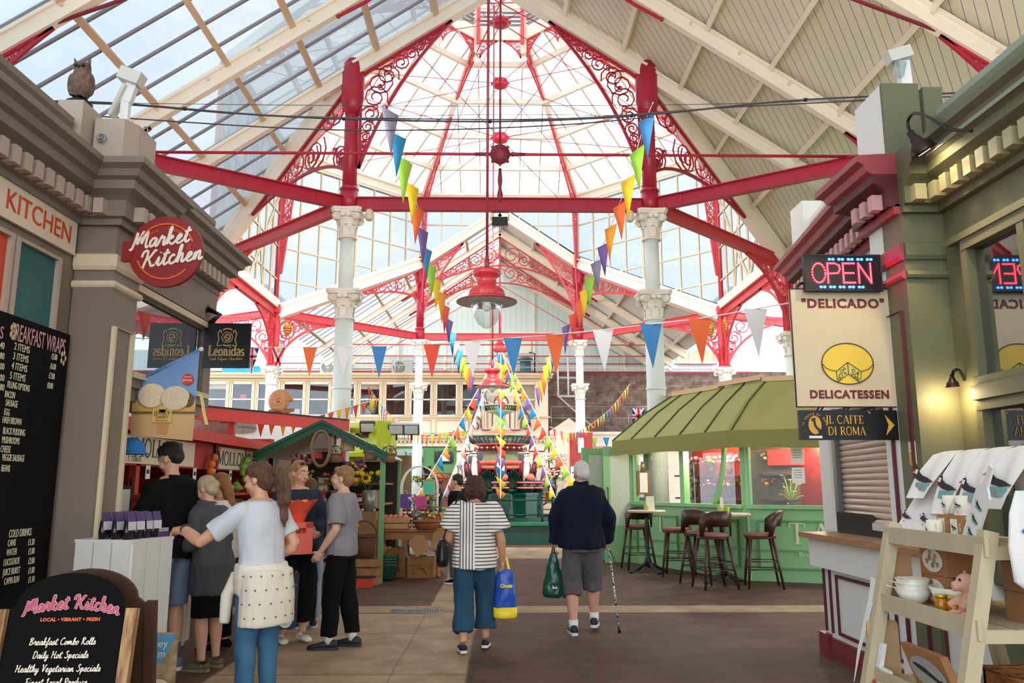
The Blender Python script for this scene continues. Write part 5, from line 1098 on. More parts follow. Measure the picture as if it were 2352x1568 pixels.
p = RY(431,871,6.88); MB().cyl(p,p + V((0,.004,0)),.05,n=20).build('red_badge',mat('badge_red','#d4382c',.5),o); text('Jersey',.035,M_ivory,plane_M(p + V((0,-.003,-.005)),(1,0,0),(0,0,1)),o,ex=.001); text('Genuine',.018,M_ivory,plane_M(p + V((0,-.003,.022)),(1,0,0),(0,0,1)),o,ex=.001)
o = MB(); p = RY(461,905,6.9)
o.tube(spline([p,p + V((.02,.01,-.08)),p + V((.04,0,-.16)),p + V((.07,0,-.26))],5),0,flat=(.004,.03),up=(0,1,0)); o = o.build('cone_flag',mat('flag_yellow','#e8d690',.7),label='small limp pale yellow flag beside the ice cream banner',cat='flag')
# A-board in the foreground
o = thing('a_board','arched A-frame blackboard sign with timber edges standing front left','A-board',(-2.03,4.05,0),.05)
Wb,Hb = .295,1.1; S_ = .17
def lean(x,z,off=0): return V((x,-.22 + S_ * z + off,z))
arch = [(-Wb,.06),(Wb,.06),(Wb,Hb - .14)] + [(Wb * math.cos(a) * .82,Hb - .1 + .14 * math.sin(a)) for a in (PI * i / 14 for i in range(15))] + [(-Wb,Hb - .14)]
m = MB(); m.poly([lean(x,z) for x,z in arch],(0,1,-S_),.025); m.build('board',mat('chalk_black','#121212'),o)
tm = mat('pine_edge','#c79a66',.6,var=.45,scale=7,stretch=(6,6,.6),col2='#6b4526'); m = MB()
for s in (-1,1): m.bar(lean(s * Wb,0,-.005),lean(s * Wb,Hb - .12,-.005),.05,.045,(0,1,0))
m.build('side_post',tm,o,kind='stuff'); m = MB(); m.poly([V((x * .95,.3 - .14 * z,z)) for x,z in arch[:4] + arch[4:]],(0,1,.14),.02); m.build('back_board',mat('dark_timber','#4a2d1c',.6,var=.3),o); m = MB()
for s in (-1,1): m.bar((s * Wb,.31,0),(s * Wb,.31 - .14 * (Hb - .12),Hb - .12),.05,.045,(0,1,0))
m.tube([(Wb + .02,-.1,.55),(Wb + .03,.06,.5),(Wb + .02,.2,.55)],.006,5); m.build('back_post',mat('dark_timber','#4a2d1c'),o,kind='stuff')
PM = plane_M(lean(0,0,-.004),(1,0,0),(0,S_,1)); M_cp = mat('sign_rose','#b8526a',.6)
bend = lambda x,y: (x,y - .62 * x * x)
for mm,th,z in ((mat('rose_outline','#e7bcb4',.6),.42,0),(M_cp,.28,.002)): script('Market Kitchen',.031,mm,PM @ Matrix.Translation((.015,.995,0)),o,th,rise=0,bend=bend,z=z,slant=.1)
text('LOCAL • VIBRANT • FRESH',.021,mat('sign_orange_line','#e8641f'),PM @ Matrix.Translation((.015,.945,0)),o,ex=.001,bold=.001,space=1.1)
for i,s in enumerate(('Breakfast Combo Rolls','Daily Hot Specials','Healthy Vegetarian Specials','Finest Local Produce','Coppers Teas & Coffees')): script(s,.0158,M_ivory,PM @ Matrix.Translation((0,.835 - .058 * i,0)),o,.22)
# white plank pedestal with chocolate packets
C0,C1,C2 = RZ(303,1240,1.2),RZ(254,1227,1.2),RZ(418,1229,1.2); C0,C1,C2 = [V((p.x,p.y,0)) for p in (C0,C1,C2)]; C1 = C0 + (C1 - C0).normalized() * .42; C2 = C0 + (C2 - C0).normalized() * .42
u = (C2 - C0).normalized(); v = V((-u.y,u.x,0)); ped = C0 + u * .21 + v * .21
o = thing('plank_pedestal','white planked display pedestal at left beside the pilaster','display stand',(ped.x,ped.y,0),math.atan2(u.y,u.x)); m = MB()
for i in range(3):
 for s in (-1,1): m.bb((-.21 + .14 * i + .004,s * .21 - .012,0),(-.21 + .14 * (i + 1) - .004,s * .21 + .012,1.19)); m.bb((s * .21 - .012,-.21 + .14 * i + .004,0),(s * .21 + .012,-.21 + .14 * (i + 1) - .004,1.19))
m.bb((-.2,-.2,.02),(.2,.2,1.18)); m.build('plank_side',mat('plank_white2','#d8d6cf',.55,var=.08,scale=5),o); MB().bb((-.22,-.22,1.18),(.22,.22,1.2)).build('top',mat('plank_white2','#d8d6cf'),o)
def packet(x,y,lb,rz):
 p = ped + u * x + v * y; o = thing('chocolate_packet',lb,'packet',(p.x,p.y,1.2),math.atan2(u.y,u.x) + rz,'chocolate packets on the pedestal'); m = MB(); m.loft([((0,0,0),.04,.025),((0,0,.05),.042,.028),((0,0,.12),.036,.02)],10); m.build('clear_bag',mat('choc_black','#1c1018',.25),o)
 m = MB(); m.poly([(-.035,-.024,.115),(.035,-.024,.115),(.033,-.008,.175),(-.033,-.008,.175)],(0,1,.2),.006); m.build('purple_header',mat('packet_purple','#4b3768',.5),o); MB().poly([(-.033,-.031,.06),(.033,-.031,.06),(.035,-.027,.115),(-.035,-.027,.115)],(0,1,0),.004).build('paper_label',mat('packet_label','#c3bec6',.6),o)
row_lb = ('front','middle','back')
for r in range(3):
 for i in range(4): packet(-.16 + .088 * i + .01 * r,-.14 + .1 * r,f'purple-topped chocolate packet on the white pedestal, {("leftmost", "second", "third", "rightmost")[i]} of the {row_lb[r]} row',random.uniform(-.2,.2))
o = thing('chocolate_box','flat purple chocolate box under the reaching hand on the pedestal','box',(*(ped + u * .17 - v * .13).xy,1.2),math.atan2(u.y,u.x)); MB().bb((-.06,-.05,0),(.06,.05,.035)).build('box_body',mat('packet_purple','#4b3768'),o); MB().bb((-.05,-.04,.035),(.05,.04,.06)).build('clear_wrap',mat('wrap_grey','#a9a4b0',.2),o)
o = thing('card_display','dark framed price card on posts at the shop counter left of the hooded man','display',(-3.2,7.05,1.0)); [MB().cyl((0,y,0),(0,y,.62),.012,n=8).build('post',M_black,o) for y in (-.12,.12)]; MB().bb((-.01,-.1,.12),(.01,.1,.55)).build('frame',M_black,o); MB().bb((.011,-.075,.16),(.016,.075,.52)).build('price_card',M_white,o)
o = thing('handled_basket','small dark basket with an arched handle on the shop counter beside the pilaster','basket',(-3.12,6.82,1.0)); MB().lathe([(.09,0),(.12,.12),(.11,.12),(.09,.02)],n=18).build('basket_body',mat('basket_red','#5a201c',.6),o); MB().tube([(0,.12 * math.cos(t),.12 + .16 * math.sin(t)) for t in (PI * i / 12 for i in range(13))],.01,6).build('handle',mat('antique_gold','#7d6240',.45,.3),o)
o = thing('blue_hat','bright blue knitted hat hanging over the shop counter','hat',(-3.15,7.0,1.82)); MB().lathe([(.11,0),(.115,.03),(.1,.09),(.05,.13),(0,.14)],n=18).build('crown',mat('hat_blue','#2a74b8',.8),o); MB().lathe([(.15,-.005),(.11,.02)],n=18).build('brim',mat('hat_blue','#2a74b8'),o)
# leaflet board at the foot
p = RY(364,1520,4.9); o = thing('cream_poster','small printed ice cream poster with rounded corners leaning on the pedestal','poster',(p.x,p.y,p.z)); m = MB(); m.poly(rrect(-.1,-.16,.1,.16,.02,0),(0,1,0),.01); m.build('poster_board',mat('poster_sand','#cdb28c',.6,var=.3,scale=12,col2='#7a6244'),o); m = MB(); m.poly([(-.1,-.004,-.03),(.02,-.004,.0),(.06,-.004,.08),(.09,-.004,.15),(-.1,-.004,.15)],(0,1,0),.003); m.build('poster_sky',mat('poster_sky','#5f9fc8',.6),o); PM = plane_M((-.005,-.006,0),(1,0,0),(0,0,1)); text('Jersey',.06,M_ivory,PM @ Matrix.Translation((-.02,.1,0)),o,ex=.001); text('cream',.06,M_ivory,PM @ Matrix.Translation((-.03,.045,0)),o,ex=.001); m = MB(); m.ball((.01,-.006,-.16),(.07,.006,.07),14,8); m.build('poster_cone',M_ice,o)
# ================================================================== RIGHT: green shop, delicatessen, display ladder
M_sg = mat('shop_olive','#6f6f52',.55,var=.06,scale=2); M_sgl = mat('shop_sage','#a0ab94',.5); M_wh = mat('deli_white','#f3f0ea',.5); M_dr = mat('deli_red','#a8474c',.45,var=.1); M_dm = mat('deli_maroon','#5d1f28',.5)
GP = [(3.35,1.5),(3.35,5.8),(3.04,5.8)]
o = thing('green_shop','olive green corner shop with dentil cornice and glazed window at far right','shop')
m = MB(); m.bb((3.35,1.5,0),(6.5,6.2,.9)); m.bb((3.36,1.5,3.25),(6.5,6.2,3.6)); m.bb((3.35,5.5,.9),(3.6,6.2,3.3)); m.bb((3.8,1.5,.9),(6.5,6.2,4.05)); m.build('shop_wall',M_sg,o)
m = MB(); m.bb((3.04,5.8,0),(3.4,6.1,3.62)); m.build('pilaster',M_sg,o)
m = MB(); sweep(m,GP,CORN,False); sweep(m,[(3.35,5.8),(3.04,5.8)],[(0,3.22),(.02,3.22),(.035,3.25),(.035,3.34),(0,3.36)],False); sweep(m,[(3.35,5.8),(3.04,5.8)],[(0,3.07),(.025,3.08),(.035,3.1),(.025,3.13),(0,3.14)],False); m.build('cornice',M_sg,o)
m = MB(); sweep(m,[(3.38,1.5),(3.38,5.7)],PARA,False); m.build('parapet',M_sgl,o); m = MB(); m.bb((3.11,1.5,3.915),(3.115,5.5,3.99)); m.build('cornice_fascia',M_sgl,o)
m = MB()
for p,n,d in offset_row(GP,.15,False): m.box(p + n * .12 + V((0,0,3.7)),(.1,.085,.12),math.atan2(n.y,n.x))
m.build('dentil_row',mat('dentil_cream','#b7ad85',.5),o,kind='stuff')
m = MB(); m.bb((3.3,5.8,4.05),(3.45,6.1,4.62)); m.build('post',M_sg,o)
m = MB()
for y in (2.0,3.6,4.85,5.48): m.bar((3.33,y,2.25),(3.33,y,3.22),.07,.07,(0,1,0)); m.bar((3.33,y,.9),(3.33,y,2.1),.07,.07,(0,1,0))
for z in (3.24,2.25,2.1,.95): m.bar((3.33,1.5,z),(3.33,5.5,z),.08,.08)
m.bar((3.3,1.5,3.3),(3.3,5.65,3.3),.05,.05); m.bar((3.31,1.5,2.18),(3.31,5.5,2.18),.1,.1); m.build('window_frame',M_sg,o)
for z0,z1 in ((2.28,3.2),(.95,2.06)): MB().poly([(3.36,1.5,z0),(3.36,5.5,z0),(3.36,5.5,z1),(3.36,1.5,z1)]).build('window_glass',glass('shop_glass2',(.4,.36,.3),.22,.01),o)
MB().bb((3.75,1.5,.9),(3.78,5.7,3.3)).build('window_interior',mat('brown_interior','#7a634b',.8,var=.3),o)
# delicatessen
DP = [(3.04,5.8),(3.04,6.34),(3.2,6.34),(3.45,8.7),(7,8.7)]
o = thing('delicatessen','white and maroon delicatessen shop front with roller shutter and dentil cornice','shop')
m = MB(); m.bb((3.045,5.805,.0),(3.3,6.34,4.05)); m.poly([(3.2,6.34,2.3),(3.45,8.7,2.3),(3.75,8.7,2.3),(3.5,6.34,2.3)],(0,0,1),1.75); m.bb((3.45,8.55,0),(6.5,8.7,4.05)); m.poly([(3.43,8.4,0),(3.46,8.7,0),(3.8,8.7,0),(3.8,8.4,0)],(0,0,1),3.6); m.build('shop_wall',M_wh,o)
up_,lo_ = [(o_,z) for o_,z in CORN if z >= 3.9],[(o_,z) for o_,z in CORN if z <= 3.92]
m = MB(); sweep(m,DP,[(.0,3.9)] + up_ ,False); sweep(m,DP,[(0,3.58),(.05,3.58),(.05,3.64),(.02,3.66),(0,3.66)],False); sweep(m,DP[:3],[(0,3.22),(.02,3.22),(.035,3.25),(.035,3.34),(0,3.36)],False); sweep(m,DP[:3],[(0,3.07),(.025,3.08),(.035,3.1),(.025,3.13),(0,3.14)],False); m.build('cornice',M_dr,o)
m = MB(); sweep(m,DP,[(0,3.64),(.09,3.64),(.09,3.77),(.13,3.8),(.19,3.83),(.19,3.9),(0,3.9)],False); m.build('dark_moulding',M_dm,o)
m = MB()
for p,n,d in offset_row(DP,.15,False): m.box(p + n * .12 + V((0,0,3.7)),(.1,.075,.12),math.atan2(n.y,n.x))
m.build('dentil_row',mat('dentil_pink','#d9a5a0',.5),o,kind='stuff')
m = MB(); sweep(m,[(3.18,6.45),(3.42,8.62)],PARA,False); m.bb((2.99,5.86,4.05),(3.2,6.3,4.66)); m.bb((3.28,8.3,4.05),(3.5,8.65,4.6)); m.build('parapet',M_wh,o)
m = MB(); m.bb((2.992,5.82,4.05),(3.28,5.86,4.66)); m.build('block_end',M_sg,o)
m = MB(); m.tube([(3.036,5.9,.3),(3.036,5.9,2.85),(3.036,6.2,2.85),(3.036,6.2,.3)],0,flat=(.012,.014),up=(1,0,0)); m.build('panel_moulding',M_dm,o)
a,b_ = V((3.2,6.34,0)),V((3.37,7.98,0)); d = (b_ - a).normalized(); n = V((-d.y,d.x,0)); ang = math.atan2(d.y,d.x)
m,g = MB(),MB(); z = 1.24; k = 0
while z < 2.3:
 (m if z < 2.12 else g).tube([a - n * .02 + n * .012 * q + V((0,0,z)) for q in (1,)] + [b_ + n * .012 - n * .02 + V((0,0,z))],.03,8); z += .056
m.build('roller_shutter',mat('shutter_cream','#d9c3b2',.5),o); g.build('shutter_hood',mat('shutter_green','#24483f',.4),o)
MB().box((a + b_) / 2 + n * .0 + V((0,0,1.2)),(1.64,.05,.06),ang).build('bottom_rail',mat('rail_white','#d8d8d8',.4),o); MB().box(b_ + V((0,0,1.7)) + n * .02,(.1,.09,1.2),ang).build('shutter_guide',M_steel,o); MB().box(a + V((0,0,1.7)) + n * .02,(.08,.06,1.2),ang).build('shutter_guide',M_wh,o)
MB().bb((3.26,6.36,1.1),(3.5,7.9,1.3)).build('dark_gap',M_black,o)
o = thing('deli_counter','white panelled deli counter with maroon beading, maroon plinth and timber top','counter')
m = MB(); m.bb((3.08,5.55,.16),(3.6,7.9,.82)); m.bb((3.0,5.5,.8),(3.6,7.98,1.06)); m.build('counter_body',M_wh,o); MB().bb((3.05,5.53,0),(3.6,7.93,.18)).bb((3.03,5.53,0),(3.6,5.7,.2)).bb((3.03,7.75,0),(3.6,7.95,.2)).build('plinth',mat('plinth_maroon','#84302f',.45),o)
MB().bb((2.93,5.45,1.06),(3.62,8.05,1.11)).build('counter_top',mat('counter_wood','#b98a5f',.45,var=.3,scale=5,stretch=(8,.8,8)),o)
m = MB()
for y0,y1 in ((5.75,6.45),(6.6,7.55)): m.tube([(3.075,y0,.24),(3.075,y1,.24),(3.075,y1,.74),(3.075,y0,.74)],0,closed=True,flat=(.014,.016),up=(1,0,0))
m.bar((3.07,7.7,.22),(3.07,7.7,.78),.02,.02); m.bar((3.07,7.84,.22),(3.07,7.84,.78),.02,.02); m.build('beading',M_dm,o)
p = RX(2097,1040,3.042); o = thing('warning_label','small yellow warning label on the white deli pilaster','label',p); MB().bb((-.004,-.05,-.085),(0,.05,.085)).build('plate',M_wh,o); MB().bb((-.006,-.045,-.08),(-.003,.045,.01)).build('yellow_patch',mat('warn_yellow','#e0b92f',.5),o); MB().poly([(-.006,-.035,.025),(-.006,.035,.025),(-.006,0,.08)],(1,0,0),.003).build('triangle',mat('warn_yellow','#e0b92f'),o); MB().box((-.007,0,.045),(.002,.012,.03)).build('pictogram',M_black,o)
for i in range(4): text('MIND YOUR HEAD WHEN SHUT'.split()[i] if i < 4 else '',.016,M_black,plane_M(V((-.0065,0,-.005 - .02 * i)),(0,-1,0),(0,0,1)),o,ex=.0005)
# hanging deli sign
YS = 6.12
def sgn(nm,lb,x0,y0,x1,y1,yy,mm,th=.03):
 a,b_ = RY(x0,y1,yy),RY(x1,y0,yy); c = (a + b_) / 2; o = thing(nm,lb,'sign',c); w_,h_ = (b_.x - a.x),(b_.z - a.z); MB().bb((-w_ / 2,0,-h_ / 2),(w_ / 2,th,h_ / 2)).build('board',mm,o); return o,w_,h_,plane_M((0,-.002,0),(1,0,0),(0,0,1))
o,w_,h_,PM = sgn('deli_sign','cream hanging deli sign with maroon capitals and a yellow cheese wheel',1830,664,2053,934,YS,mat('sign_cream','#d9c7a6',.3,var=.05)); MB().tube([(-w_ / 2,0,-h_ / 2),(w_ / 2,0,-h_ / 2),(w_ / 2,0,h_ / 2),(-w_ / 2,0,h_ / 2)],.008,5,closed=True).build('edging',M_dm,o)
M_dl = mat('deli_letter','#6b2320',.5); T = lambda x,y: PM @ Matrix.Translation((x,y,0))
text('"DELICADO"',.098,M_dl,T(0,h_ * .37),o,sx=1.08,bold=.004,ex=.001,space=1.12); text('DELICATESSEN',.085,M_dl,T(0,-h_ * .4),o,sx=.98,bold=.004,ex=.001,space=1.13)
M_ch = mat('cheese_yellow','#ecc94a',.5); M_ln = mat('cheese_line','#3a2a10',.6)
ch = [(.2 * math.cos(t),-.13 + .16 * math.sin(t)) for t in (2 * PI * i / 32 for i in range(32))]
MB().poly([PM @ V((x,y,0)) for x,y in ch],(0,-1,0),.003).build('cheese_wheel',M_ch,o); cut = [(0,-.12),(.1,-.19),(.09,-.28),(0,-.21),(-.09,-.275),(-.09,-.19)]
MB().poly([PM @ V((x,y,.004)) for x,y in cut],(0,-1,0),.002).build('cut_face',mat('cheese_cut','#d9cb62',.5),o)
strokes([(ch + ch[:1],.007),(cut + cut[:1],.006),([(0,-.12),(0,-.21)],.006),(sp2([(-.2,-.13),(-.16,-.17),(-.09,-.19)]),.005),(sp2([(.2,-.13),(.16,-.17),(.1,-.19)]),.005)] + [([(x + r * math.cos(t),y + r * math.sin(t)) for t in (2 * PI * i / 10 for i in range(11))],.004) for x,y,r in ((-.05,-.19,.012),(-.03,-.17,.008),(-.06,-.225,.014),(-.025,-.205,.007),(.04,-.185,.012),(.06,-.22,.014),(.03,-.215,.008),(.075,-.2,.008),(-.075,-.25,.01),(.07,-.25,.01),(.045,-.24,.006))],M_ln,T(0,0) @ Matrix.Translation((0,0,.006)),o,'cheese_outline',ex=.0015)
m = MB()
for z in (.28 * h_,-.36 * h_): m.tube([(w_ / 2,.015,z),(w_ / 2 + .12,.015,z)],.012,6); m.ball((w_ / 2 + .12,.015,z),.03)
for x in (-.3,.32): m.tube([(x + .05 * math.cos(t),.015,h_ / 2 + .05 * math.sin(t)) for t in (PI * 1.6 * i / 10 for i in range(11))],.012,6)
m.build('bracket',M_black,o)
o,w_,h_,PM = sgn('cafe_sign','black hanging cafe sign with gold capitals and an arrow below the deli sign',1838,942,2060,1010,YS,mat('cafe_black','#100e0c',.3)); T = lambda x,y: PM @ Matrix.Translation((x,y,0)); M_au = mat('cafe_gold','#d9a24a',.4)
serif('IL CAFFE',.062,M_au,T(-.03,.042),o,gap=.06,sx=.85,bold=-.01); serif('DI ROMA',.062,M_au,T(-.02,-.045),o,gap=.06,sx=.85,bold=-.01); strokes([([(.155,.105),(.17,.088)],.008)],M_au,PM,o)
MB().poly([PM @ V((x,y,0)) for x,y in ((.28,.08),(.35,0),(.28,-.08),(.305,0))],(0,-1,0),.002).build('arrow',M_au,o); MB().poly([PM @ V((-.26 + .05 * math.cos(t),.0 + .07 * math.sin(t),0)) for t in (2 * PI * i / 20 for i in range(20))],(0,-1,0),.002).build('emblem',M_au,o)
strokes([(sp2([(-.28,.05),(-.265,.03),(-.26,0),(-.245,-.025),(-.225,-.04),(-.235,-.055)]),.016),([(-.285,.035),(-.255,.05)],.014)],M_black,T(0,0) @ Matrix.Translation((0,0,.003)),o,'emblem_map'); arctext('IL CAFFÈ DI ROMA',.026,.092,90,M_au,T(-.26,-.01),o,11)
MB().poly([PM @ V(q) for q in ((-.31,-.1,0),(-.21,-.1,0),(-.21,-.082,0),(-.31,-.082,0))],(0,-1,0),.002).build('white_strip',M_white,o)
m = MB()
for x in (-.2,0,.2): m.tube([(x,.015,h_ / 2),(x + .02,.015,h_ / 2 + .025)],.008,5); m.tube([(x - .03,.015,h_ / 2),(x - .01,.015,h_ / 2 + .025)],.008,5)
m.build('chain_link',M_black,o)
# LED sign
o,w_,h_,PM = sgn('led_open_sign','black illuminated OPEN sign with red and blue lights above the deli sign',1850,586,2021,667,YS - .06,M_black,.04); MB().tube([(-w_ / 2,0,-h_ / 2),(w_ / 2,0,-h_ / 2),(w_ / 2,0,h_ / 2),(-w_ / 2,0,h_ / 2)],.008,5,closed=True).build('edging',mat('led_frame','#26282c',.35),o)
M_lr = mat('led_red','#ff2430',.4,emit=3.2); M_lb = mat('led_blue','#1f5bff',.4,emit=3.2)
LET = {'O': [_arc(.35,.5,.35,.5,0,350,20)],'P': [[(0,0),(0,1),(.4,1),(.62,.9),(.66,.7),(.55,.5),(0,.46)]],'E': [[(.6,0),(0,0),(0,1),(.6,1)],[(0,.5),(.55,.5)]],'N': [[(0,0),(0,1),(.64,0),(.64,1)]]}
for i,ch in enumerate('OPEN'):
 m = MB(); s_ = .155
 for q in LET[ch]:
  pts = [V((x,y,0)) for x,y in q]
  for a,b_ in zip(pts,pts[1:]):
   L_ = (b_ - a).length; k = max(1,round(L_ / .105))
   for j in range(k + (b_ == pts[-1])): p = a.lerp(b_,j / k); m.ball(PM @ V((-.222 + i * .122 + p.x * s_ * .95 - .02,-.08 + p.y * s_,.002)),.0082,6,4)
 m.build('led_letter',M_lr,o)
for yy,x0 in ((.108,-.1),(-.115,-.18)):
 m = MB()
 for i in range(5):
  for e in (0,.028): m.ball(PM @ V((x0 + i * .075 + e,yy,.002)),(.013,.004,.011),8,5)
 m.build('led_row',M_lb,o)
# lamps
def lamp(nm,lb,pts,mouth,axis,r,glow=True,warm=2.2):
 o = thing(nm,lb,'lamp',(0,0,0)); MB().tube(spline(pts,6),.012,7).build('arm',M_black,o); ax = V(axis).normalized()
 MB().lathe([(r * .28,-r * 1.9),(r * .3,-r * 1.4),(r * .42,-r * 1.3),(r * .5,-r * .95),(r * .75,-r * .75),(r * .85,-r * .35),(r,0),(r * .97,0),(r * .8,-r * .3)],mouth,22,ax=ax).build('shade',mat('lamp_bronze','#3a2c26',.35,.5),o)
 if glow: MB().lathe([(0,-.004),(r * .9,-.004)],V(mouth) - ax * r * .12,20,ax=ax).build('glowing_bulb',mat('lamp_glow','#fff0c8',.5,emit=warm * 2),o)
 return o
p = RX(2125,352,3.02); lamp('gooseneck_lamp','dark bronze gooseneck lamp glowing on the green cornice, top right',[RX(2232,300,3.08),RX(2180,296,3.04),RX(2135,270,3.02),RX(2100,260,3.02),RX(2085,280,3.02),RX(2092,310,3.02)],p,(.5,-.03,-.86),.1)
lt = bpy.data.lights.new('gooseneck_glow','SPOT'); lt.energy = 9; lt.color = (1,.78,.5); lt.spot_size = 2.2; lt.shadow_soft_size = .08; lo = bpy.data.objects.new('gooseneck_glow',lt); COL.objects.link(lo); lo.location = p + V((.0,-.06,-.06)); lo.rotation_euler = (-.25,.5,0)
p = RX(2189,890,3.22); lamp('wall_downlight','small dark downlight glowing on the green pilaster beside the deli sign',[RX(2215,872,3.34),RX(2205,852,3.28),RX(2192,850,3.22),RX(2188,862,3.22)],p,(0,0,-1),.05)
lt = bpy.data.lights.new('downlight_glow','POINT'); lt.energy = 1.2; lt.color = (1,.76,.45); lt.shadow_soft_size = .04; lo = bpy.data.objects.new('downlight_glow',lt); COL.objects.link(lo); lo.location = p + V((0,0,-.05))
o = thing('security_light','white security floodlight on a post above the white corner block','light',RY(2085,250,6.2)); MB().bar((0,0,0),(0,0,.2),.05,.05,(0,1,0)).bar((0,0,.18),(-.01,0,.42),.09,.07,(0,1,0)).build('bracket',M_white,o); MB().box((-.05,-.02,.47),(.2,.1,.1),R=Matrix.Rotation(-.3,3,'Y')).build('housing',mat('lamp_white','#d6d2c8'),o); MB().box((-.07,-.04,.34),(.1,.05,.14),R=Matrix.Rotation(.3,3,'Y')).build('lens',glass('lens_glass',(.8,.9,.95),.3),o)
# ------------------------------------------------------------------ stepped display ladder and its goods
M_lw = mat('limed_timber','#cdbb99',.65,var=.14,scale=9,stretch=(1,1,.3))
o = thing('display_ladder','limed timber step shelving stacked with gifts at the right foreground','shelving unit'); YN,YR = 3.85,4.78
def lg(y,nm): m = MB(); m.bar((1.98,y,0),(2.3,y,1.34),.07,.06,(0,1,0)); return m.build('front_leg',M_lw,o)
lg(YN,''); lg(YR,'')
for y in (YN,YR): MB().bar((2.96,y,0),(2.64,y,1.7),.07,.05,(0,1,0)).build('back_leg',M_lw,o)
def shelf(z,x0,x1,lip=True):
 m = MB()
 for i in range(4): w_ = (x1 - x0) / 4; m.bb((x0 + i * w_ + .01,YN - .02,z - .02),(x0 + (i + 1) * w_ - .01,YR + .02,z))
 m.bb((x0,YN - .028,z - .06),(x1,YN - .01,z - .002)); m.build('shelf_board',M_lw,o)
 if lip: MB().bb((x0 - .02,YN - .045,z - .045),(x0,YR + .03,z + .045)).build('front_rail',M_lw,o)
shelf(.5,2.13,2.95); shelf(.9,2.2,2.9); shelf(1.27,2.27,2.85); MB().bb((2.59,YN - .02,1.68),(2.69,YR + .02,1.72)).build('top_rail',M_lw,o)
M_cl = mat('linen_white','#ece8e4',.8,var=.04,bump=.15,bscale=60); M_pf = mat('puffin_black','#23232b',.7); M_or = mat('puffin_orange','#e2623c',.6); M_tq = mat('print_teal','#7fb7b5',.6,var=.3,scale=60); M_card = mat('kraft_card','#b07a4e',.7,var=.08,scale=8)
def puffin(o,M,s,sea=True):
 B = lambda pts,mm,z=0,nm='puffin_print': MB().poly([M @ V((x * s,y * s,z)) for x,y in pts],M.to_3x3() @ V((0,0,1)),.001).build(nm,mm,o)
 if sea: B([(-.4,-.35),(.5,-.35),(.55,-.1),(-.35,-.05)],M_tq)
 B([(-.45,.1),(-.2,.0),(.2,-.08),(.75,-.05),(.35,.1),(.0,.18),(-.2,.3),(-.25,.45),(-.45,.45),(-.5,.3)],M_pf,.001); B([(-.48,.25),(-.35,.22),(-.3,.38),(-.44,.4)],M_white,.002); B([(-.7,.28),(-.5,.25),(-.48,.38)],M_or,.002); B([(-.05,-.3),(.1,-.28),(.05,-.15)],M_or,.001)
def towel(x0,x1,lb,drop,nrm=0):
 y0,y1 = x0,x1
 o = thing('tea_towel',lb,'tea towel',(0,0,0),0,'puffin tea towels'); m = MB(); prof = [(2.74,1.5),(2.7,1.73),(2.63,1.75),(2.57,1.73)] + [(2.54 - .16 * t,1.7 - drop * t) for t in (.25,.5,.75,1)]
 k = 7; m.v = [(x + .012 * math.sin(5 * j + i),y0 + (y1 - y0) * j / (k - 1),z) for j in range(k) for i,(x,z) in enumerate(prof)]; q = len(prof)
 m.f = [[j * q + i,(j + 1) * q + i,(j + 1) * q + i + 1,j * q + i + 1] for j in range(k - 1) for i in range(q - 1)]; m.m = [0] * len(m.f); m.sm = [True] * len(m.f); c = m.build('cloth',M_cl,o)
 M = plane_M((2.43,(y0 + y1) / 2,1.7 - drop * .55),(0,-1,0),(.25,0,1)); puffin(o,M,abs(y1 - y0) * .75)
for x0,x1,lb,dr in ((4.78,4.55,'puffin tea towel draped over the top rail, farthest to the left',.22),(4.53,4.32,'puffin tea towel on the top rail, second from the left',.3),(4.3,4.1,'puffin tea towel with teal sea on the top rail, third from the left',.32),(4.08,3.85,'puffin tea towel on the top rail, nearest the frame edge',.26)): towel(x0,x1,lb,dr)
def at_shelf(px,py,z): p = RZ(px,py,z); return V((min(max(p.x,2.26),2.8),min(max(p.y,YN + .05),YR - .05),z))
def item(nm,lb,cat,px,py,z,rz=0,grp=None): p = at_shelf(px,py,z); return thing(nm,lb,cat,p,rz,grp)
# printed drying cloth board at the far end of the top shelf
o = item('puffin_cloth','large white puffin-printed cloth propped behind the mugs at the left of the top shelf','cloth',2085,1190,1.27,0); c = o.location; o.location = (2.42,4.62,1.27); m = MB(); m.poly([(-.1,-.2,0),(-.1,.2,0),(.12,.17,.33),(.12,-.17,.33)],(-1,0,.5),.01); m.build('cloth',M_cl,o)
for y,z in ((.12,.25),(-.1,.27),(.14,.1),(-.08,.09)): puffin(o,plane_M((-.1 + .6 * z - .016,y,z),(0,-1,0),(.52,0,1)),.1,z > .2)
def mug(px,py,z,lb,h=.1):
 p = at_shelf(px,py,1.27); o = thing('puffin_mug',lb,'mug',(p.x,p.y,z),random.uniform(-.4,.4),'puffin mugs'); MB().lathe([(.033,0),(.04,.006),(.041,h),(.037,h),(.035,.01),(0,.008)],n=22).build('cup',mat('mug_cream','#efe6d4',.25),o); MB().tube([(.0,-.04,h * .8),(.0,-.07,h * .75),(0,-.072,h * .35),(.0,-.04,h * .2)],.006,6).build('handle',mat('mug_cream','#efe6d4'),o); puffin(o,plane_M((-.042,.0,h * .5),(0,-1,0),(0,0,1)),.035)
def gift(px,lb,z,plate=False,dims=(.11,.11,.13),yy=None,xx=None,grp=None):
 o = thing('gift_box',lb,'box',(xx,yy,z),0,grp); MB().bb((-dims[0] / 2,-dims[1] / 2,0),(dims[0] / 2,dims[1] / 2,dims[2])).build('carton',M_card,o); return o
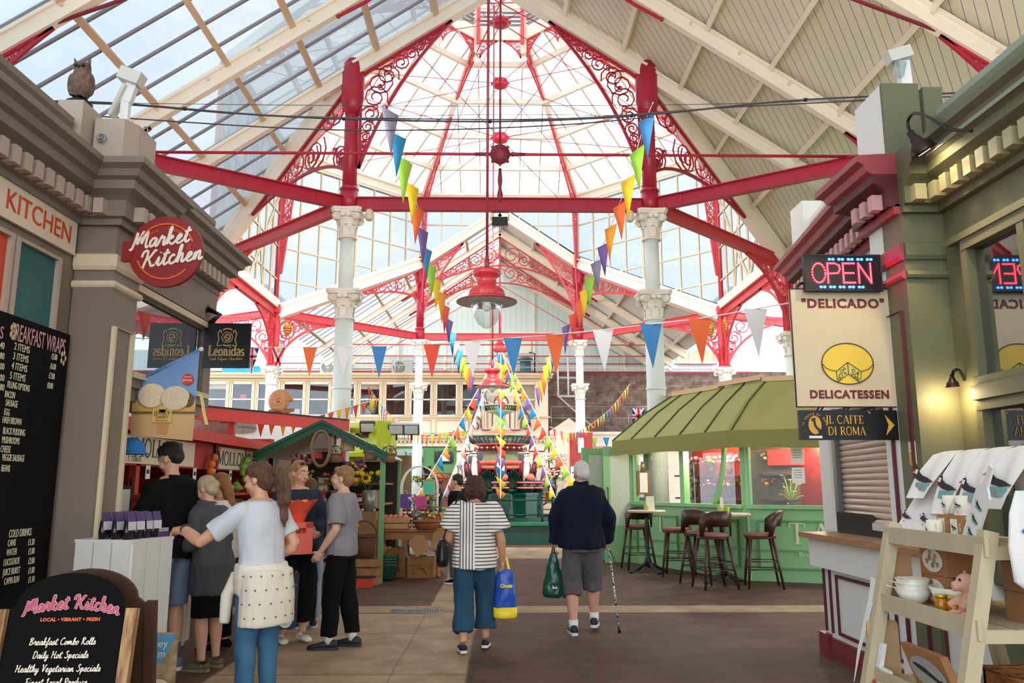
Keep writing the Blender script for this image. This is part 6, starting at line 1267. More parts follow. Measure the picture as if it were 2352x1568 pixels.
for i,yy in enumerate((4.36,4.24)):
 o = gift(0,('brown mug box with a puffin window, left of the pair','brown mug box with a puffin window, right of the pair')[i],1.27,yy=yy,xx=2.42,grp='mug boxes'); M = plane_M((-.057,0,.065),(0,-1,0),(0,0,1)); MB().poly([M @ V(q) for q in ((-.042,-.045,0),(.022,-.045,0),(.022,.045,0),(-.042,.045,0))],(-1,0,0),.002).build('window',mat('mug_cream','#efe6d4'),o); puffin(o,M @ Matrix.Translation((-.01,0,.003)),.04)
 if i: text('Puffin',.022,M_cl,M @ Matrix.Translation((.04,0,0)) @ Matrix.Rotation(-PI / 2,4,'Z'),o,ex=.0005)
mug(2160,1140,1.4,'puffin mug standing on the left mug box'); bpy.context.view_layer.update(); bpy.data.objects['puffin_mug'].location = (2.42,4.36,1.4)
mug(2205,1140,1.4,'puffin mug with visible handle standing on the right mug box'); bpy.data.objects['puffin_mug.001'].location = (2.42,4.24,1.4)
mug(2145,1200,1.27,'puffin mug standing alone in front of the mug boxes'); bpy.data.objects['puffin_mug.002'].location = (2.32,4.36,1.27)
o = thing('paddle_board','narrow white puffin-printed paddle board leaning at the right of the top shelf','board',(2.36,4.1,1.27),0); R = Matrix.Rotation(.6,4,'X'); m = MB(); S = [(-.055,0),(.055,0),(.055,.3),(.02,.34),(.015,.45),(-.015,.45),(-.02,.34),(-.055,.3)]; m.poly([R @ V((-.02,-x,z)) for x,z in S],(1,0,0),.012); m.build('board',M_cl,o)
for z in (.06,.14,.22): puffin(o,R @ plane_M((-.022,0,z),(0,-1,0),(0,0,1)),.05)
# middle shelf
for i,(yy,z) in enumerate(((4.6,.9),(4.6,1.06))):
 o = thing('plate_box',('lower kraft plate box with an oyster plate picture on the middle shelf','upper kraft plate box with an oyster plate picture, stacked on another')[i],'box',(2.52,yy,z),0,'oyster plate boxes'); MB().bb((-.1,-.14,0),(.1,.14,.158)).build('carton',M_card,o); M = plane_M((-.103,0,.08),(0,-1,0),(0,0,1)); MB().poly([M @ V((.105 * math.cos(t),.062 * math.sin(t),0)) for t in (2 * PI * k / 28 for k in range(28))],(-1,0,0),.002).build('plate_picture',mat('plate_print','#ece6d6',.6),o); m = MB()
 for k in range(7): t = k * 2.4; r = .018 * math.sqrt(k + .5); m.ball(M @ V((r * 1.5 * math.cos(t),r * .9 * math.sin(t),.003)),(.002,.018,.016),8,5)
 m.build('oyster_picture',mat('oyster_print','#5a4030',.7,var=.5,scale=70,col2='#cdb890'),o)
def bowlmesh(r,h): m = MB(); m.lathe([(r * .4,0),(r * .7,h * .3),(r,h),(r * .96,h),(r * .66,h * .36),(0,h * .2)],n=28); return m
M_por = mat('porcelain','#efe9da',.2)
for i in range(3): o = thing('serving_bowl',('white serving bowl at the bottom of the stack of three','white serving bowl in the middle of the stack of three','white serving bowl on top of the stack of three')[i],'bowl',(2.32,4.65,.9 + .028 * i),.3 * i,'stacked white bowls'); bowlmesh(.098 - .003 * i,.085).build('bowl',M_por,o); MB().poly([(-.09,-.035,.083),(-.15,0,.1),(-.09,.035,.083)],(0,0,1),.004).build('lip',M_por,o)
o = thing('crab_bowl','white oval bowl with a red crab print beside the honey jars','bowl',(2.4,4.41,.9)); b = bowlmesh(.12,.12).build('bowl',M_por,o); b.scale = (.8,1.1,1); MB().ball((.04,.03,.085),(.02,.05,.03),12,8).build('crab_print',mat('crab_red','#c62f3f',.4),o)
for i,(x,y) in enumerate(((2.29,4.3),(2.31,4.21),(2.38,4.25))): o = thing('honey_jar',('amber honey jar with gold lid, left of the trio','amber honey jar with gold lid, front right of the trio','amber honey jar with gold lid, at the back of the trio')[i],'jar',(x,y,.9),.3 * i,'honey jars'); MB().lathe([(.034,0),(.037,.01),(.037,.07),(.03,.082),(0,.082)],n=8).build('jar',mat('honey_amber','#a85a10',.12,var=.5,scale=20,col2='#d68a1c'),o); MB().cyl((0,0,.08),(0,0,.098),.033,n=18).build('lid',mat('lid_gold','#d9b038',.25,.6),o)
o = thing('plush_pig','pink plush toy sitting at the end of the middle shelf','soft toy',(2.3,4.05,.9)); m = MB(); m.ball((0,0,.07),(.055,.06,.08)); m.ball((-.015,0,.18),(.05,.052,.05)); m.cyl((-.05,0,.17),(-.085,0,.165),.026,.024,12)
for s in (-1,1): m.cyl((0,s * .03,.2),(.01,s * .045,.24),.022,.006,8); m.tube([(-.02,s * .04,.11),(-.08,s * .06,.07)],[.022,.016],8); m.tube([(-.02,s * .035,.03),(-.1,s * .05,.02)],[.028,.022],8)
blob(m,'toy_body',mat('plush_pink','#d9a58c',.9,bump=.4,bscale=90),.008,3,o); m = MB()
for s in (-1,1): m.ball((-.06,s * .025,.2),.007,6,5)
m.build('eye',M_black,o)
o = thing('green_brush','small green handled brush lying on the middle shelf front','brush',(2.24,4.16,.91)); MB().tube([(0,.08,.012),(.01,-.05,.012)],.006,6).build('handle',M_gold,o); MB().ball((0,.1,.015),(.015,.03,.014)).build('bristle',mat('brush_green','#1f7a58',.6),o)
for z,y,lb in ((1.0,4.72,'plain pale wooden board hanging behind the left leg, upper'),(.62,4.7,'plain pale wooden board hanging behind the left leg, lower')):
 o = thing('chopping_board',lb,'chopping board',(2.32 if z > .9 else 2.2,y + .1,z)); MB().poly(rrect(-.09,-.15,.09,.17,.03,0),(0,1,0),.015).build('board',mat('pale_wood','#cfa87c',.55,var=.12),o)
o = thing('white_apron','white printed cloth hanging down the left front leg','cloth'); m = MB(); pr = [(2.22,1.02,.0),(2.19,.9,.03),(2.1,.62,.05),(2.06,.45,.03)]; m.v = [(x - .03 + e * .0,YR + .06 - .0 + e * (.1 - .03 * i),z + .0) for i,(x,z,_) in enumerate(pr) for e in (-.6,.4)]; m.f = [[0,1,3,2],[2,3,5,4],[4,5,7,6]]; m.m = [0] * 3; m.sm = [True] * 3; m.build('cloth',M_cl,o)
o = thing('crab_board','white paddle board with a crab and lobster print at the bottom left of the shelving','board',(2.06,4.72,.28)); m = MB(); S = rrect(-.14,0,.14,.28,.04,0); m.poly([V((0,-x,z)) + V((.25 * z,0,0)) for x,_,z in S],(1,0,-.25),.015); m.tube([(.07,0,.27),(.1,0,.4)],0,flat=(.02,.012),up=(1,0,0)); m.build('board',M_cl,o); MB().ball((.035,0,.15),(.006,.04,.06),12,8).build('crab_print',mat('crab_orange','#b8512c',.6),o); MB().ball((.035,.09,.15),(.006,.02,.08),12,8).build('lobster_print',mat('lobster_brown','#7a3222',.6),o); MB().ball((.035,-.09,.18),(.006,.03,.04),12,8).build('shell_print',mat('shell_tan','#c9a06a',.6),o)
o = thing('mackerel_tray','kraft boxed oval tray with a mackerel picture on the bottom shelf','box',(2.24,4.32,.5)); R = Matrix.Rotation(-.35,4,'Y'); MB().poly([R @ V(q) for q in ((0,-.2,0),(0,.2,0),(0,.2,.24),(0,-.2,.24))],(1,0,0),.04).build('carton',M_card,o); MB().poly([R @ V((-.004,.17 * math.cos(t),.11 + .09 * math.sin(t))) for t in (2 * PI * k / 28 for k in range(28))],(-1,0,0),.002).build('tray_picture',mat('tray_print','#b9bcb4',.5,var=.2,scale=30),o); MB().poly([R @ V((-.008,-y,z)) for y,z in ((-.13,.15),(-.08,.155),(.0,.14),(.1,.1),(.13,.105),(.12,.075),(.08,.085),(0,.105),(-.09,.13))],(-1,0,0),.002).build('fish_picture',mat('fish_blue','#2b3547',.5,var=.5,scale=60),o)
o = thing('cardboard_box','plain cardboard carton at the near end of the middle shelf','box',(2.66,4.0,.9)); MB().bb((-.15,-.12,0),(.15,.12,.3)).build('carton',mat('carton_tan','#a67a52',.7,var=.06),o); MB().bb((-.152,-.122,.14),(.152,.122,.146)).build('flap_line',mat('carton_line','#7a5636',.7),o)
o = thing('preserve_jar','small gold-topped jar on the cardboard carton','jar',(2.64,3.95,1.2)); MB().cyl((0,0,0),(0,0,.09),.04,n=18).build('jar',mat('preserve_brown','#6b2c12',.2),o); MB().lathe([(.055,.075),(.042,.1),(.02,.105)],n=16).build('cloth_lid',mat('lid_cloth','#b58c3a',.7,var=.3,scale=40),o)
o = thing('wicker_tray','woven wicker tray at the bottom right corner of the shelving','basket',(2.62,4.02,.5)); M_wk = mat('wicker','#a8662e',.6,var=.4,scale=30,col2='#6b3a18',bump=.5,bscale=60,stretch=(1,1,3)); MB().bb((-.22,-.16,0),(.22,-.14,.16)).bb((-.22,.14,0),(.22,.16,.16)).bb((-.22,-.16,0),(-.2,.16,.16)).bb((.2,-.16,0),(.22,.16,.16)).bb((-.22,-.16,0),(.22,.16,.02)).build('woven_side',M_wk,o); m = MB()
for k in range(14): m.cyl((-.21 + .032 * k,-.165,0),(-.21 + .032 * k,-.165,.16),.006,n=5)
m.tube([(-.22,-.16,.165),(.22,-.16,.165),(.22,.16,.165),(-.22,.16,.165)],.012,6,closed=True); m.build('wicker_rim',M_wk,o)
o = thing('printed_cloth','folded dark printed cloth behind the wicker tray','cloth',(2.88,4.05,.5)); MB().bb((-.02,-.2,0),(.02,.2,.3)).build('cloth',mat('print_mix','#d8cfc2',.8,var=.9,scale=9,col2='#2a2426'),o)
o = thing('printed_apron','white apron with a blue mussel print hanging at the right edge','apron',RY(2358,1230,3.7)); m = MB(); m.loft([((0,0,.2),.03,.012),((0,0,.1),.07,.02),((.02,0,-.05),.11,.03),((.02,0,-.2),.1,.03),((.02,0,-.24),.05,.02)],16); m.build('cloth',M_cl,o); MB().poly([V((.03 + x,-.035,z)) for x,z in ((-.07,.02),(-.02,.07),(.05,.05),(.06,-.08),(.02,-.12),(-.0,-.03))],(0,1,0),.004).build('print',mat('print_blue','#1f6f92',.6),o)
# ================================================================== GREEN KIOSK WITH OLIVE AWNING
M_kg = mat('kiosk_green','#8cc084',.45,var=.04); M_kgd = mat('kiosk_green_dark','#6ea367',.5); M_aw = mat('awning_olive','#a8a764',.75,var=.08,scale=3,bump=.1,bscale=40)
A0,B0,C0_ = RZ(1462,1292,0),RZ(1725,1332,0),RZ(1893,1339,0)
dAB = (B0 - A0).normalized(); dBC = (C0_ - B0).normalized(); E0 = B0 + dBC * 3.6; Wp = [A0 + V((.9,1.9,0)),A0,B0,E0,E0 + V((1.6,1.6,0)),E0 + V((1.6,5.5,0)),A0 + V((3.5,5.0,0)),A0 + V((2.2,3.2,0))]
W2 = [(p.x,p.y) for p in Wp]
o = thing('green_kiosk','mid green panelled corner kiosk with large windows under a round olive awning','kiosk'); n_ = lambda d: V((-d.y,d.x,0)) * -1 if False else V((d.y,-d.x,0))
def seg(i): a,b = Wp[i],Wp[i + 1]; d = (b - a); L_ = d.length; d.normalize(); nn = V((d.y,-d.x,0)); c_ = sum(Wp,V((0,0,0))) / len(Wp); nn = nn if nn.dot(a - c_) > 0 else -nn; return a,d,nn,L_
low,fr,mo = MB(),MB(),MB(); SIL = 1.2; TOPZ = 2.5
for i in range(len(Wp) - 1):
 a,d,nn,L_ = seg(i)
 low.bar(a + V((0,0,SIL / 2)),a + d * L_ + V((0,0,SIL / 2)),.12,SIL,(0,0,1)); fr.bar(a + V((0,0,SIL)) + nn * .03,a + d * L_ + V((0,0,SIL)) + nn * .03,.2,.06,(0,0,1)); fr.bar(a + V((0,0,TOPZ)),a + d * L_ + V((0,0,TOPZ)),.14,.3,(0,0,1))
 k = 1 if L_ < 2 else 2
 for j in range(k + 1): p = a + d * (L_ * j / k); fr.bar(p,p + V((0,0,TOPZ)),.13,.13,nn)
 if i in (1,2):
  for j in range(k):
   x0,x1 = L_ * j / k + .18,L_ * (j + 1) / k - .18; q = [a + d * x + nn * .07 + V((0,0,z)) for x,z in ((x0,.22),(x1,.22),(x1,.98),(x0,.98))]; mo.tube(q,0,closed=True,flat=(.015,.03),up=nn)
  mo.bar(a + nn * .07 + V((0,0,.5)),a + d * L_ + nn * .07 + V((0,0,.5)),.02,.03,(0,0,1))
low.build('panel_wall',M_kg,o); fr.build('frame',M_kg,o); mo.build('panel_moulding',M_kgd,o)
P_k = glass('kiosk_glass',(.92,.9,.88),.02,.01,0,.25)
for i in range(len(Wp) - 2):
 a,d,nn,L_ = seg(i); MB().poly([a + V((0,0,SIL)),a + d * L_ + V((0,0,SIL)),a + d * L_ + V((0,0,TOPZ - .15)),a + V((0,0,TOPZ - .15))]).build('window_glass',P_k,o)
a,d,nn,L_ = seg(1); M_kl = mat('kiosk_letter','#d9e0b4',.5)
serif('T',.3,M_kl,plane_M(a + d * (L_ * .29) + nn * .08 + V((0,0,.83)),d,(0,0,1)),o)
text('Brunch • Lunch',.1,M_kl,plane_M(a + d * (L_ * .62) + nn * .08 + V((0,0,.4)),d,(0,0,1)),o,ex=.001); text('• Cocktails',.1,M_kl,plane_M(a + d * (L_ * .78) + nn * .08 + V((0,0,.4)),d,(0,0,1)),o,ex=.001)
a,d,nn,L_ = seg(2); p0 = RZ(1818,1230,0); q = (RY(1842,1228,(a + d * 1.0).y) - a).dot(d)
serif('T',.34,M_kl,plane_M(a + d * .78 + nn * .08 + V((0,0,.78)),d,(0,0,1)),o); serif('A',.34,M_kl,plane_M(a + d * 1.15 + nn * .08 + V((0,0,.78)),d,(0,0,1)),o); text('Brunch • Lunch',.12,M_kl,plane_M(a + d * 1.16 + nn * .08 + V((0,0,.44)),d,(0,0,1)),o,ex=.001)
a,d,nn,L_ = seg(1); m = MB(); m.tube(spline([a + d * (L_ * .86) + V((0,0,TOPZ)),a + d * (L_ * .83) + V((0,0,1.9)),a + d * (L_ * .78) + V((0,0,1.4)),a + d * (L_ * .74) + V((0,0,1.25))],6),0,flat=(.04,.03),up=nn); m.build('curved_bar',M_kg,o)
# awning
def offs(P,r):
 out = []; n = len(P)
 for i in range(n):
  a,b,c = P[i - 1] if i else P[i] - (P[1] - P[0]),P[i],P[i + 1] if i < n - 1 else P[i] + (P[i] - P[i - 1])
  d0,d1 = (b - a).normalized(),(c - b).normalized(); n0,n1 = V((d0.y,-d0.x,0)),V((d1.y,-d1.x,0)); m = (n0 + n1).normalized(); m = m / max(.35,m.dot(n0)); out.append(b + m * r)
 return out
sgnn = 1 if seg(1)[2].dot(V((seg(1)[1].y,-seg(1)[1].x,0))) > 0 else -1
ap = Wp[:4]; ap = [ap[0] + (ap[0] - ap[1]).normalized() * .0] + ap[1:]
rnd = []   # round the plan corner at A
for i,p in enumerate(ap):
 if i == 1: rnd += [p.lerp(ap[0],.45),p.lerp(ap[0],.18),p.lerp(ap[2],.06),p.lerp(ap[2],.22)]
 else: rnd.append(p)
oo = offs(rnd,.55 * sgnn); ii = offs(rnd,-.75 * sgnn); aw = thing('awning','broad olive canvas awning with a scalloped valance round the green kiosk','awning'); m,se = MB(),MB(); m.smooth = False
for i in range(len(oo) - 1):
 k = 6
 for j in range(k):
  t0,t1 = j / k,(j + 1) / k; a0,a1,b0,b1 = oo[i].lerp(oo[i + 1],t0),oo[i].lerp(oo[i + 1],t1),ii[i].lerp(ii[i + 1],t0),ii[i].lerp(ii[i + 1],t1)
  m.poly([a0 + V((0,0,2.45)),a1 + V((0,0,2.45)),a1.lerp(b1,.5) + V((0,0,3.0)),a0.lerp(b0,.5) + V((0,0,3.0))]); m.poly([a0.lerp(b0,.5) + V((0,0,3.0)),a1.lerp(b1,.5) + V((0,0,3.0)),b1 + V((0,0,3.42)),b0 + V((0,0,3.42))])
for i in (2,3,4,5):
 for t in ((0.02,) if i != 4 else (0,.28,.55,.8)):
  if i >= len(oo) - 1: continue
  a0,b0 = oo[i].lerp(oo[i + 1],t),ii[i].lerp(ii[i + 1],t); se.tube([a0 + V((0,0,2.46)),a0.lerp(b0,.5) + V((0,0,3.01)),b0 + V((0,0,3.43))],.016,5)
m.build('canopy',M_aw,aw); se.build('seam',mat('awning_seam','#4a5226',.8),aw); v = MB()
for i in range(len(oo) - 1):
 L_ = (oo[i + 1] - oo[i]).length; k = max(2,round(L_ / .16))
 for j in range(k):
  t0,t1 = j / k,(j + 1) / k; w = lambda t: V((0,0,2.16 + .015 * math.sin(9 * (i + t))))
  a0,a1 = oo[i].lerp(oo[i + 1],t0),oo[i].lerp(oo[i + 1],t1); v.poly([a0 + w(t0),a1 + w(t1),a1 + V((0,0,2.46)),a0 + V((0,0,2.46))])
v.build('valance',mat('valance_olive','#8c8a4c',.8,var=.06),aw)
m = MB()
for i in range(len(ii) - 1):
 L_ = (ii[i + 1] - ii[i]).length; k = max(1,round(L_ / 1.5))
 for j in range(k): m.bar(ii[i].lerp(ii[i + 1],j / k) + V((0,0,3.45 + .04 * (j % 2))),ii[i].lerp(ii[i + 1],(j + 1) / k) + V((0,0,3.45 + .04 * (j % 2))),.1,.09,(0,0,1))
m.build('top_batten',mat('batten_pine','#d3b184',.6),aw,kind='stuff')
MB().poly([p + V((0,0,3.38)) for p in [*ii,Wp[5],Wp[6]]],(0,0,1),.05).build('kiosk_roof',M_kgd,o)
# window reflections of the stall opposite, built as panel, shelves and flowers inside
a,d,nn,L_ = seg(1); bk = MB(); bk.poly([a - nn * 1.3 + d * .3 + V((0,0,.9)),a - nn * 1.3 + d * (L_ + .6) + V((0,0,.9)),a - nn * 1.3 + d * (L_ + .6) + V((0,0,2.4)),a - nn * 1.3 + d * .3 + V((0,0,2.4))],None,.03); bk.build('red_reflection_panel',mat('red_panel','#c9312a',.6,var=.4,scale=3),o)
for z in (1.3,1.75): MB().bar(a - nn * 1.0 + d * .3 + V((0,0,z)),a - nn * 1.0 + d * L_ + V((0,0,z)),.4,.03,(0,0,1)).build('shelf',mat('shelf_dark','#3a2622',.6),o)
a2,d2,n2,L2 = seg(2); MB().bar(a2 - n2 * .9 + d2 * .3 + V((0,0,2.05)),a2 - n2 * .9 + d2 * 3.3 + V((0,0,2.05)),.05,.28,(0,0,1)).build('red_band',mat('red_band','#e8392a',.5),o); MB().poly([a2 - n2 * 1.0 + V((0,0,.4)),a2 - n2 * 1.0 + d2 * 3.4 + V((0,0,.4)),a2 - n2 * 1.0 + d2 * 3.4 + V((0,0,2.5)),a2 - n2 * 1.0 + V((0,0,2.5))],None,.03).build('dark_back_panel',mat('brown_interior','#7a634b'),o)
def bunch(nm,lb,cat,c,r,cols,n=26,grp=None,leaf='#4d7a3a',pot=None,hs=1.0,fs=.03):
 """bouquet: leaves and many small blooms, optional pot"""
 o = thing(nm,lb,cat,c,0,grp); lf,fl = MB(),[MB() for _ in cols]; R = random.Random(hash(lb) % 1000 if False else len(lb) * 7 + int(c[0] * 31 + c[1] * 17))
 for i in range(n):
  a,q,h = R.uniform(0,2 * PI),r * math.sqrt(R.random()),r * hs * (.75 + .7 * R.random()); p = V((q * math.cos(a),q * math.sin(a),h))
  s = fs * R.uniform(.7,1.3); fl[i % len(cols)].ball(p,(s,s,s * .8),6,4)
  for e in range(2): t = p * R.uniform(.5,.95) + V((R.uniform(-1,1),R.uniform(-1,1),0)) * r * .3; dd = V((math.cos(a + e),math.sin(a + e),.6)) * s * 1.6; sd = V((-dd.y,dd.x,0)) * .35; lf.add([t,t + dd * .5 + sd,t + dd,t + dd * .5 - sd],[(0,1,2,3)],False)
 for i in range(5): a = i * 1.25; lf.tube([V((0,0,0)),V((r * .5 * math.cos(a),r * .5 * math.sin(a),r * hs * .8))],.006,4)
 lf.build('foliage',mat('leaf' + leaf[1:],leaf,.6,var=.3,scale=15),o,kind='stuff')
 for f,cc in zip(fl,cols): f.build('bloom',mat('bloom' + cc[1:],cc,.6),o,kind='stuff')
 if pot: MB().lathe([(r * .28,-.0 - r * .7),(r * .42,0),(r * .46,.01),(r * .38,.0)],n=14).build('pot',mat('pot' + pot[1:],pot,.5),o)
 return o
FC = (('#f08aa0','#f6c8c0','#e8e0c0'),('#e0478a','#f3a0b8'),('#ef7a3a','#f6b84a','#e85a4a'),('#f0b8d0','#fbe8ee'),('#d93a6a','#e87aa0','#f4d04a'))
LBk = ('nearest the door','second from the door','third from the door','fourth from the door','fifth from the door')
for j in range(5):
 for z,nm in ((1.33,'lower'),(1.78,'upper')):
  p = a - nn * 1.0 + d * (.7 + .55 * j) + V((0,0,z + .1)); bunch('flower_bunch',f'flower bunch on the {nm} shelf inside the green kiosk, {LBk[j]}','flowers',p,.17,FC[(j + (z > 1.5)) % 5],24,'kiosk flowers',pot='#4a4038',fs=.035)
p = a2 + d2 * .7 - n2 * .35 + V((0,0,1.25)); o2 = thing('potted_plant','bright green leafy potted plant in the right kiosk window','plant',p); m = MB()
for k in range(16):
 t = k * 2.4; h = .12 + .025 * k; q = V((.13 * math.cos(t),.13 * math.sin(t),h)); dd = V((math.cos(t),math.sin(t),.2)) * .1; sd = V((-dd.y,dd.x,0)) * .5; m.add([q,q + dd * .5 + sd,q + dd,q + dd * .5 - sd],[(0,1,2,3)],False); m.tube([V((0,0,.02)),q],.004,4)
m.build('foliage',mat('plant_lime','#9cc63a',.5),o2,kind='stuff'); MB().lathe([(.06,-.1),(.08,.02)],n=14).build('pot',mat('pot4a4038','#4a4038'),o2)
p = a2 + d2 * 1.7 - n2 * .3 + V((0,0,1.35)); bunch('flower_bunch','magenta flower bunch low in the right kiosk window','flowers',p,.16,('#d0409a','#b02a80'),20,'kiosk flowers',pot='#4a4038')  # stands in for flowers reflected in the right window
for z,lb in ((2.05,'upper white paper notice in the right kiosk window'),(1.72,'lower white paper notice in the right kiosk window')): p = a2 + d2 * .85 + n2 * .012 + V((0,0,z)); o2 = thing('notice',lb,'notice',p,math.atan2(d2.y,d2.x)); MB().bb((-.1,-.003,-.13),(.1,.003,.13)).build('paper',M_white,o2); m = MB(); [m.bb((-.07,-.005,.08 - .04 * k),(.06,-.003,.09 - .04 * k)) for k in range(4)]; m.build('printed_line',mat('ink_grey','#8a8f98',.6),o2)
# doors, sconce, menu frame
def leaf(nm,lb,c,w_,rz,z1=2.35):
 o = thing('kiosk_door',lb,'door',c,rz); m = MB()
 for x in (-w_ / 2 + .07,w_ / 2 - .07): m.bb((x - .07,-.03,0),(x + .07,.03,z1))
 m.bb((-w_ / 2 + .01,-.026,.01),(w_ / 2 - .01,.026,.75)); m.bb((-w_ / 2 + .01,-.026,z1 - .14),(w_ / 2 - .01,.026,z1 - .01)); m.build('door_leaf',M_kg,o); MB().poly(rrect(-w_ / 2 + .1,.72,w_ / 2 - .1,z1 - .1,.06,-.012),(0,1,0),.012).build('frosted_pane',mat('frosted','#c6cfba',.35),o); MB().tube([(-w_ / 2 + .08,-.03,1.0),(-w_ / 2 + .08,-.08,1.02),(-w_ / 2 + .08,-.08,1.5),(-w_ / 2 + .08,-.03,1.52)],.012,6).build('door_handle',mat('handle_brown','#3c2c22',.4),o)
p = RZ(1430,1292,0); leaf('','open green kiosk door with a tall frosted pane, facing the aisle',(p.x,p.y,0),.72,0); leaf('','second green kiosk door leaf half hidden behind the open one',(p.x - .48,p.y + .45,0),.6,.25)
p = RY(1476,1072,A0.y - .1); o = thing('wall_sconce','small brass wall sconce beside the kiosk door','lamp',p); MB().lathe([(.05,-.1),(.035,.1),(.02,.11)],n=14).build('shade',mat('brass','#b58a4a',.3,.7),o); MB().bar((0,0,.05),(.06,.12,.05),.02,.02).build('arm',mat('brass','#b58a4a'),o)
p = RY(1478,1108,A0.y - .08); o = thing('framed_menu','wooden framed menu on the kiosk wall under the sconce','menu',p); MB().bb((-.13,-.02,-.24),(.13,.02,.24)).build('frame',mat('frame_oak','#8a5230',.5),o); MB().bb((-.08,-.03,-.2),(.08,-.02,.2)).build('paper',M_white,o)
# bar tables
M_wal = mat('walnut','#4a2c1e',.4,var=.25,scale=12,stretch=(1,1,.2)); M_seat = mat('seat_pink','#9a665c',.8); M_ci = mat('cast_iron','#1d1f22',.4)
def bartable(px,py,r,lb):
 p = RZ(px,py,0); o = thing('bar_table',lb,'table',(p.x,p.y,0),0,'round bar tables'); MB().lathe([(r * .98,1.07),(r,1.08),(r,1.1),(r * .97,1.11)],n=36).build('table_top',mat('marble_top','#dfe6ec',.25),o); MB().lathe([(r * 1.005,1.065),(r * 1.02,1.07),(r * 1.02,1.1)],n=36).build('wood_edge',mat('pale_wood','#cfa87c'),o)
 MB().lathe([(.05,.1),(.07,.2),(.035,.3),(.028,.7),(.045,.85),(.03,.95),(.03,1.06),(.1,1.07)],n=14).build('pedestal',M_ci,o)
 for k in range(4): a = k * PI / 2 + .4; d_ = V((math.cos(a),math.sin(a),0)); MB().tube(spline([d_ * .03 + V((0,0,.16)),d_ * .15 + V((0,0,.12)),d_ * .28 + V((0,0,.05)),d_ * .36 + V((0,0,.02))],5),.025,7).ball(d_ * .36 + V((0,0,.022)),(.05,.05,.022)).build('foot',M_ci,o)
 return p
t1 = bartable(1489,1314,.34,'small round bar table by the kiosk door, farther of the two'); t2 = bartable(1664,1338,.46,'round bar table among the stools, nearer of the two')
def make_stool():
 o = thing('bar_stool','stool','bar stool',(0,0,0),0,'walnut bar stools'); MB().lathe([(.12,.77),(.2,.775),(.205,.8),(.19,.825),(0,.835)],n=26,mod=lambda a: 1 - .06 * math.cos(2 * a)).build('seat',M_seat,o); MB().lathe([(.2,.74),(.205,.77),(.15,.772)],n=26).build('seat_rail',M_wal,o); m = MB(); R_ = .205; k = 13; vs = []
 for e in (0,.018):   # curved back, cut away at the bottom
  for i in range(k):
   a = PI / 2 - 1.25 + 2.5 * i / (k - 1); q = abs(2 * i / (k - 1) - 1); lo_ = .78 if q > .75 else .93; hi_ = 1.17 - .14 * q ** 3; rr = R_ + e
   vs += [(rr * 1.0 * math.cos(a),(rr + .05) * math.sin(a),lo_),(rr * 1.05 * math.cos(a),(rr + .1) * math.sin(a),hi_)]
 fs = [];
 for i in range(k - 1): b_ = 2 * k; fs += [(2 * i,2 * i + 2,2 * i + 3,2 * i + 1),(b_ + 2 * i,b_ + 2 * i + 1,b_ + 2 * i + 3,b_ + 2 * i + 2),(2 * i + 1,2 * i + 3,b_ + 2 * i + 3,b_ + 2 * i + 1),(2 * i,b_ + 2 * i,b_ + 2 * i + 2,2 * i + 2)]
 m.add(vs,fs + [(0,1,2 * k + 1,2 * k),(2 * k - 2,4 * k - 2,4 * k - 1,2 * k - 1)],True); m.build('backrest',M_wal,o)
 for sx in (-1,1):
  for sy in (-1,1): MB().cyl((sx * .14,sy * .14,.76),(sx * .22,sy * (.2 if sy < 0 else .24),0),.022,.015,10).build('leg',M_wal,o)
 m = MB()
 for z,q in ((.28,.19),(.4,.18)): m.tube([(-q,-q,z),(q,-q,z),(q,q + .01,z),(-q,q + .01,z)],.01,6,closed=True)
 m.build('stretcher',M_wal,o); return o
st = make_stool(); st.scale = (1.22,1.18,1.0); SP = ((1478,1318,PI + .1,'walnut bar stool facing away behind the farther table'),(1558,1330,-1.9,'walnut bar stool between the two tables with its back to the right'),(1614,1346,2.5,'walnut bar stool mostly hidden behind the nearest stool'),(1642,1358,PI + .15,'nearest walnut bar stool with its back to the camera'),(1752,1356,-1.75,'walnut bar stool at the far right of the tables'))
for i,(x,y,r,lb) in enumerate(SP):
 p = RZ(x,y - 8,0)
 if i == 0: p += V((-.05,.25,0))
 q = st if i == 0 else dup(st); q.location = (p.x,p.y,0); q.rotation_euler.z = r; q['label'] = lb
M_cup = mat('cup_lime','#a4b83a',.35)
for i,(t,dx,dy,lb) in enumerate(((t1,-.02,-.1,'small lime green tumbler on the farther bar table'),(t2,-.05,-.12,'lime green tumbler on the nearer bar table, left of the pair'),(t2,.07,-.1,'lime green tumbler on the nearer bar table, right of the pair'))): o = MB(); o.lathe([(.035,0),(.045,.1),(.041,.1),(.032,.01),(0,.01)],n=16); o.build('tumbler',M_cup,loc=(t.x + dx,t.y + dy,1.11),label=lb,cat='cup',group='lime tumblers')
for t,dx,lb in ((t1,.07,'folded white menu card standing on the farther bar table'),(t2,.01,'slim buff menu card standing on the nearer bar table')):
 o = thing('menu_card',lb,'menu card',(t.x + dx,t.y,1.11)); w_ = .075 if t is t1 else .025; m = MB()
 for s in (-1,1): m.poly([(-w_,s * .05,0),(w_,s * .05,0),(w_,s * .005,.25),(-w_,s * .005,.25)],None,.003)
 m.build('card',mat('menu_buff','#e6dcc0',.6),o)
lt = bpy.data.lights.new('kiosk_fill','POINT'); lt.energy = 28; lt.color = (1,.9,.78); lt.shadow_soft_size = .2; lo = bpy.data.objects.new('kiosk_fill',lt); COL.objects.link(lo); a,d,nn,L_ = seg(1); lo.location = a + d * (L_ * .6) - nn * .45 + V((0,0,2.3))  # point lights added inside to brighten what shows through the kiosk glass
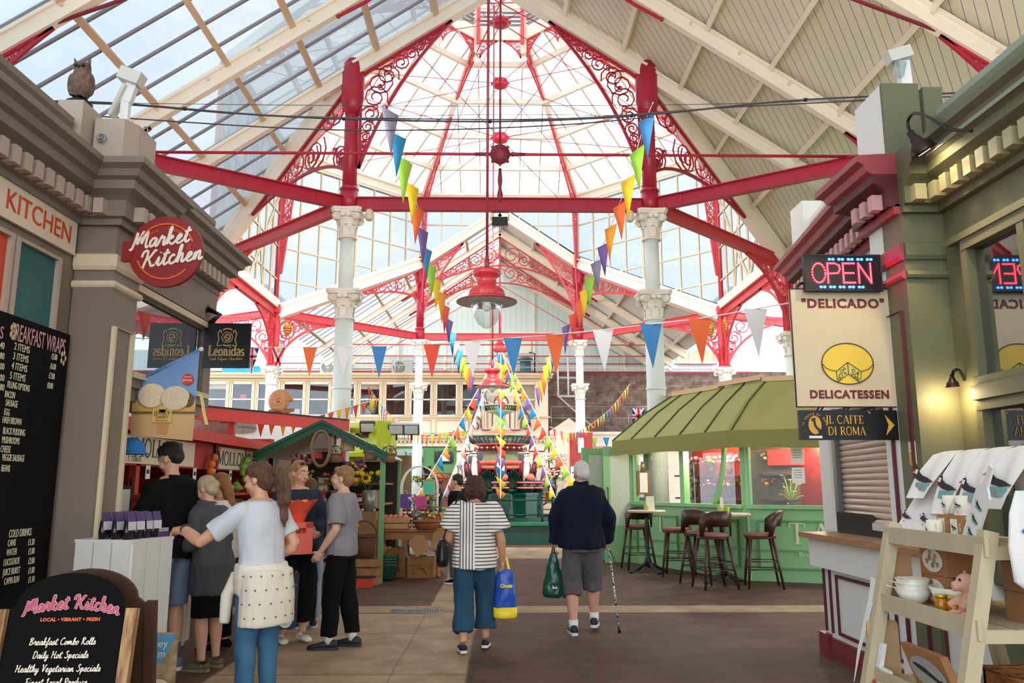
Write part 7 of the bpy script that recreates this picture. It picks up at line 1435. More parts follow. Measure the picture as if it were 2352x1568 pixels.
lo = bpy.data.objects.new('kiosk_fill',lt); COL.objects.link(lo); lo.location = a2 + d2 * 1.2 - n2 * .6 + V((0,0,2.3))
# ================================================================== MARKET STALLS ON THE LEFT
M_rd = mat('stall_red','#d8433a',.5); M_rdd = mat('stall_red_dark','#b93a34',.55); M_sc = mat('sign_ivory','#eadcbc',.5); M_ink2 = mat('sign_ink','#2a2a28',.5); M_pine = mat('pine','#b9793f',.5,var=.3,scale=6,stretch=(1,6,6)); M_crate = mat('crate_wood','#a97c4e',.7,var=.35,scale=6)
XM = -4.2
o = thing('produce_stall','red timber produce stall with cream name boards on the left of the aisle','stall')
m = MB(); m.bb((-7.5,8.6,0),(XM - .02,15.2,.9)); m.bb((-7.5,15.0,0),(XM,15.2,2.4)); m.bb((-6.5,8.6,0),(-6.4,15.2,2.4)); m.bb((XM - .06,8.6,1.78),(XM,15.2,2.16)); m.build('stall_body',M_rdd,o)
MB().poly([(XM + .25,8.5,2.18),(XM + .25,15.4,2.18),(XM - 2.5,15.4,2.5),(XM - 2.5,8.5,2.5)],(0,0,1),.04).bb((XM + .2,8.5,2.14),(XM + .25,15.4,2.28)).build('red_roof',M_rd,o)
for y in (9.5,12,14.9): MB().bb((XM - .08,y,0),(XM,y + .1,2.2)).build('post',M_rdd,o)
def board(px0,px1,py0,py1,lb,s,extra):
 a,b_ = RX(px0,(py0 + py1) / 2,XM + .02),RX(px1,(py0 + py1) / 2,XM + .02); o = thing('name_board',lb,'sign',(XM + .01,(a.y + b_.y) / 2,1.96)); w_ = b_.y - a.y; MB().bb((0,-w_ / 2,-.16),(.03,w_ / 2,.16)).build('board',M_sc,o); PM = plane_M((.032,0,0),(0,1,0),(0,0,1)); return o,w_,PM
o,w_,PM = board(284,445,1000,1045,'cream stall name board above the hooded man','',0); serif("MOLLOY'S",.21,M_ink2,PM @ Matrix.Translation((-.1,.03,0)),o,sx=1.1,gap=.05); text('T 720675',.09,M_ink2,PM @ Matrix.Translation((-w_ / 2 + .25,-.11,0)),o,ex=.001)
o,w_,PM = board(503,603,1013,1045,'cream stall name board with a grape motif, farther along the red stall','',0); serif("MOLLOY'S",.2,M_ink2,PM @ Matrix.Translation((-.42,0,0)),o,sx=1.3,gap=.05); text('SELF SERVICE',.1,M_ink2,PM @ Matrix.Translation((w_ * .34,0,0)),o,sx=1.1,ex=.001); m = MB()
for k in range(9): m.ball(PM @ V((.52 + .045 * (k % 3) + .02 * (k // 3),.08 - .06 * (k // 3),.002)),(.008,.024,.02),6,4)
m.tube([PM @ V((.5,.12,.004)),PM @ V((.7,.0,.004))],.008,4); m.build('grape_motif',M_ink2,o)
# goods on the produce stall counter
PC = (('pumpkin','#e08a2c'),('cauliflower','#ece6cf'),('red_pepper','#c8282a'),('orange','#f0912a'),('cabbage','#7fa84a'),('carrot_bunch','#ee7d28'),('melon','#d9c55a'),('beetroot','#7a2340'))
k = 0
for row in range(3):
 for j in range(9):
  nm,c = PC[(k * 5 + row) % 8]; y = 9.6 + .62 * j; o = MB(); r = .11 + .03 * ((k * 7) % 3)
  o.lathe([(0,0),(r * .8,.02),(r,r * .7),(r * .75,r * 1.25),(0,r * 1.35)],n=18,mod=(lambda a: 1 + .06 * math.cos(9 * a)) if nm in ('pumpkin','melon') else None)
  t = thing(nm,f'{nm.replace("_", " ")} on the red stall counter, {("front", "middle", "back")[row]} row, {("first", "second", "third", "fourth", "fifth", "sixth", "seventh", "eighth", "ninth")[j]} along from the near end','produce',(XM - .15 - .3 * row,y,.9 + .2 * row),0,'produce on the red stall'); o.build('flesh',mat('veg_' + nm,c,.5,var=.2,scale=12),t); MB().tube([(0,0,r * 1.3),(.01,0,r * 1.55)],.02,6).build('stem',mat('leaf4d7a3a','#4d7a3a'),t); k += 1
o = thing('stepped_counter','stepped display counter of the red produce stall','counter')
for row in range(1,3): MB().bb((XM - .3 - .3 * row,9.3,.9),(XM - .0 - .3 * row,14.9,.9 + .2 * row - .003)).build('step',M_rdd,o)
for y,c,lb in ((11.7,'#e67a2e','stuffed orange carrot toy hanging under the red stall roof'),(13.2,'#8fbf3a','bunch of green toy pears hanging under the red stall roof')):
 o = thing('hanging_toy',lb,'toy',(XM + .1,y,1.95)); m = MB(); [m.ball((0,.07 * math.cos(2 * i),-.1 * i),(.06,.07,.06),8,6) for i in range(4)]; m.build('toy_body',mat('toy' + c[1:],c,.6),o); MB().tube([(0,0,0),(0,0,.2)],.008,4).build('cord',M_wire,o)
for i,(px,lb) in enumerate(((500,'wooden half barrel tub on the red stall roof, left one'),(548,'wooden half barrel tub on the red stall roof, middle one'),(455,'wooden half barrel tub on the red stall roof, partly behind the banner'))):
 p = RX(px,985,-5.4); o = thing('barrel_tub',lb,'barrel',(p.x,p.y,2.36),0,'barrel tubs'); MB().lathe([(.3,0),(.34,.25),(.36,.5),(.33,.5),(.3,.1)],n=22).build('staves',mat('barrel_grey','#b9a696',.7,var=.3,scale=8,stretch=(6,6,.5)),o); m = MB(); [m.lathe([(r,z),(r + .01,z),(r + .01,z + .04)],n=22) for r,z in ((.315,.08),(.35,.36))]; m.build('hoop',M_steel,o)
o = thing('white_awning','white sheet awning behind the barrel tubs','awning'); MB().poly([(-6.2,16.2,2.55),(-4.2,16.2,2.35),(-4.2,18.2,2.95),(-6.2,18.2,3.05)],(0,0,1),.03).build('sheet',M_white,o)
a,b_ = RY(415,965,13.6),RY(797,985,16.9); o = thing('red_canopy_beam','long red canopy edge running behind the green gable to the white column','canopy'); MB().bar((a.x,a.y,2.78),(b_.x,b_.y,2.78),.08,.22).bar((b_.x,b_.y,2.78),(b_.x - .4,b_.y + 2.2,2.78),.08,.22).build('red_edge',M_rd,o); MB().bar((a.x,a.y,2.9),(b_.x,b_.y,2.9),.12,.03).build('flashing',M_dark,o)
for t in (.25,.97): q = a.lerp(b_,t); MB().cyl((q.x,q.y + .1,0),(q.x,q.y + .1,2.7),.06,n=10).build('pole',M_rdd,o)
q = a.lerp(b_,.535); o = thing('snail_ornament','big orange brown snail shell ornament on the red canopy edge','ornament',(q.x,q.y,2.92)); m = MB(); pts = [(.17 * (1 - i / 40) * math.cos(.42 * i) ,-.0 - .08 * i / 40,.2 + .17 * (1 - i / 40) * math.sin(.42 * i)) for i in range(40)]; m.tube(pts,[.085 * (1 - i / 42) + .012 for i in range(40)],10); m.ball((.02,.03,.2),(.15,.08,.16)); m.build('shell',mat('snail_shell','#d99a66',.5,var=.3,scale=10),o); MB().tube([(-.2,0,.03),(.1,0,.02),(.28,0,.05)],[.03,.05,.03],8).build('foot',mat('snail_foot','#a5714c',.6),o)
# lime green stall
M_lime = mat('lime_board','#c3d628',.5); o = thing('lime_stall','lime green market stall with a rounded fascia behind the green gable','stall',(0,0,0))
L0,L1_,L2_ = RY(628,1010,20),RY(700,1010,20),RY(893,1012,18.4); MB().bb((L0.x,19.9,2.25),(-2.9,20,3.05)).build('fascia',M_lime,o); m = MB(); arc = [(-3.9,19.4),(-3.2,18.75),(-2.85,18.5),(L2_.x - .25,18.35),(L2_.x,18.5),(L2_.x + .05,19.2)]; sweep(m,arc,[(0,2.3),(.03,2.3),(.03,3.0),(0,3.0)]); m.build('rounded_fascia',M_lime,o)
for p in arc[::2]: MB().bb((p[0] - .05,p[1],0),(p[0] + .05,p[1] + .1,2.3)).build('post',M_kgd,o)
text("ogg's",.34,M_ink2,plane_M((-3.08,18.6,2.68),(.92,-.38,0),(0,0,1)),o,shear=.3,bold=.008); MB().bb((-5.5,20.4,0),(-2.2,20.5,2.3)).build('back_board',mat('brown_interior','#7a634b'),o); MB().bb((-4.2,18.9,0),(-2.75,19.4,.85)).build('stall_counter',M_crate,o)
for x,y,lb in ((845,985,'black floodlight on the lime stall roof'),(910,990,'grey floodlight at the right end of the lime stall, left of the pair'),(945,990,'grey floodlight at the right end of the lime stall, right of the pair')): p = RY(x,y,18.5); o = thing('floodlight',lb,'light',p); MB().box((0,0,.05),(.36,.1,.26),R=Matrix.Rotation(.5,3,'X')).build('housing',M_dark if x < 900 else M_steel,o); MB().bar((0,.1,-.2),(0,.05,.05),.04,.04,(0,1,0)).build('yoke',M_dark,o); MB().box((0,-.05,.03),(.3,.02,.2),R=Matrix.Rotation(.5,3,'X')).build('lamp_glass',mat('floodlight_glass','#d9e4dc',.2),o)
# green gabled flower stall
GX,GY = RY(740,980,13.4).x,13.4; GA,GE = 2.55,2.02; o = thing('gabled_stall','flower stall under a small dark green gabled canopy with scalloped edge','stall',(GX,GY,0)); m,ed = MB(),MB()
for s in (-1,1):
 m.poly([(0,0,GA),(s * 1.05,0,GE),(s * 1.05,2.4,GE),(0,2.4,GA)],(0,0,1),.03); n = 14
 for i in range(n): t0,t1 = i / n,(i + 1) / n; z = lambda t: GA - (GA - GE) * t; ed.poly([(s * 1.08 * t0,-.02,z(t0) + .04),(s * 1.08 * t1,-.02,z(t1) + .04),(s * 1.08 * t1,-.02,z(t1) - .07),(s * 1.08 * (t0 + t1) / 2,-.02,z((t0 + t1) / 2) - .1),(s * 1.08 * t0,-.02,z(t0) - .07)],(0,1,0),.02)
 ed.bar((0,-.03,GA + .05),(s * 1.1,-.03,GE + .04),.03,.05)
m.build('canopy',mat('canopy_ivory','#e6e4d6',.6),o); ed.build('scalloped_edge',mat('gable_green','#1d5236',.55),o)
for s in (-1,1): MB().bb((s * 1.0 - .04,.1,0),(s * 1.0 + .04,.18,GE)).bb((s * 1.0 - .04,2.2,0),(s * 1.0 + .04,2.28,GE)).build('post',M_kgd,o)
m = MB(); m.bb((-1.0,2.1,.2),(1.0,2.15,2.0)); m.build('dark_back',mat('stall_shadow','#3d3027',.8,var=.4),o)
for z in (.45,.85,1.25,1.6): MB().bb((-.9,.9,z - .03),(.95,1.9,z)).build('shelf',M_crate,o)
o = thing('oval_mirror','oval gilt-edged mirror hanging under the gable','mirror',RY(737,1030,GY - .06)); MB().tube([(.15 * math.cos(t),0,.29 * math.sin(t)) for t in (2 * PI * i / 30 for i in range(30))],.028,8,closed=True).build('frame',mat('antique_gold','#7d6240',.45,.3),o); MB().poly([(.14 * math.cos(t),.01,.28 * math.sin(t)) for t in (2 * PI * i / 30 for i in range(30))]).build('mirror_glass',mat('mirror','#dfe4e6',.03,1),o); MB().cyl((0,0,.31),(0,.02,.52),.006,n=5).build('hanging_cord',M_wire,o)
for px,py,w_,h_,c,lb in ((800,1015,.18,.28,'#c9a84a','gilt picture frame leaning under the right of the gable'),(760,1012,.14,.2,'#6b4a2c','dark wooden picture frame behind the oval mirror'),(742,1112,.2,.26,'#5a3a26','black and white framed print on the stall shelf'),(857,1146,.2,.28,'#b5824c','framed notice beside the sunflowers')):
 p = RY(px,py,GY + (.25 if py < 1100 else 1.0 if px < 800 else .55)); o = thing('picture_frame',lb,'picture frame',p); px == 857 and MB().bar((0,.03,-p.z),(0,.03,0),.03,.03,(0,1,0)).build('stand',M_crate,o); MB().tube([(-w_ / 2,0,-h_ / 2),(w_ / 2,0,-h_ / 2),(w_ / 2,0,h_ / 2),(-w_ / 2,0,h_ / 2)],0,closed=True,flat=(.022,.015),up=(0,1,0)).build('frame',mat('frame' + c[1:],c,.45),o); MB().bb((-w_ / 2,.0,-h_ / 2),(w_ / 2,.012,h_ / 2)).build('picture',mat('picture_cream','#e4dcc6',.6,var=.25,scale=20),o)
def basket(px,py,Y,r,h,lb,col='#9a6a3a',handle=True,hang=False,nm='wicker_basket',z=None,grp=None):
 p = RY(px,py,Y); z = p.z if z is None else z; o = thing(nm,lb,'basket',(p.x,p.y,z),0,grp); W = mat('wicker' + col[1:],col,.7,var=.45,scale=40,bump=.6,bscale=70,stretch=(1,1,2.5)); MB().lathe([(r * .75,0),(r * .85,h * .4),(r,h),(r * .93,h),(r * .75,.02),(0,.02)],n=22).build('woven_body',W,o); m = MB(); m.tube([(r * math.cos(t),r * math.sin(t),h) for t in (2 * PI * i / 22 for i in range(22))],.018,6,closed=True); m.build('braided_rim',W,o)
 if handle: MB().tube([(r * math.cos(t),0,h + r * 1.1 * math.sin(t)) for t in (PI * i / 14 for i in range(15))],.014,6).build('handle',W,o)
 return o
for px,py,lb in ((768,1062,'small hanging wicker basket with pink ribbon under the gable'),(852,1058,'shallow hanging wicker basket under the gable end'),(893,1062,'dark hanging wicker basket right of the gable')): p = RY(px,py,GY + .1); basket(px,py,GY + .1,.12,.14,lb,'#a07a58'); bunch('hanging_plant',f'trailing flowers in the {lb.split(" under")[0].split(" right")[0]}','plant',p + V((0,0,.1)),.13,('#e07aa8','#f1e2b0','#c8d06a'),14,'hanging basket plants',fs=.02)
for i,(px,py,r,cols,lb) in enumerate(((690,1100,.22,('#b7c94a','#e0d878'),'yellow green foliage spray behind the woman with sunglasses'),(700,1060,.2,('#d93a6a','#f0b0c0'),'pink and red flowers by the mirror'),(770,1105,.22,('#f0d838','#e0487a'),'yellow and pink flowers behind the boy\'s face'),(815,1075,.2,('#b060b8','#f0d040'),'purple and yellow flowers under the gable right'),(720,1140,.2,('#e85838','#f0a040'),'orange potted blooms on the stall shelf'),(845,1108,.24,('#f5cf1a','#f5c000'),'bright sunflower bunch beside the boy'))):
 p = RY(px,py + 22,GY + (.9 if i < 5 else .4)); bunch('flower_bunch',lb,'flowers',p,r,cols,36 if i < 5 else 20,'stall flowers',leaf='#3f6d34',pot='#9a8b78',fs=.032 if i < 5 else .05)
p = RY(845,1100,GY + .35); m = MB(); o = thing('sunflower_head','large dark-centred sunflower head at the front of the sunflower bunch','flower',p + V((.0,-.2,.02)))
for k in range(14): a = k * PI / 7; m.add([V((0,0,0)),V((.06 * math.cos(a - .15),0,.06 * math.sin(a - .15))),V((.11 * math.cos(a),-.015,.11 * math.sin(a))),V((.06 * math.cos(a + .15),0,.06 * math.sin(a + .15)))],[(0,1,2,3)],False)
m.build('petal',mat('sun_yellow','#f5c81a',.5),o,kind='stuff'); MB().ball((0,-.01,0),(.04,.015,.04)).build('seed_head',mat('seed_brown','#4a2a14',.8),o)
p = RY(848,1150,GY + .4); o = thing('zinc_vase','grey zinc vase holding the sunflowers','vase',(p.x,p.y,p.z - .12)); MB().bb((-.14,-.14,-p.z + .12),(.14,.14,-.052)).build('plinth',M_crate,o); MB().lathe([(.08,-.05),(.1,.3),(.09,.3),(.07,0)],n=18).build('vase',mat('zinc','#9a9a8c',.4,.5),o)
# produce table in the aisle
TX,TY = (RY(860,1215,14.3).x + RY(1018,1215,14.3).x) / 2,14.6; o = thing('produce_table','pine table with turned legs carrying fruit baskets and jars','table',(TX,TY,0)); MB().bb((-.66,-.42,.78),(.66,.42,.82)).build('table_top',M_pine,o); MB().bb((-.58,-.34,.64),(.58,.34,.78)).build('apron',M_pine,o)
for sx in (-1,1):
 for sy in (-1,1): MB().lathe([(.03,0),(.045,.05),(.03,.1),(.05,.2),(.035,.28),(.055,.4),(.05,.5),(.035,.54),(.05,.6),(.05,.66)],(sx * .52,sy * .3,0),14).build('leg',M_pine,o)
def jar(p,lb,col='#5a1420',grp='jam jars'): o = thing('jam_jar',lb,'jar',p,0,grp); MB().lathe([(.032,0),(.036,.01),(.036,.075),(.028,.088)],n=12).build('glass',mat('jam' + col[1:],col,.15),o); MB().cyl((0,0,.086),(0,0,.108),.033,n=12).build('lid',mat('lid_red','#b8463c',.5),o); MB().lathe([(.0365,.02),(.0365,.06)],n=12).build('paper_label',M_sc,o); return o
ST = (('on the pine table back',RY(935,1160,14.75).x,14.75,.82),('beside the sunflowers',RY(845,1178,13.9).x,13.9,1.0),('at the right back of the pine table',RY(960,1160,14.85).x + .12,14.85,.82))
j0 = None; od = ('first','second','third','fourth')
for nm,x,y,z in ST:
 for lv in range(3):
  for i in range(4 - lv):
   p = (x - .12 + .085 * i + .04 * lv,y,z + .109 * lv); lb = f'jam jar {nm}, {od[i]} in the {("bottom", "middle", "top")[lv]} tier'
   j0 = jar(p,lb) if j0 is None else (dup(j0,p,label=lb),j0)[1]
o = thing('jar_riser','wooden box riser under the jam jars beside the sunflowers','box',(ST[1][1],13.95,0)); MB().bb((-.2,-.2,0),(.25,.2,.997)).build('box_body',M_crate,o)
def crate(x,y,z,w_,d_,h_,lb,nm='wooden_crate',m_=None,rz=0,grp=None,n=3):
 o = thing(nm,lb,'crate',(x,y,z),rz,grp); m = MB(); hh = h_ / n
 for i in range(n):
  for s in (-1,1): m.box((0,s * d_ / 2,hh * (i + .5)),(w_,.015,hh * .84)); m.box((s * w_ / 2,0,hh * (i + .5)),(.015,d_,hh * .84))
 m.build('slat',m_ or M_crate,o,kind='stuff'); MB().box((0,0,.012),(w_ - .02,d_ - .02,.015)).build('base',m_ or M_crate,o); m = MB()
 for sx in (-1,1):
  for sy in (-1,1): m.box((sx * (w_ / 2 - .02),sy * (d_ / 2 - .02),h_ / 2),(.03,.03,h_))
 m.build('corner_post',m_ or M_crate,o,kind='stuff'); return o
cx = RY(908,1195,14.3).x; crate(cx,14.28,.82,.46,.3,.2,'printed tray crate of peaches on the pine table','fruit_crate',mat('tray_tan','#c8986a',.7),n=2)
k = 0
for i in range(5):
 for j in range(3): o = thing('peach',f'peach in the tray crate, {("first", "second", "third", "fourth", "fifth")[i]} of the {("front", "middle", "back")[j]} row','fruit',(cx - .17 + .085 * i,14.19 + .09 * j,.985),0,'peaches in the crate'); MB().ball((0,0,.03),.043,10,8).build('flesh',mat('peach','#ee9a78',.6,var=.4,scale=14,col2='#d9604a'),o); MB().cyl((0,0,.068),(0,0,.08),.004,n=5).build('stalk',M_crate,o)
b1 = basket(980,1215,14.22,.24,.13,'wide wicker basket of strawberries on the pine table','#b0703a',z=.82); sx_,sy_ = b1.location.x,b1.location.y
so = None
for i in range(18):
 t = i * 2.4; r = .045 * math.sqrt(i); lb = f'strawberries heaped in the wide wicker basket'; p = (sx_ + r * math.cos(t),sy_ + r * math.sin(t),.92 + .012 * (i % 2))
 if so is None: so = thing('strawberry',lb,'fruit',p,0,'strawberries in the basket'); MB().lathe([(0,-.02),(.016,0),(.022,.02),(.012,.034),(0,.036)],n=9).build('flesh',mat('strawberry','#cf3038',.4),so); MB().ball((0,0,.037),(.016,.016,.004),6,4).build('calyx',mat('leaf4d7a3a','#4d7a3a'),so)
 else: dup(so,p,t)
basket(1000,1188,14.75,.2,.14,'deep wicker basket of fruit at the back right of the pine table','#b0803f',z=.82); bunch('fruit_heap','yellow and red fruit heaped in the deep back basket','fruit',(RY(1000,1188,14.75).x,14.75,.84),.15,('#e8b840','#d86a3a'),24,fs=.035)
basket(835,1250,13.3,.21,.34,'tall dark wicker basket with two-tone rim left of the pine table','#6b4426',z=.42); crate(RY(838,1280,13.35).x,13.35,0,.5,.4,.42,'slatted timber crate carrying the tall wicker basket'); o = thing('red_step','red painted box at the foot of the stall','box',(RY(820,1330,13.1).x,13.08,0)); MB().bb((-.25,-.12,0),(.25,.12,.14)).build('box_body',M_rd,o); MB().bb((-.26,-.13,.14),(.26,.13,.16)).build('lid',M_dark,o)
q = RZ(880,1334,0)
for i in range(4): o = thing('shopping_basket',('bottom','second','third','top')[i] + ' dark green shopping basket of the nested stack on the floor','basket',(q.x,q.y + .1,.03 + .045 * i),0,'green shopping baskets'); m = MB(); m.loft([((0,0,0),.2,.14),((0,0,.23),.27,.19)],4,False,False) if False else m.add([(x * (.17 + .05 * e),y * (.11 + .04 * e),.23 * e) for e in (0,1) for x,y in ((-1,-1),(1,-1),(1,1),(-1,1))],[(3,2,1,0)] + [(a,(a + 1) % 4,4 + (a + 1) % 4,4 + a) for a in range(4)],False); m.build('plastic_shell',mat('basket_green','#173d2c',.45),o); m = MB(); m.tube([(-.22,-.15,.23),(.22,-.15,.23),(.22,.15,.23),(-.22,.15,.23)],.012,6,closed=True); [m.tube([(x,-.15,.23),(x * .8,-.112,0)],.006,4) for x in (-.18,-.09,0,.09,.18)]; m.build('rim',mat('basket_green2','#22563e',.4),o); i == 3 and MB().tube([(-.2,-.02,.23),(-.1,-.0,.245),(.1,0,.245),(.2,.02,.23)],.006,5).build('handle',M_steel,o)
def hamper(x,y,w_,d_,h_,lb,dome):
 o = thing('wicker_hamper',lb,'hamper',(x,y,0)); W = mat('wickerb07a42','#b07a42',.7,var=.45,scale=40,bump=.6,bscale=70,stretch=(1,1,2.5)); m = MB()
 P = [(-w_ / 2,0,0),(w_ / 2,0,0),(w_ / 2,0,h_ * (.65 if dome else 1))] + ([(w_ / 2 * math.cos(t),0,h_ * .65 + h_ * .35 * math.sin(t)) for t in (PI * i / 8 for i in range(1,8))] if dome else []) + [(-w_ / 2,0,h_ * (.65 if dome else 1))]; m.poly([V(p) - V((0,d_ / 2,0)) for p in P],(0,1,0),d_); m.build('woven_body',W,o); m = MB(); m.bar((-w_ / 2,-d_ / 2 - .01,h_ * .65),(w_ / 2,-d_ / 2 - .01,h_ * .65),.03,.03); m.tube([(w_ * .25 * math.cos(t),-d_ / 2 - .012,h_ * .2 + h_ * .28 * math.sin(t)) for t in (PI * i / 8 for i in range(9))],.014,5); [m.bar((x_,-d_ / 2 - .008,.02),(x_,-d_ / 2 - .008,h_ * .62),.02,.02,(0,1,0)) for x_ in (-w_ * .46,w_ * .46)]; m.build('rim_binding',W,o)
hamper(RY(908,1290,14.5).x,14.55,.4,.36,.5,'domed wicker hamper under the pine table',True); hamper(RY(968,1290,14.4).x,14.42,.44,.34,.36,'square wicker hamper at the front under the pine table',False)
for i in range(3): o = thing('berry_box',('lowest','middle','topmost')[i] + ' white printed berry box stacked on the square hamper','box',(RY(998,1265,14.5).x,14.42,.363 + .11 * i),0,'white berry boxes'); MB().bb((-.12,-.1,0),(.12,.1,.105)).build('box_body',M_white,o); text('JERSEY',.04,M_rd,plane_M((0,-.102,.07),(1,0,0),(0,0,1)),o,ex=.001); text('STRAWBERRIES',.03,M_rd,plane_M((0,-.102,.03),(1,0,0),(0,0,1)),o,ex=.001)
for px,py,r,lb in ((865,1265,.3,'brown paper bag hanging left of the pine table'),(962,1250,-.5,'brown paper bag hanging from the front of the pine table'),(1012,1240,.2,'brown paper bag hanging at the right end of the pine table'),(735,1255,.4,'brown paper bag with a white tag hanging behind the boy')):
 o = thing('paper_bag',lb,'bag',RY(px,py,14.1 if px > 800 else GY + .83)); R = Matrix.Rotation(r,3,'Y'); MB().poly([R @ V(q) for q in ((-.13,0,-.17),(.13,0,-.17),(.15,0,.1),(0,0,.17),(-.15,0,.1))],(0,1,0),.05).build('paper',mat('bag_kraft','#b98a5c',.75,var=.15),o); px < 800 and MB().bb((-.02,-.012,-.08),(.08,-.006,.06)).build('tag',M_white,o)
# stalls round the fountain
M_arch = mat('arch_white','#eef0ec',.4); o = thing('plant_arch','white wire arch with hanging plants left of the fountain','garden arch',(RY(962,1150,19).x,19,0)); m = MB()
for y in (0,.3): m.tube([(-.42,y,0),(-.42,y,1.5)] + [(-.42 * math.cos(t),y,1.5 + .5 * math.sin(t)) for t in (PI * i / 12 for i in range(1,12))] + [(.42,y,1.5),(.42,y,0)],.016,6)
m.build('wire_frame',M_arch,o); c = (RY(968,1080,19).x,19.1,1.5); bunch('hanging_plant','trailing green plant in the white arch','plant',c,.32,('#8fae5a','#c8a04a','#6f9440'),40,fs=.03,hs=.6)
FB = ((940,1160,18.6,.26,('#e88ab0','#d94a8a','#f4d8e0'),'pink wrapped bouquets low left of the fountain'),(985,1150,19.6,.26,('#5fc0a0','#f0d040','#e0508a'),'mixed bright bouquets under the white arch'),(1010,1110,20.5,.25,('#c9302a','#e05038','#5a8a3a'),'red flowering plant left of the fountain railing'),(1222,1165,29,.45,('#d860b0','#f080c0','#f0d060'),'pink bouquets behind the basin at right'),(1243,1130,29.5,.5,('#d040a0','#c050c0'),'tall magenta bouquet behind the basin at right'),(1268,1100,29.5,.4,('#f0a0b0','#fff0f0','#f0c060'),'blush bouquet beside the white-haired man'),(1070,1175,29,.35,('#d8c850','#9fb85a'),'yellow plant behind the basin at left'),(1275,1060,29.8,.4,('#fbf3e6','#f5e2da'),'white blossom branches beside the red menu board'))
for px,py,Y,r,cols,lb in FB: p = RY(px,py,Y); z = max(p.z - r * .6,.2); o = bunch('bouquet',lb,'flowers',(p.x,p.y,z),r,cols,44,'stall bouquets',fs=.05 if Y > 25 else .035); MB().lathe([(.1,-z),(.1,-z + .03),(.03,-z + .06),(.03,-.2 * z),(r * .4,-.1 * z),(r * .5,.02)],n=12).build('flower_stand',M_fgd,o)
for px,py,c,lb in ((931,1150,'#6b4a9a','purple gift bag on the flower stall'),(967,1155,'#d8489a','magenta gift bag on the flower stall'),(985,1120,'#5fd0a0','mint green card on the flower stall')): p = RY(px,py,18.4); o = thing('gift_bag',lb,'gift bag',p); MB().add([(x * (1 if z else .85) * .13,y * .06,z * .3 - .15) for z in (0,1) for x,y in ((-1,-1),(1,-1),(1,1),(-1,1))],[(3,2,1,0)] + [(a,(a + 1) % 4,4 + (a + 1) % 4,4 + a) for a in range(4)],False).build('paper',mat('gift' + c[1:],c,.5),o); MB().tube([(-.05,0,.15),(0,0,.24),(.05,0,.15)],.006,4).build('handle',M_white,o)
o = thing('display_bench','slatted flower bench left of the fountain','bench',(RY(960,1180,18.7).x,18.9,0)); MB().bb((-.9,-.4,.68),(.9,.4,.72)).build('bench_top',M_crate,o); [MB().bb((x - .03,y - .03,0),(x + .03,y + .03,.68)).build('leg',M_crate,o) for x in (-.85,.85) for y in (-.35,.35)]
p = RY(1340,1040,30); o = thing('menu_board','tall red menu board with white cards right of the fountain','sign board',(p.x,p.y,0)); MB().bb((-.5,0,1.6),(.35,.06,3.5)).build('board',mat('board_red','#a8322c',.5),o); [MB().bb((x,-.02,z),(x + .22,0,z + .55)).build('white_card',M_white,o) for x,z in ((-.2,2.75),(-.2,1.85),(-.48,1.7))]; [MB().cyl((x,.03,0),(x,.03,1.6),.04,n=8).build('post',M_rdd,o) for x in (-.4,.3)]; MB().bb((-1.0,.05,1.3),(-.3,.1,3.45)).build('pale_panel',mat('panel_peach','#ecd6bc',.6,var=.1),o)
p = RY(1252,1090,30.5); o = thing('magazine_rack','magazine and card rack behind the white-haired man','rack',(p.x,p.y,0)); MB().bb((-.6,0,0),(.8,.3,.9)).bb((-.6,.25,.9),(.8,.3,2.2)).build('rack_frame',M_sc,o)
for i in range(12): o2 = thing('magazine',f'magazine on the rack by the fountain, {("first", "second", "third", "fourth", "fifth", "sixth")[i % 6]} from the left in the {("upper", "lower")[i // 6]} row','magazine',(p.x - .5 + .2 * (i % 6),p.y + .12,.92 + .5 * (1 - i // 6)),0,'rack magazines'); c = ('#3a5aa8','#d8d8d8','#e8a03a','#8a2a3a','#4a9a8a','#f0e0c0')[i % 6]; MB().box((0,0,.2),(.17,.02,.36),R=Matrix.Rotation(-.3,3,'X')).build('cover',mat('mag' + c[1:],c,.4),o2)
# drain grating in the paving
p = RZ(954,1404,0); o = thing('drain_grating','iron drain grating set in the pale paving strip','drain',(p.x,p.y,0)); MB().bb((-.31,-.12,.001),(.31,.12,.004)).build('slot_bed',mat('drain_dark','#2d2b2a',.7),o); m = MB()
for i in range(19): m.bb((-.3 + .033 * i,-.11,.004),(-.3 + .033 * i + .017,.11,.012))
m.bb((-.32,-.13,0),(.32,-.11,.012)); m.bb((-.32,.11,0),(.32,.13,.012)); m.build('grate_bar',M_steel,o,kind='stuff')
for sh,(z,nm) in enumerate(((.45,'lowest'),(.85,'second'),(1.25,'third'))):
 for i in range(8): lb = f'preserve jar on the {nm} shelf of the gabled stall, {("first", "second", "third", "fourth", "fifth", "sixth", "seventh", "eighth")[i]} from the left'; q = dup(j0,(GX - .78 + .21 * i,GY + 1.0 + .03 * (i % 2),z),label=lb,group='preserve jars under the gable',scale=1.5)
for px,c,lb in ((690,'#8a5a34','brown wicker bowl on the top shelf of the gabled stall, left'),(775,'#a8763f','straw bowl on the top shelf of the gabled stall, right')): basket(px,1080,GY + 1.4,.16,.12,lb,c,False,z=1.6)
for i in range(7):
 y = 9.8 + .75 * i; o = thing('price_card',f'small white price card hanging on the red stall front, {("first", "second", "third", "fourth", "fifth", "sixth", "seventh")[i]} from the near end','price card',(XM + .005,y,1.72),0,'price cards on the red stall'); MB().bb((0,-.06,-.09),(.006,.06,.07)).build('card',M_white,o); MB().bb((.006,-.04,-.03),(.008,.04,.02)).build('printed_price',M_ink2,o)
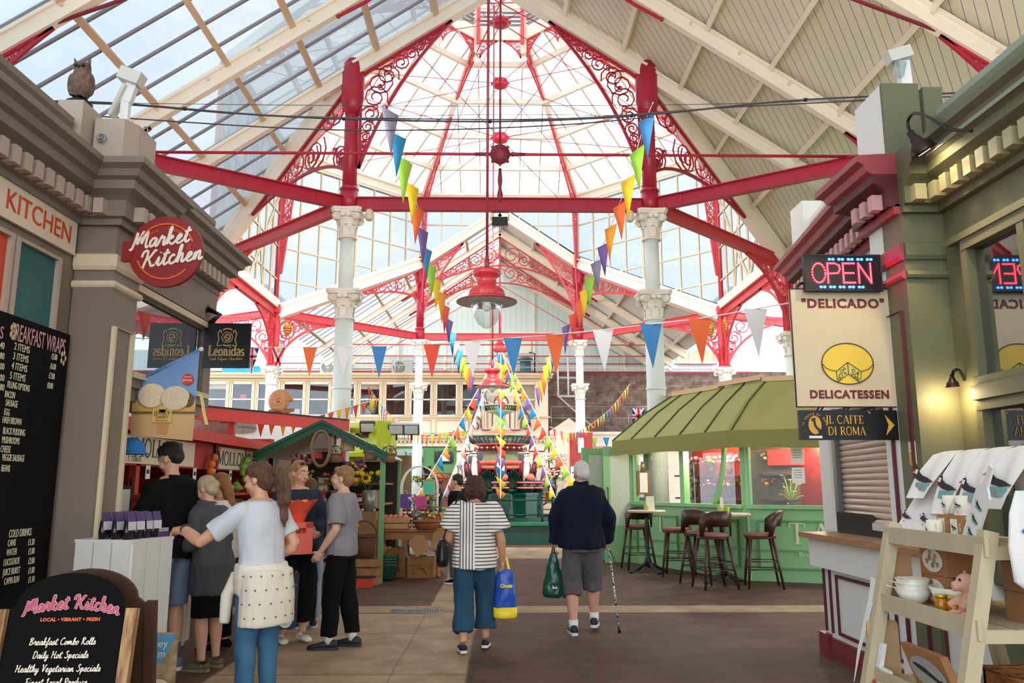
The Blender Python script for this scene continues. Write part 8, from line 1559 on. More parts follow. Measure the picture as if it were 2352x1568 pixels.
for i,(px,py,c,r,lb) in enumerate(((470,1062,'#c8505a',.1,'red knitted toy on the stall ledge above the grey coat'),(520,1070,'#e9a13a',.12,'yellow squash on the stall ledge above the ginger hair'),(545,1078,'#7a9a3a',.1,'green gourd on the stall ledge beside the yellow squash'),(575,1072,'#d86a2a',.11,'orange gourd at the far end of the stall ledge'))):
 p = RX(px,py,XM + .12); o = thing('gourd',lb,'produce',(p.x,p.y,1.45),0,'gourds on the ledge'); MB().lathe([(0,0),(r,.04),(r * 1.1,r * .7),(r * .6,r * 1.2),(r * .3,r * 1.6),(0,r * 1.7)],n=16,mod=lambda a: 1 + .05 * math.cos(8 * a)).build('flesh',mat('gourd' + c[1:],c,.5,var=.2),o); MB().tube([(0,0,r * 1.65),(.02,0,r * 1.95)],.014,5).build('stem',mat('leaf4d7a3a','#4d7a3a'),o)
o = thing('stall_ledge','narrow red ledge along the produce stall front','ledge'); MB().bb((XM,9.2,1.41),(XM + .25,15.0,1.45)).build('board',M_rdd,o); [MB().bb((XM,y,1.2),(XM + .2,y + .04,1.41)).build('bracket',M_rdd,o) for y in (9.6,12.1,14.6)]
# ================================================================== PEOPLE
SKIN = lambda c='#d9a283': mat('skin' + c[1:],c,.5,var=.08,scale=9,sub=0)
def hand(mb,w,d,pn,side,curl=.5,s=1.0):
 """palm and five fingers from wrist w along d; pn: way the palm faces; side: +1/-1 thumb side"""
 d = V(d).normalized(); pn = V(pn); pn = (pn - d * pn.dot(d)).normalized(); u = d.cross(pn) * side
 mb.loft([(V(w) - d * .01,.026 * s,.02 * s,d,u),(V(w) + d * .03 * s,.036 * s,.017 * s,d,u),(V(w) + d * .075 * s,.042 * s,.014 * s,d,u),(V(w) + d * .092 * s,.038 * s,.011 * s,d,u)],12)
 for i,L in enumerate((.066,.076,.071,.055)):
  p = V(w) + d * (.088 - .006 * abs(i - 1)) * s + u * (.028 - .0185 * i) * s; dd = d; pts = [p - dd * .01,p]
  for k,f in enumerate((.42,.33,.25)):
   a = curl * (.5 + .35 * k) + .06 * i; dd = (d * math.cos(a) + pn * math.sin(a)).normalized() if k == 0 else (dd * math.cos(curl * .8) + (pn * d.dot(dd) - d * pn.dot(dd)) * math.sin(curl * .8)).normalized(); p = p + dd * L * f * s; pts.append(p)
  mb.tube(pts,[.0095 * s,.0095 * s,.0088 * s,.008 * s,.0062 * s],8)
 p = V(w) + d * .022 * s + u * .026 * s; q = p + (d * .55 + u * .7 + pn * .35).normalized() * .036 * s; r = q + (d * .85 + u * .15 + pn * .45).normalized() * .032 * s; mb.tube([p - u * .012,p,q,r],[.012 * s,.013 * s,.0105 * s,.0075 * s],8)
def along(P,f):
 """first fraction f of polyline P, resampled"""
 P = [V(p) for p in P]; L = [0]
 for a,b in zip(P,P[1:]): L.append(L[-1] + (b - a).length)
 out = []
 for i in range(11):
  s = L[-1] * f * i / 10; k = max(j for j in range(len(P) - 1) if L[j] <= s + 1e-9); out.append(P[k].lerp(P[k + 1],(s - L[k]) / max(1e-6,L[k + 1] - L[k])))
 return out
class Person:
 """pose in metres, facing +Y, x to the person's right; lean = (dx, dy) per metre above the hips"""
 def __init__(s,label,x,y,rz,H=1.68,skin='#d9a283',lean=(0,0),arms=None,legs=None,head=(0,0,0),girth=1.0,fe=True,vx=.01,curl=(.6,.6),palm=None):
  k = s.k = H / 1.7; s.lean = lean; s.g = girth; s.o = thing('person',label,'person',(x,y,0),rz); s.skin = skin; s.vx = vx
  A = {'l': [(-.165,0,1.372),(-.235,-.03,1.12),(-.235,.06,.88)],'r': [(.165,0,1.372),(.235,-.03,1.12),(.235,.06,.88)]}
  for q,v in (arms or {}).items(): A[q] = [A[q][0],*v]
  s.arm = {q: [s.T(p) if i == 0 else V(p) * k for i,p in enumerate(v)] for q,v in A.items()}
  Lg = {'l': [(-.09,0,.9),(-.1,.02,.5),(-.1,-.01,.085)],'r': [(.09,0,.9),(.1,.02,.5),(.1,-.01,.085)]}
  for q,v in (legs or {}).items(): Lg[q] = [Lg[q][0],*v]
  s.leg = {q: [V(p) * k for p in v] for q,v in Lg.items()}
  s.hc = s.T((head[3] if len(head) > 3 else 0,(head[4] if len(head) > 4 else .02),1.585)); s.HM = Matrix.Translation(s.hc) @ Matrix.Rotation(head[0],4,'Z') @ Matrix.Rotation(head[1],4,'X') @ Matrix.Rotation(head[2],4,'Y') @ Matrix.Scale(k,4)
  m = MB(); s.torso(m,0,.84,1.46); nb = s.T((0,-.01,1.42)); m.tube([nb,nb.lerp(s.hc,.5),s.hm((0,-.015,-.03))],[.06 * k,.052 * k,.05 * k],12)
  B = lambda c,r: m.ball(s.hm(c),tuple(q * k for q in r),14,10,s.HM.to_3x3().normalized())
  B((0,-.012,.035),(.073,.093,.086)); B((0,.022,-.035),(.057,.062,.068)); B((0,.052,-.085),(.027,.026,.022)); B((0,.04,.02),(.06,.052,.05))
  for e in (-1,1): B((e * .073,-.01,-.005),(.011,.02,.03)); B((e * .04,.055,-.025),(.024,.026,.026)); B((e * .03,.078,.035),(.024,.013,.009))
  m.cyl(s.hm((0,.08,.02)),s.hm((0,.104,-.022)),.009 * k,.014 * k,10); B((0,.1,-.024),(.016,.015,.011)); B((0,.083,-.055),(.026,.012,.013))
  for q in 'lr':
   a = s.arm[q]; m.tube(along(a,1),[.05 * k * girth * w_ for w_ in (1.05,1,.98,.92,.86,.84,.88,.84,.74,.62,.56)],12); m.ball(a[0],.058 * k)
   g = s.leg[q]; m.tube(along(g,1),[k * girth * w_ for w_ in (.092,.09,.084,.076,.066,.058,.06,.06,.05,.04,.036)],12)
   f = V((0,1,0)) if len(g) < 4 else g[3]; an = g[2]; m.loft([(an + V((0,-.03,-.03)) * k,.03 * k,.035 * k),(an + V((0,0,-.05)) * k,.036 * k,.05 * k)],10)
  ex = MB()
  for q,e in (('l',1),('r',-1)):
   a = s.arm[q]; hand(ex,a[2],(a[3] - a[2]) if len(a) > 3 else (a[2] - a[1]),(palm or {}).get(q,(-e * -1,.2,0) if False else (e,.3,0)),-e,curl[0 if q == 'l' else 1],k * 1.0)
  s.body = blob(m,'body',SKIN(skin),vx,3,s.o,extra=ex)
  if fe:
   m = MB()
   for e in (-1,1): m.ball(s.hm((e * .03,.077,.018)),.0105 * k,10,7)
   m.build('eye',mat('eye_white','#efeae2',.25),s.o); m = MB()
   for e in (-1,1): m.ball(s.hm((e * .03,.083,.018)),.0055 * k,8,6)
   m.build('iris',mat('iris','#3a2a20',.2),s.o); m = MB()
   for e in (-1,1): m.tube([s.hm((e * (.012 + .036 * t),.088 - .02 * t * t,.04 + .01 * math.sin(PI * t))) for t in (0,.33,.66,1)],.0045 * k,6)
   m.build('eyebrow',mat('brow','#5a3e2c',.8),s.o); m = MB(); m.tube([s.hm((.026 * t,.094 - .012 * t * t,-.055 + .004 * t * t)) for t in (-1,-.5,0,.5,1)],[.003,.0055,.0065,.0055,.003],6); m.build('lips',mat('lip','#b56a60',.5),s.o)
 def T(s,p): q = V(p) * s.k; h = max(0,q.z - .9 * s.k); return q + V((s.lean[0] * h,s.lean[1] * h,0))
 def hm(s,p): return s.HM @ V(p)
 def torso(s,m,inf,z0,z1,hem=1.0,n=20):
  S = [(.6,.15,.11),(.75,.158,.115),(.84,.163,.112),(.93,.17,.12),(1.05,.145,.108),(1.18,.152,.112),(1.3,.17,.115),(1.38,.172,.105),(1.43,.13,.088),(1.47,.07,.066)]
  def at(z):
   for a,b in zip(S,S[1:]):
    if z <= b[0]: t = (z - a[0]) / (b[0] - a[0]); return a[1] + (b[1] - a[1]) * t,a[2] + (b[2] - a[2]) * t
   return S[-1][1:]
  zs = [z0] + [q[0] for q in S if z0 + .02 < q[0] < z1 - .02] + [z1]; g = s.g
  m.loft([(s.T((0,0,z)),(at(max(z,.6))[0] * g + inf * (hem if z < 1.0 else 1)) * s.k,(at(max(z,.6))[1] * g + inf * (hem if z < 1.0 else 1)) * s.k) for z in zs],n)
 def wear(s,name,m_,torso=None,sleeve=None,legs=None,amp=.006,freq=9,hem=1.0,seed=0,extra=None,label=None,st=(1,1,.45)):
  m = MB(); k = s.k
  if torso: s.torso(m,torso[2],torso[0],torso[1],hem)
  if sleeve:
   for q in 'lr': P = along(s.arm[q],sleeve[0]); m.tube(P,[k * (sleeve[1] + (sleeve[2] - sleeve[1]) * i / 10) for i in range(11)],14); m.ball(P[0],sleeve[1] * k * .92)
  if legs:
   for q in 'lr': P = along(s.leg[q],legs[0]); r = legs[1:]; m.tube([P[0] + V((0,0,.06))] + P,[k * (r[0] * .96)] + [k * (r[0] + (r[1] - r[0]) * min(1,i / 5) + (r[2] - r[1]) * max(0,(i - 5) / 5)) for i in range(11)],16)
  if extra: extra(m)
  o = blob(m,name,m_,s.vx,2,s.o,folds(amp * 1.7,freq,st,seed)); label and tag(o,label); return o
 def shoes(s,m_,sole=None,L=.25,w=.046,dirs=None,low=.0,hi=.1):
  for q in 'lr':
   a = s.leg[q][2]; k = s.k; dd = V((dirs or {}).get(q,(-.12 if q == 'l' else .12,1,0))).normalized(); h = a.z - .085 * k; b = V((a.x,a.y,max(h,0) )); m = MB(); u = V((dd.y,-dd.x,0)); up = lambda t: V((0,0,t * k))
   P = [(-.07,.035,.08),(-.03,.04,hi),(.02,.042,hi * .85),(.08,w,.066),(.13,w * .98,.052),(.165,w * .7,.042)]
   vs = [];
   for t,w_,h_ in P: vs += [b + dd * t * k * L / .25 + u * (w_ * k * math.cos(x)) + up(.012 + (h_ - .012) * .5 * (1 + math.sin(x))) for x in (2 * PI * i / 12 for i in range(12))]
   n = 12; m.add(vs,[(r * n + i,r * n + (i + 1) % n,(r + 1) * n + (i + 1) % n,(r + 1) * n + i) for r in range(len(P) - 1) for i in range(n)] + [tuple(range(n))[::-1],tuple((len(P) - 1) * n + i for i in range(n))],True); sh = m.build('shoe',m_,s.o)
   if sole: m = MB(); m.poly([b + dd * (t * L / .25 * k) + u * (w_ * k) for t,w_ in ((-.085,.0),(-.075,.03),(0,.042),(.1,w + .004),(.16,w * .75),(.18,0),(.16,-w * .75),(.1,-w - .004),(0,-.042),(-.075,-.03))],(0,0,1),.026 * k); m.build('sole',sole,sh)
 def hair(s,m_,balls,tubes=(),name='hair',amp=.005,freq=30,st=(1,1,.25),vx=.008):
  m = MB(); R = s.HM.to_3x3().normalized()
  for c,r in balls: m.ball(s.hm(c),tuple(q * s.k for q in r),14,10,R)
  for P,r in tubes: m.tube(spline([s.hm(p) for p in P],4),[s.k * r[min(len(r) - 1,int(i * len(r) / (4 * (len(P) - 1) + 1)))] for i in range(4 * (len(P) - 1) + 1)],10)
  return blob(m,name,m_,vx,2,s.o,folds(amp,freq,st))
CAP = [((0,-.025,.05),(.082,.095,.088)),((0,-.06,.0),(.078,.065,.085))]
M_blk = mat('cloth_black','#0b0b0e',.9,var=.2,scale=5,spec=.2); M_jean = mat('denim','#44789c',.8,var=.25,scale=7,col2='#2f5a7c'); M_hb = mat('hair_brown','#6e4830',.5,var=.4,scale=60,stretch=(1,1,.15)); M_sole = mat('sole_white','#e4e0d6',.5)
def P_(px,Y): return (px - 1147) / 1850 * (Y * .985 + .02)
# woman reaching over the pedestal
p = Person('woman in pale grey tee with long ponytail and cream sweater round her waist',P_(618,5.85),5.85,1.02,1.7,lean=(0,.1),arms={'l': [(-.33,.26,1.17),(-.3,.47,1.245),(-.3,.58,1.235)],'r': [(.25,-.06,1.12),(.16,.14,1.02)]},head=(.3,-.18,0),palm={'l': (0,.1,-1)},curl=(.5,.7))
p.wear('tee_shirt',mat('tee_grey','#cfd2d8',.8,var=.05),(.92,1.44,.02),(.36,.07,.075),amp=.007); p.wear('jeans',M_jean,None,None,(.97,.108,.072,.055),.004,14)
def sweater(m):
 p.torso(m,.042,.82,1.02,1.0); m.loft([(p.T((0,-.05,.98)),.2,.15),(p.T((0,-.06,.8)),.215,.15),(p.T((.0,-.07,.62)),.225,.13)],20); m.tube([(-.1,.13,.95),(-.14,.18,.8),(-.16,.17,.62)],[.05,.045,.035],10)
p.wear('tied_sweater',mat('sweater_cream','#e8dfce',.85),amp=.0045,extra=sweater); m = MB(); R_ = random.Random(3)
for z,zz in ((.95,0),(.86,.5),(.77,0),(.68,.5)):
 for i in range(9): a = PI + (i + zz) * .38; m.ball((.222 * math.cos(a),-.062 + .152 * math.sin(a),z),.0062,6,4)
m.build('embroidered_dot',mat('dot_brown','#6a4a40',.8),p.o,kind='stuff'); p.shoes(M_sole)
p.hair(M_hb,CAP + [((0,.02,.075),(.07,.07,.05))],[([(0,-.1,.05),(0,-.16,.04),(.02,-.18,-.08),(.03,-.16,-.22),(.02,-.15,-.36)],[.03,.045,.055,.05,.03,.012])],amp=.007); MB().tube([p.arm['l'][2] + V((.03 * math.cos(t),-.01,.03 * math.sin(t))) for t in (2 * PI * i / 12 for i in range(12))],.012,6,closed=True).build('watch',mat('watch_maroon','#4a1f24',.4),p.o)
# hooded man at the counter
p = Person('man in black hoodie and blue grey shorts leaning at the shop counter',P_(412,7.25),7.25,1.15,1.9,lean=(0,.08),arms={'l': [(-.24,.1,1.13),(-.16,.22,.93)],'r': [(.26,.1,1.14),(.15,.3,1.0)]},head=(.1,-.35,0))
p.wear('hooded_top',M_blk,(.84,1.44,.04),(.97,.085,.055),amp=.012,freq=7,extra=lambda m: m.loft([(p.T((0,-.1,1.3)),.1,.03),(p.T((0,-.12,1.4)),.13,.05),(p.T((0,-.07,1.47)),.1,.06)],14)); p.wear('shorts',mat('shorts_blue','#71839a',.8,var=.15,scale=30),None,None,(.52,.115,.095,.095),.006); p.shoes(mat('shoe_greyblue','#5e6f80',.7),M_sole)
p.hair(mat('hair_black','#1d1613',.5,var=.4,scale=60),[((0,-.02,.065),(.08,.095,.085)),((0,-.06,.02),(.074,.058,.07)),((0,.04,.1),(.055,.06,.04))],amp=.01,freq=40)
m = MB(); [m.cyl(p.leg[q][2] + V((0,0,-.02)),p.leg[q][2] + V((0,0,.13)),.045,n=12) for q in 'lr']; m.build('sock',mat('sock_grey','#5b5a5e',.8),p.o)
# older woman in a grey coat
p = Person('older woman with pale blonde hair in a dark grey coat',P_(508,7.35),7.35,1.25,1.62,'#d8a58e',lean=(0,.16),arms={'l': [(-.24,.05,1.12),(-.15,.28,1.05)],'r': [(.24,.05,1.12),(.12,.28,1.05)]},head=(.0,-.5,0))
p.wear('coat',mat('coat_grey','#4d4d52',.9,var=.2,scale=40),(.66,1.45,.045),(.94,.085,.06),amp=.01,hem=1.4,extra=lambda m: m.loft([(p.T((0,.01,1.42)),.12,.09),(p.T((0,.02,1.49)),.085,.08)],16)); p.wear('skirt',M_blk,(.46,.8,.045),amp=.006); p.shoes(mat('sandal_olive','#5f5a44',.7),mat('sandal_sole','#8a7a5c',.7),hi=.06); p.hair(mat('hair_ash','#d3bd98',.5,var=.3,scale=60),CAP + [((0,-.12,.0),(.04,.03,.04))]); MB().ball(p.T((-.12,.13,1.36)),(.02,.012,.02)).build('brooch',M_gold,p.o); MB().ball(p.hm((-.078,.0,-.05)),.008).build('earring',M_gold,p.o)
# ginger woman behind
p = Person('woman with ginger hair and white top behind the grey coat',P_(528,8.15),8.15,1.35,1.66,lean=(0,.1),head=(0,-.3,0)); p.wear('white_top',mat('top_white','#e9e4da',.8),(.88,1.44,.03),(.6,.08,.07)); p.wear('trousers',M_blk,None,None,(.97,.105,.08,.07)); p.shoes(M_blk); p.hair(mat('hair_ginger','#b0703f',.5,var=.4,scale=60),CAP + [((0,-.08,-.1),(.075,.05,.12)),((0,-.09,-.2),(.06,.04,.08))])
# woman with sunglasses on her head
X5,Y5 = P_(690,8.55),8.55; p = Person('woman with sunglasses on her head in navy and black, hugging an orange bouquet',X5,Y5,PI + .55,1.79,arms={'l': [(-.25,.04,1.12),(.02,.24,1.0)],'r': [(.25,.04,1.12),(-.0,.26,1.04)]},head=(.35,-.18,0),palm={'l': (0,-1,0),'r': (0,-1,0)})
p.wear('navy_cardigan',mat('cardigan_navy','#1d2638',.85,var=.2),(.86,1.44,.035),(.72,.08,.06)); p.wear('trousers',M_blk,(.8,.98,.025),None,(.86,.12,.12,.11),.008); p.shoes(mat('flat_white','#e9e3d6',.5),hi=.045); p.hair(mat('hair_honey','#8a6038',.5,var=.45,scale=60,col2='#c79a62'),CAP + [((-.06,-.05,-.1),(.04,.05,.13)),((.06,-.05,-.1),(.04,.05,.13)),((0,-.08,-.12),(.07,.04,.14))]); m = MB(); [m.ball(p.hm((e * .036,.06,.115)),(.03,.012,.018)) for e in (-1,1)]; m.build('sunglasses',mat('glasses_brown','#3a1a18',.2),p.o); MB().tube([p.arm['r'][2] + V((.036 * math.cos(t),0,.036 * math.sin(t))) for t in (2 * PI * i / 12 for i in range(12))],.011,6,closed=True).build('watch',M_sole,p.o)
W5 = lambda x,y,z: (p.o.matrix_world if False else Matrix.Translation((X5,Y5,0)) @ Matrix.Rotation(PI + .55,4,'Z')) @ V((x,y,z))
c = W5(.09,.3,1.22); o = thing('flower_wrap','orange tissue-wrapped bouquet in the arms of the woman with sunglasses','bouquet',c); m = MB(); n = 14
m.v = [(r * (1 + .22 * (i % 2) * e) * math.cos(2 * PI * i / n),r * (1 + .22 * (i % 2) * e) * math.sin(2 * PI * i / n),z + .03 * (i % 2) * e) for r,z,e in ((.03,-.12,0),(.09,.05,.5),(.16,.17,1)) for i in range(n)]; m.f = [[k * n + i,k * n + (i + 1) % n,(k + 1) * n + (i + 1) % n,(k + 1) * n + i] for k in (0,1) for i in range(n)]; m.m = [0] * len(m.f); m.sm = [False] * len(m.f); m.build('tissue_wrap',mat('tissue_orange','#ee5a3a',.6),o); m = MB(); [m.ball((.07 * math.cos(2.4 * i),.07 * math.sin(2.4 * i),.14 + .01 * (i % 3)),.035,8,6) for i in range(8)]; m.build('bloom',mat('bloom_peach','#f2a878',.6),o,kind='stuff')
c = W5(.1,.37,1.03); o = thing('coral_bag','coral red carry box with a cut handle held by the woman with sunglasses','bag',c,PI + .55 + .0); m = MB(); [m.bb(*q) for q in (((-.13,-.05,-.14),(.13,.05,.06)),((-.13,-.05,.06),(-.06,.05,.16)),((.06,-.05,.06),(.13,.05,.16)),((-.13,-.05,.11),(.13,.05,.165)))]; m.build('box_body',mat('coral_card','#f0695c',.5),o)
c = (P_(652,8.3),8.3,.18); o = thing('patterned_tote','navy tote with big white loops hanging beside the woman with sunglasses','bag',c,-.2); MB().add([(x * (.2 if z else .19),y * .07,z * .52) for z in (0,1) for x,y in ((-1,-1),(1,-1),(1,1),(-1,1))],[(3,2,1,0),(4,5,6,7)] + [(a,(a + 1) % 4,4 + (a + 1) % 4,4 + a) for a in range(4)],False).build('bag_body',mat('tote_navy','#1b3058',.7),o); PM = plane_M((0,-.075,.26),(1,0,0),(0,0,1))
strokes([(_arc(.08,.1,.1,.12,0,360,20),.04),(_arc(.02,-.12,.13,.09,-60,200,18),.04),(_arc(-.12,.02,.07,.14,60,280,14),.03),(_arc(.14,-.16,.06,.07,0,360,14),.035)],mat('tote_white','#e6e4de',.7),PM,o,'loop_print'); MB().tube([(-.1,0,.5),(-.06,.0,.75),(.06,0,.75),(.1,0,.5)],.01,6).build('strap',mat('tote_navy','#1b3058'),o)
# person in jeans with a rucksack
p = Person('person in navy jacket and jeans with a dark rucksack, half hidden behind the bouquet',P_(716,9.4),9.4,.35,1.62,fe=False); p.wear('jacket',mat('jacket_navy','#22344e',.8),(.84,1.46,.035),(.96,.085,.06)); p.wear('jeans',mat('denim_pale','#8fa3b4',.8,var=.3,scale=8),None,None,(.97,.11,.085,.08)); p.shoes(mat('trainer_dark','#1f2430',.6),mat('sole_blue','#c8d2e4',.5)); p.hair(M_hb,CAP + [((0,-.07,-.06),(.07,.05,.1))])
o = thing('rucksack','dark rucksack on the back of the person in jeans','bag',(P_(716,9.4) + .09,9.4 - .24,1.0),.35); blob(MB().loft([((0,0,0),.13,.07),((0,-.02,.12),.15,.09),((0,-.01,.34),.13,.08),((0,0,.4),.08,.05)],16),'pack_body',mat('rucksack_dark','#1d3038',.6,var=.3),.012,2,o); MB().tube([(-.1,.05,.36),(-.13,-.0,.42),(-.12,.1,.45)],.014,6).build('strap',M_blk,o)
# boy
p = Person('boy with fair brown hair in a grey tee and black trousers, facing left',P_(793,8.25),8.25,1.42,1.73,'#e3b296',arms={'l': [(-.24,-.02,1.12),(-.2,.14,.9)],'r': [(.23,-.05,1.12),(.22,.1,.93)]},head=(.05,.12,0),legs={'l': [(-.1,.05,.5),(-.1,.06,.085)],'r': [(.1,-.04,.5),(.11,-.1,.085)]})
p.wear('tee_shirt',mat('tee_mauve','#8f8a8e',.85,var=.08),(.86,1.45,.035),(.42,.085,.09),amp=.009); p.wear('trousers',M_blk,(.82,.96,.02),None,(.95,.11,.085,.075),.008); p.shoes(mat('trainer_black','#23272e',.6),mat('sole_dark','#2a2a2e',.6),L=.29,hi=.1); p.hair(mat('hair_fair','#8a5a36',.5,var=.4,scale=60,col2='#b98a58'),[((0,-.02,.06),(.082,.095,.085)),((0,-.055,.01),(.079,.062,.08)),((0,.055,.085),(.06,.04,.035))])
m = MB(); [m.ball(p.T((.02 + .03 * ((k * 7) % 5 - 2) * .5,-.132 + .0004 * k,1.34 - .028 * k)),(.02,.008,.012),6,4) for k in range(13)]; m.build('back_print',mat('print_pale','#c9c6c4',.8),p.o,kind='stuff'); m = MB(); [m.cyl(p.leg[q][2] + V((0,0,-.03)),p.leg[q][2] + V((0,0,.07)),.043,n=12) for q in 'lr']; m.build('sock',M_sole,p.o)
# woman in the striped top
sm,N,L,b = nodes_mat('striped_jersey',.8); tcn = N.new('ShaderNodeTexCoord'); sp = N.new('ShaderNodeSeparateXYZ'); L.new(tcn.outputs['Object'],sp.inputs[0])
left = mth('LESS_THAN',sp.outputs[0],.0); side = mth('GREATER_THAN',sp.outputs[0],-.15); vert = mth('MULTIPLY',left,side)
v1,v2 = mth('MULTIPLY',sp.outputs[0],34),mth('MULTIPLY',sp.outputs[2],30)
fr_ = mth('FRACT',mth('ADD',mth('MULTIPLY',vert,v1),mth('MULTIPLY',mth('SUBTRACT',1,vert),v2))); L.new(mix(mth('LESS_THAN',fr_,.3),'#ece5db','#3b2d3a'),b.inputs['Base Color'])
XS,YS_ = P_(1092,8.1),8.1; p = Person('curly brown haired woman walking away in a striped top and wide jeans',XS,YS_,.05,1.62,'#cf9878',arms={'r': [(.27,-.02,1.1),(.29,.06,.86)],'l': [(-.27,.02,1.1),(-.2,.2,1.0)]},legs={'l': [(-.11,-.02,.5),(-.11,-.14,.1)],'r': [(.11,.12,.5),(.12,.12,.1)]},head=(.05,0,0),girth=1.08,curl=(.5,1.1))
p.wear('striped_top',sm,(.8,1.45,.05),(.4,.12,.14),amp=.008,hem=1.15); p.wear('wide_jeans',mat('denim_dark','#1f4a66',.85,var=.25,scale=7),(.86,.98,.03),None,(.88,.122,.098,.112),.012); p.shoes(mat('slip_on_black','#16181e',.6),M_sole,hi=.07)
p.hair(mat('hair_curl','#5a3524',.6,var=.5,scale=45),[((0,-.02,.05),(.105,.11,.1)),((0,-.05,-.01),(.122,.09,.085)),((.06,-.03,-.03),(.06,.08,.07)),((-.06,-.03,-.03),(.06,.08,.07))],amp=.018,freq=26,st=(1,1,1))
o = thing('shoulder_bag','black leather shoulder bag on the left hip of the striped woman','bag',(XS - .31,YS_ - .02,.78)); blob(MB().loft([((0,0,0),.05,.1),((0,0,.06),.065,.13),((0,0,.2),.055,.12),((0,0,.26),.03,.09)],16),'bag_body',mat('leather_black','#17161a',.35),.01,3,o); MB().tube(spline([(0,.05,.25),(.08,.02,.5),(.17,-.1,.7),(.2,0,.715),(.16,.1,.62),(.05,.05,.3)],5),.009,6).build('strap',mat('leather_black','#17161a'),o)
o = thing('shopping_bag','blue and yellow plastic carrier bag in the right hand of the striped woman','bag',(XS + .3,YS_ + .1,.28)); M_bl = mat('bag_blue','#1f4fae',.35); m = MB(); m.loft([((0,0,.1),.115,.05),((0,0,.3),.1,.05),((.0,0,.42),.085,.03),((0,0,.46),.07,.012)],18); blob(m,'bag_body',M_bl,.008,2,o,folds(.008,14)); m = MB(); m.loft([((0,0,0),.1,.05),((0,0,.02),.118,.055),((0,0,.105),.118,.053)],18); m.build('yellow_base',mat('bag_yellow','#f2d820',.4),o); MB().tube([(-.04,0,.44),(-.015,0,.56),(0,0,.6),(.015,0,.56),(.04,0,.44)],0,flat=(.012,.004),up=(0,1,0)).build('handle',mat('bag_yellow','#f2d820'),o); text('Oneis',.05,mat('bag_yellow','#f2d820'),plane_M((.01,-.066,.31),(1,.0,0),(0,0,1)),o,bold=.002)
# white-haired man
XO,YO = P_(1335,9.0),9.0; p = Person('white haired man walking away in a navy jacket with a cane and a green bag',XO,YO,-.05,1.8,'#cf9580',arms={'l': [(-.28,0,1.11),(-.29,.06,.87)],'r': [(.3,0,1.12),(.27,.14,.9)]},legs={'l': [(-.11,.05,.5),(-.1,-.06,.085)],'r': [(.11,.14,.52),(.12,.14,.13)]},head=(.35,-.08,0),girth=1.12,curl=(1.2,1.2))
p.wear('navy_jacket',mat('jacket_deep_navy','#101829',.85,spec=.2,var=.25,scale=4),(.84,1.46,.06),(.98,.085,.06),amp=.014,freq=7,extra=lambda m: m.cyl(p.T((0,0,1.42)),p.T((0,0,1.51)),.085,.075,18)); p.wear('cropped_trousers',mat('trouser_grey','#5a5458',.85,var=.15,scale=6),(.8,.96,.02),None,(.66,.125,.105,.1),.012); p.shoes(mat('trainer_navy','#1b2230',.6),M_sole,L=.28); p.hair(mat('hair_white','#e6ded4',.55,var=.12,scale=60),[((0,-.02,.055),(.08,.094,.085)),((0,-.055,.005),(.076,.06,.075))],amp=.005,freq=40)
m = MB(); [m.cyl(p.leg[q][2] + V((0,0,-.04)),p.leg[q][2] + V((0,0,.06)),.05,n=12) for q in 'lr']; m.build('sock',M_sole,p.o); MB().tube([p.hm((-.075,.0,.015)),p.hm((-.07,.08,.02)),p.hm((-.03,.1,.018))],.004,5).build('glasses',M_dark,p.o)
o = thing('green_bag','dark green plastic carrier bag in the left hand of the white-haired man','bag',(XO - .31,YO + .05,.36)); m = MB(); m.loft([((0,0,0),.08,.05),((0,0,.04),.12,.07),((0,0,.16),.11,.07),((0,0,.36),.06,.04),((0,0,.47),.035,.015)],18); blob(m,'bag_body',mat('bag_green','#0f4a34',.3),.008,2,o,folds(.012,16)); MB().tube([(-.02,0,.46),(0,0,.56),(.02,0,.46)],.008,5).build('handle',mat('bag_green','#0f4a34'),o); MB().poly([(-.02,-.068,.1),(.035,-.068,.1),(.03,-.064,.15),(-.01,-.064,.16)],(0,1,0),.004).build('pale_print',mat('print_pale','#c9c6c4'),o)
cm,N,L,b = nodes_mat('patterned_cane',.4); tcn = N.new('ShaderNodeTexCoord'); nz = N.new('ShaderNodeTexNoise'); nz.inputs['Scale'].default_value = 60; L.new(tcn.outputs['Object'],nz.inputs[0]); L.new(ramp(nz.outputs[0],'#15151a','#e2dfd8',.47,.53),b.inputs['Base Color'])
o = thing('walking_cane','black and white patterned walking cane in the right hand of the old man','cane',(XO + .36,YO + .04,0)); MB().cyl((.03,0,.04),(-.05,.13,.9),.011,n=10).build('shaft',cm,o); MB().cyl((.034,-.003,0),(.028,0,.06),.017,.013,10).build('rubber_tip',M_black,o); MB().tube([(-.05,.2,.93),(-.05,.13,.945),(-.05,.07,.93)],.016,8).build('handle',M_black,o); MB().tube([(-.04,.1,.86),(.03,.1,.72),(.05,.1,.68),(.0,.1,.74),(-.04,.1,.84)],.004,5).build('wrist_loop',M_black,o)
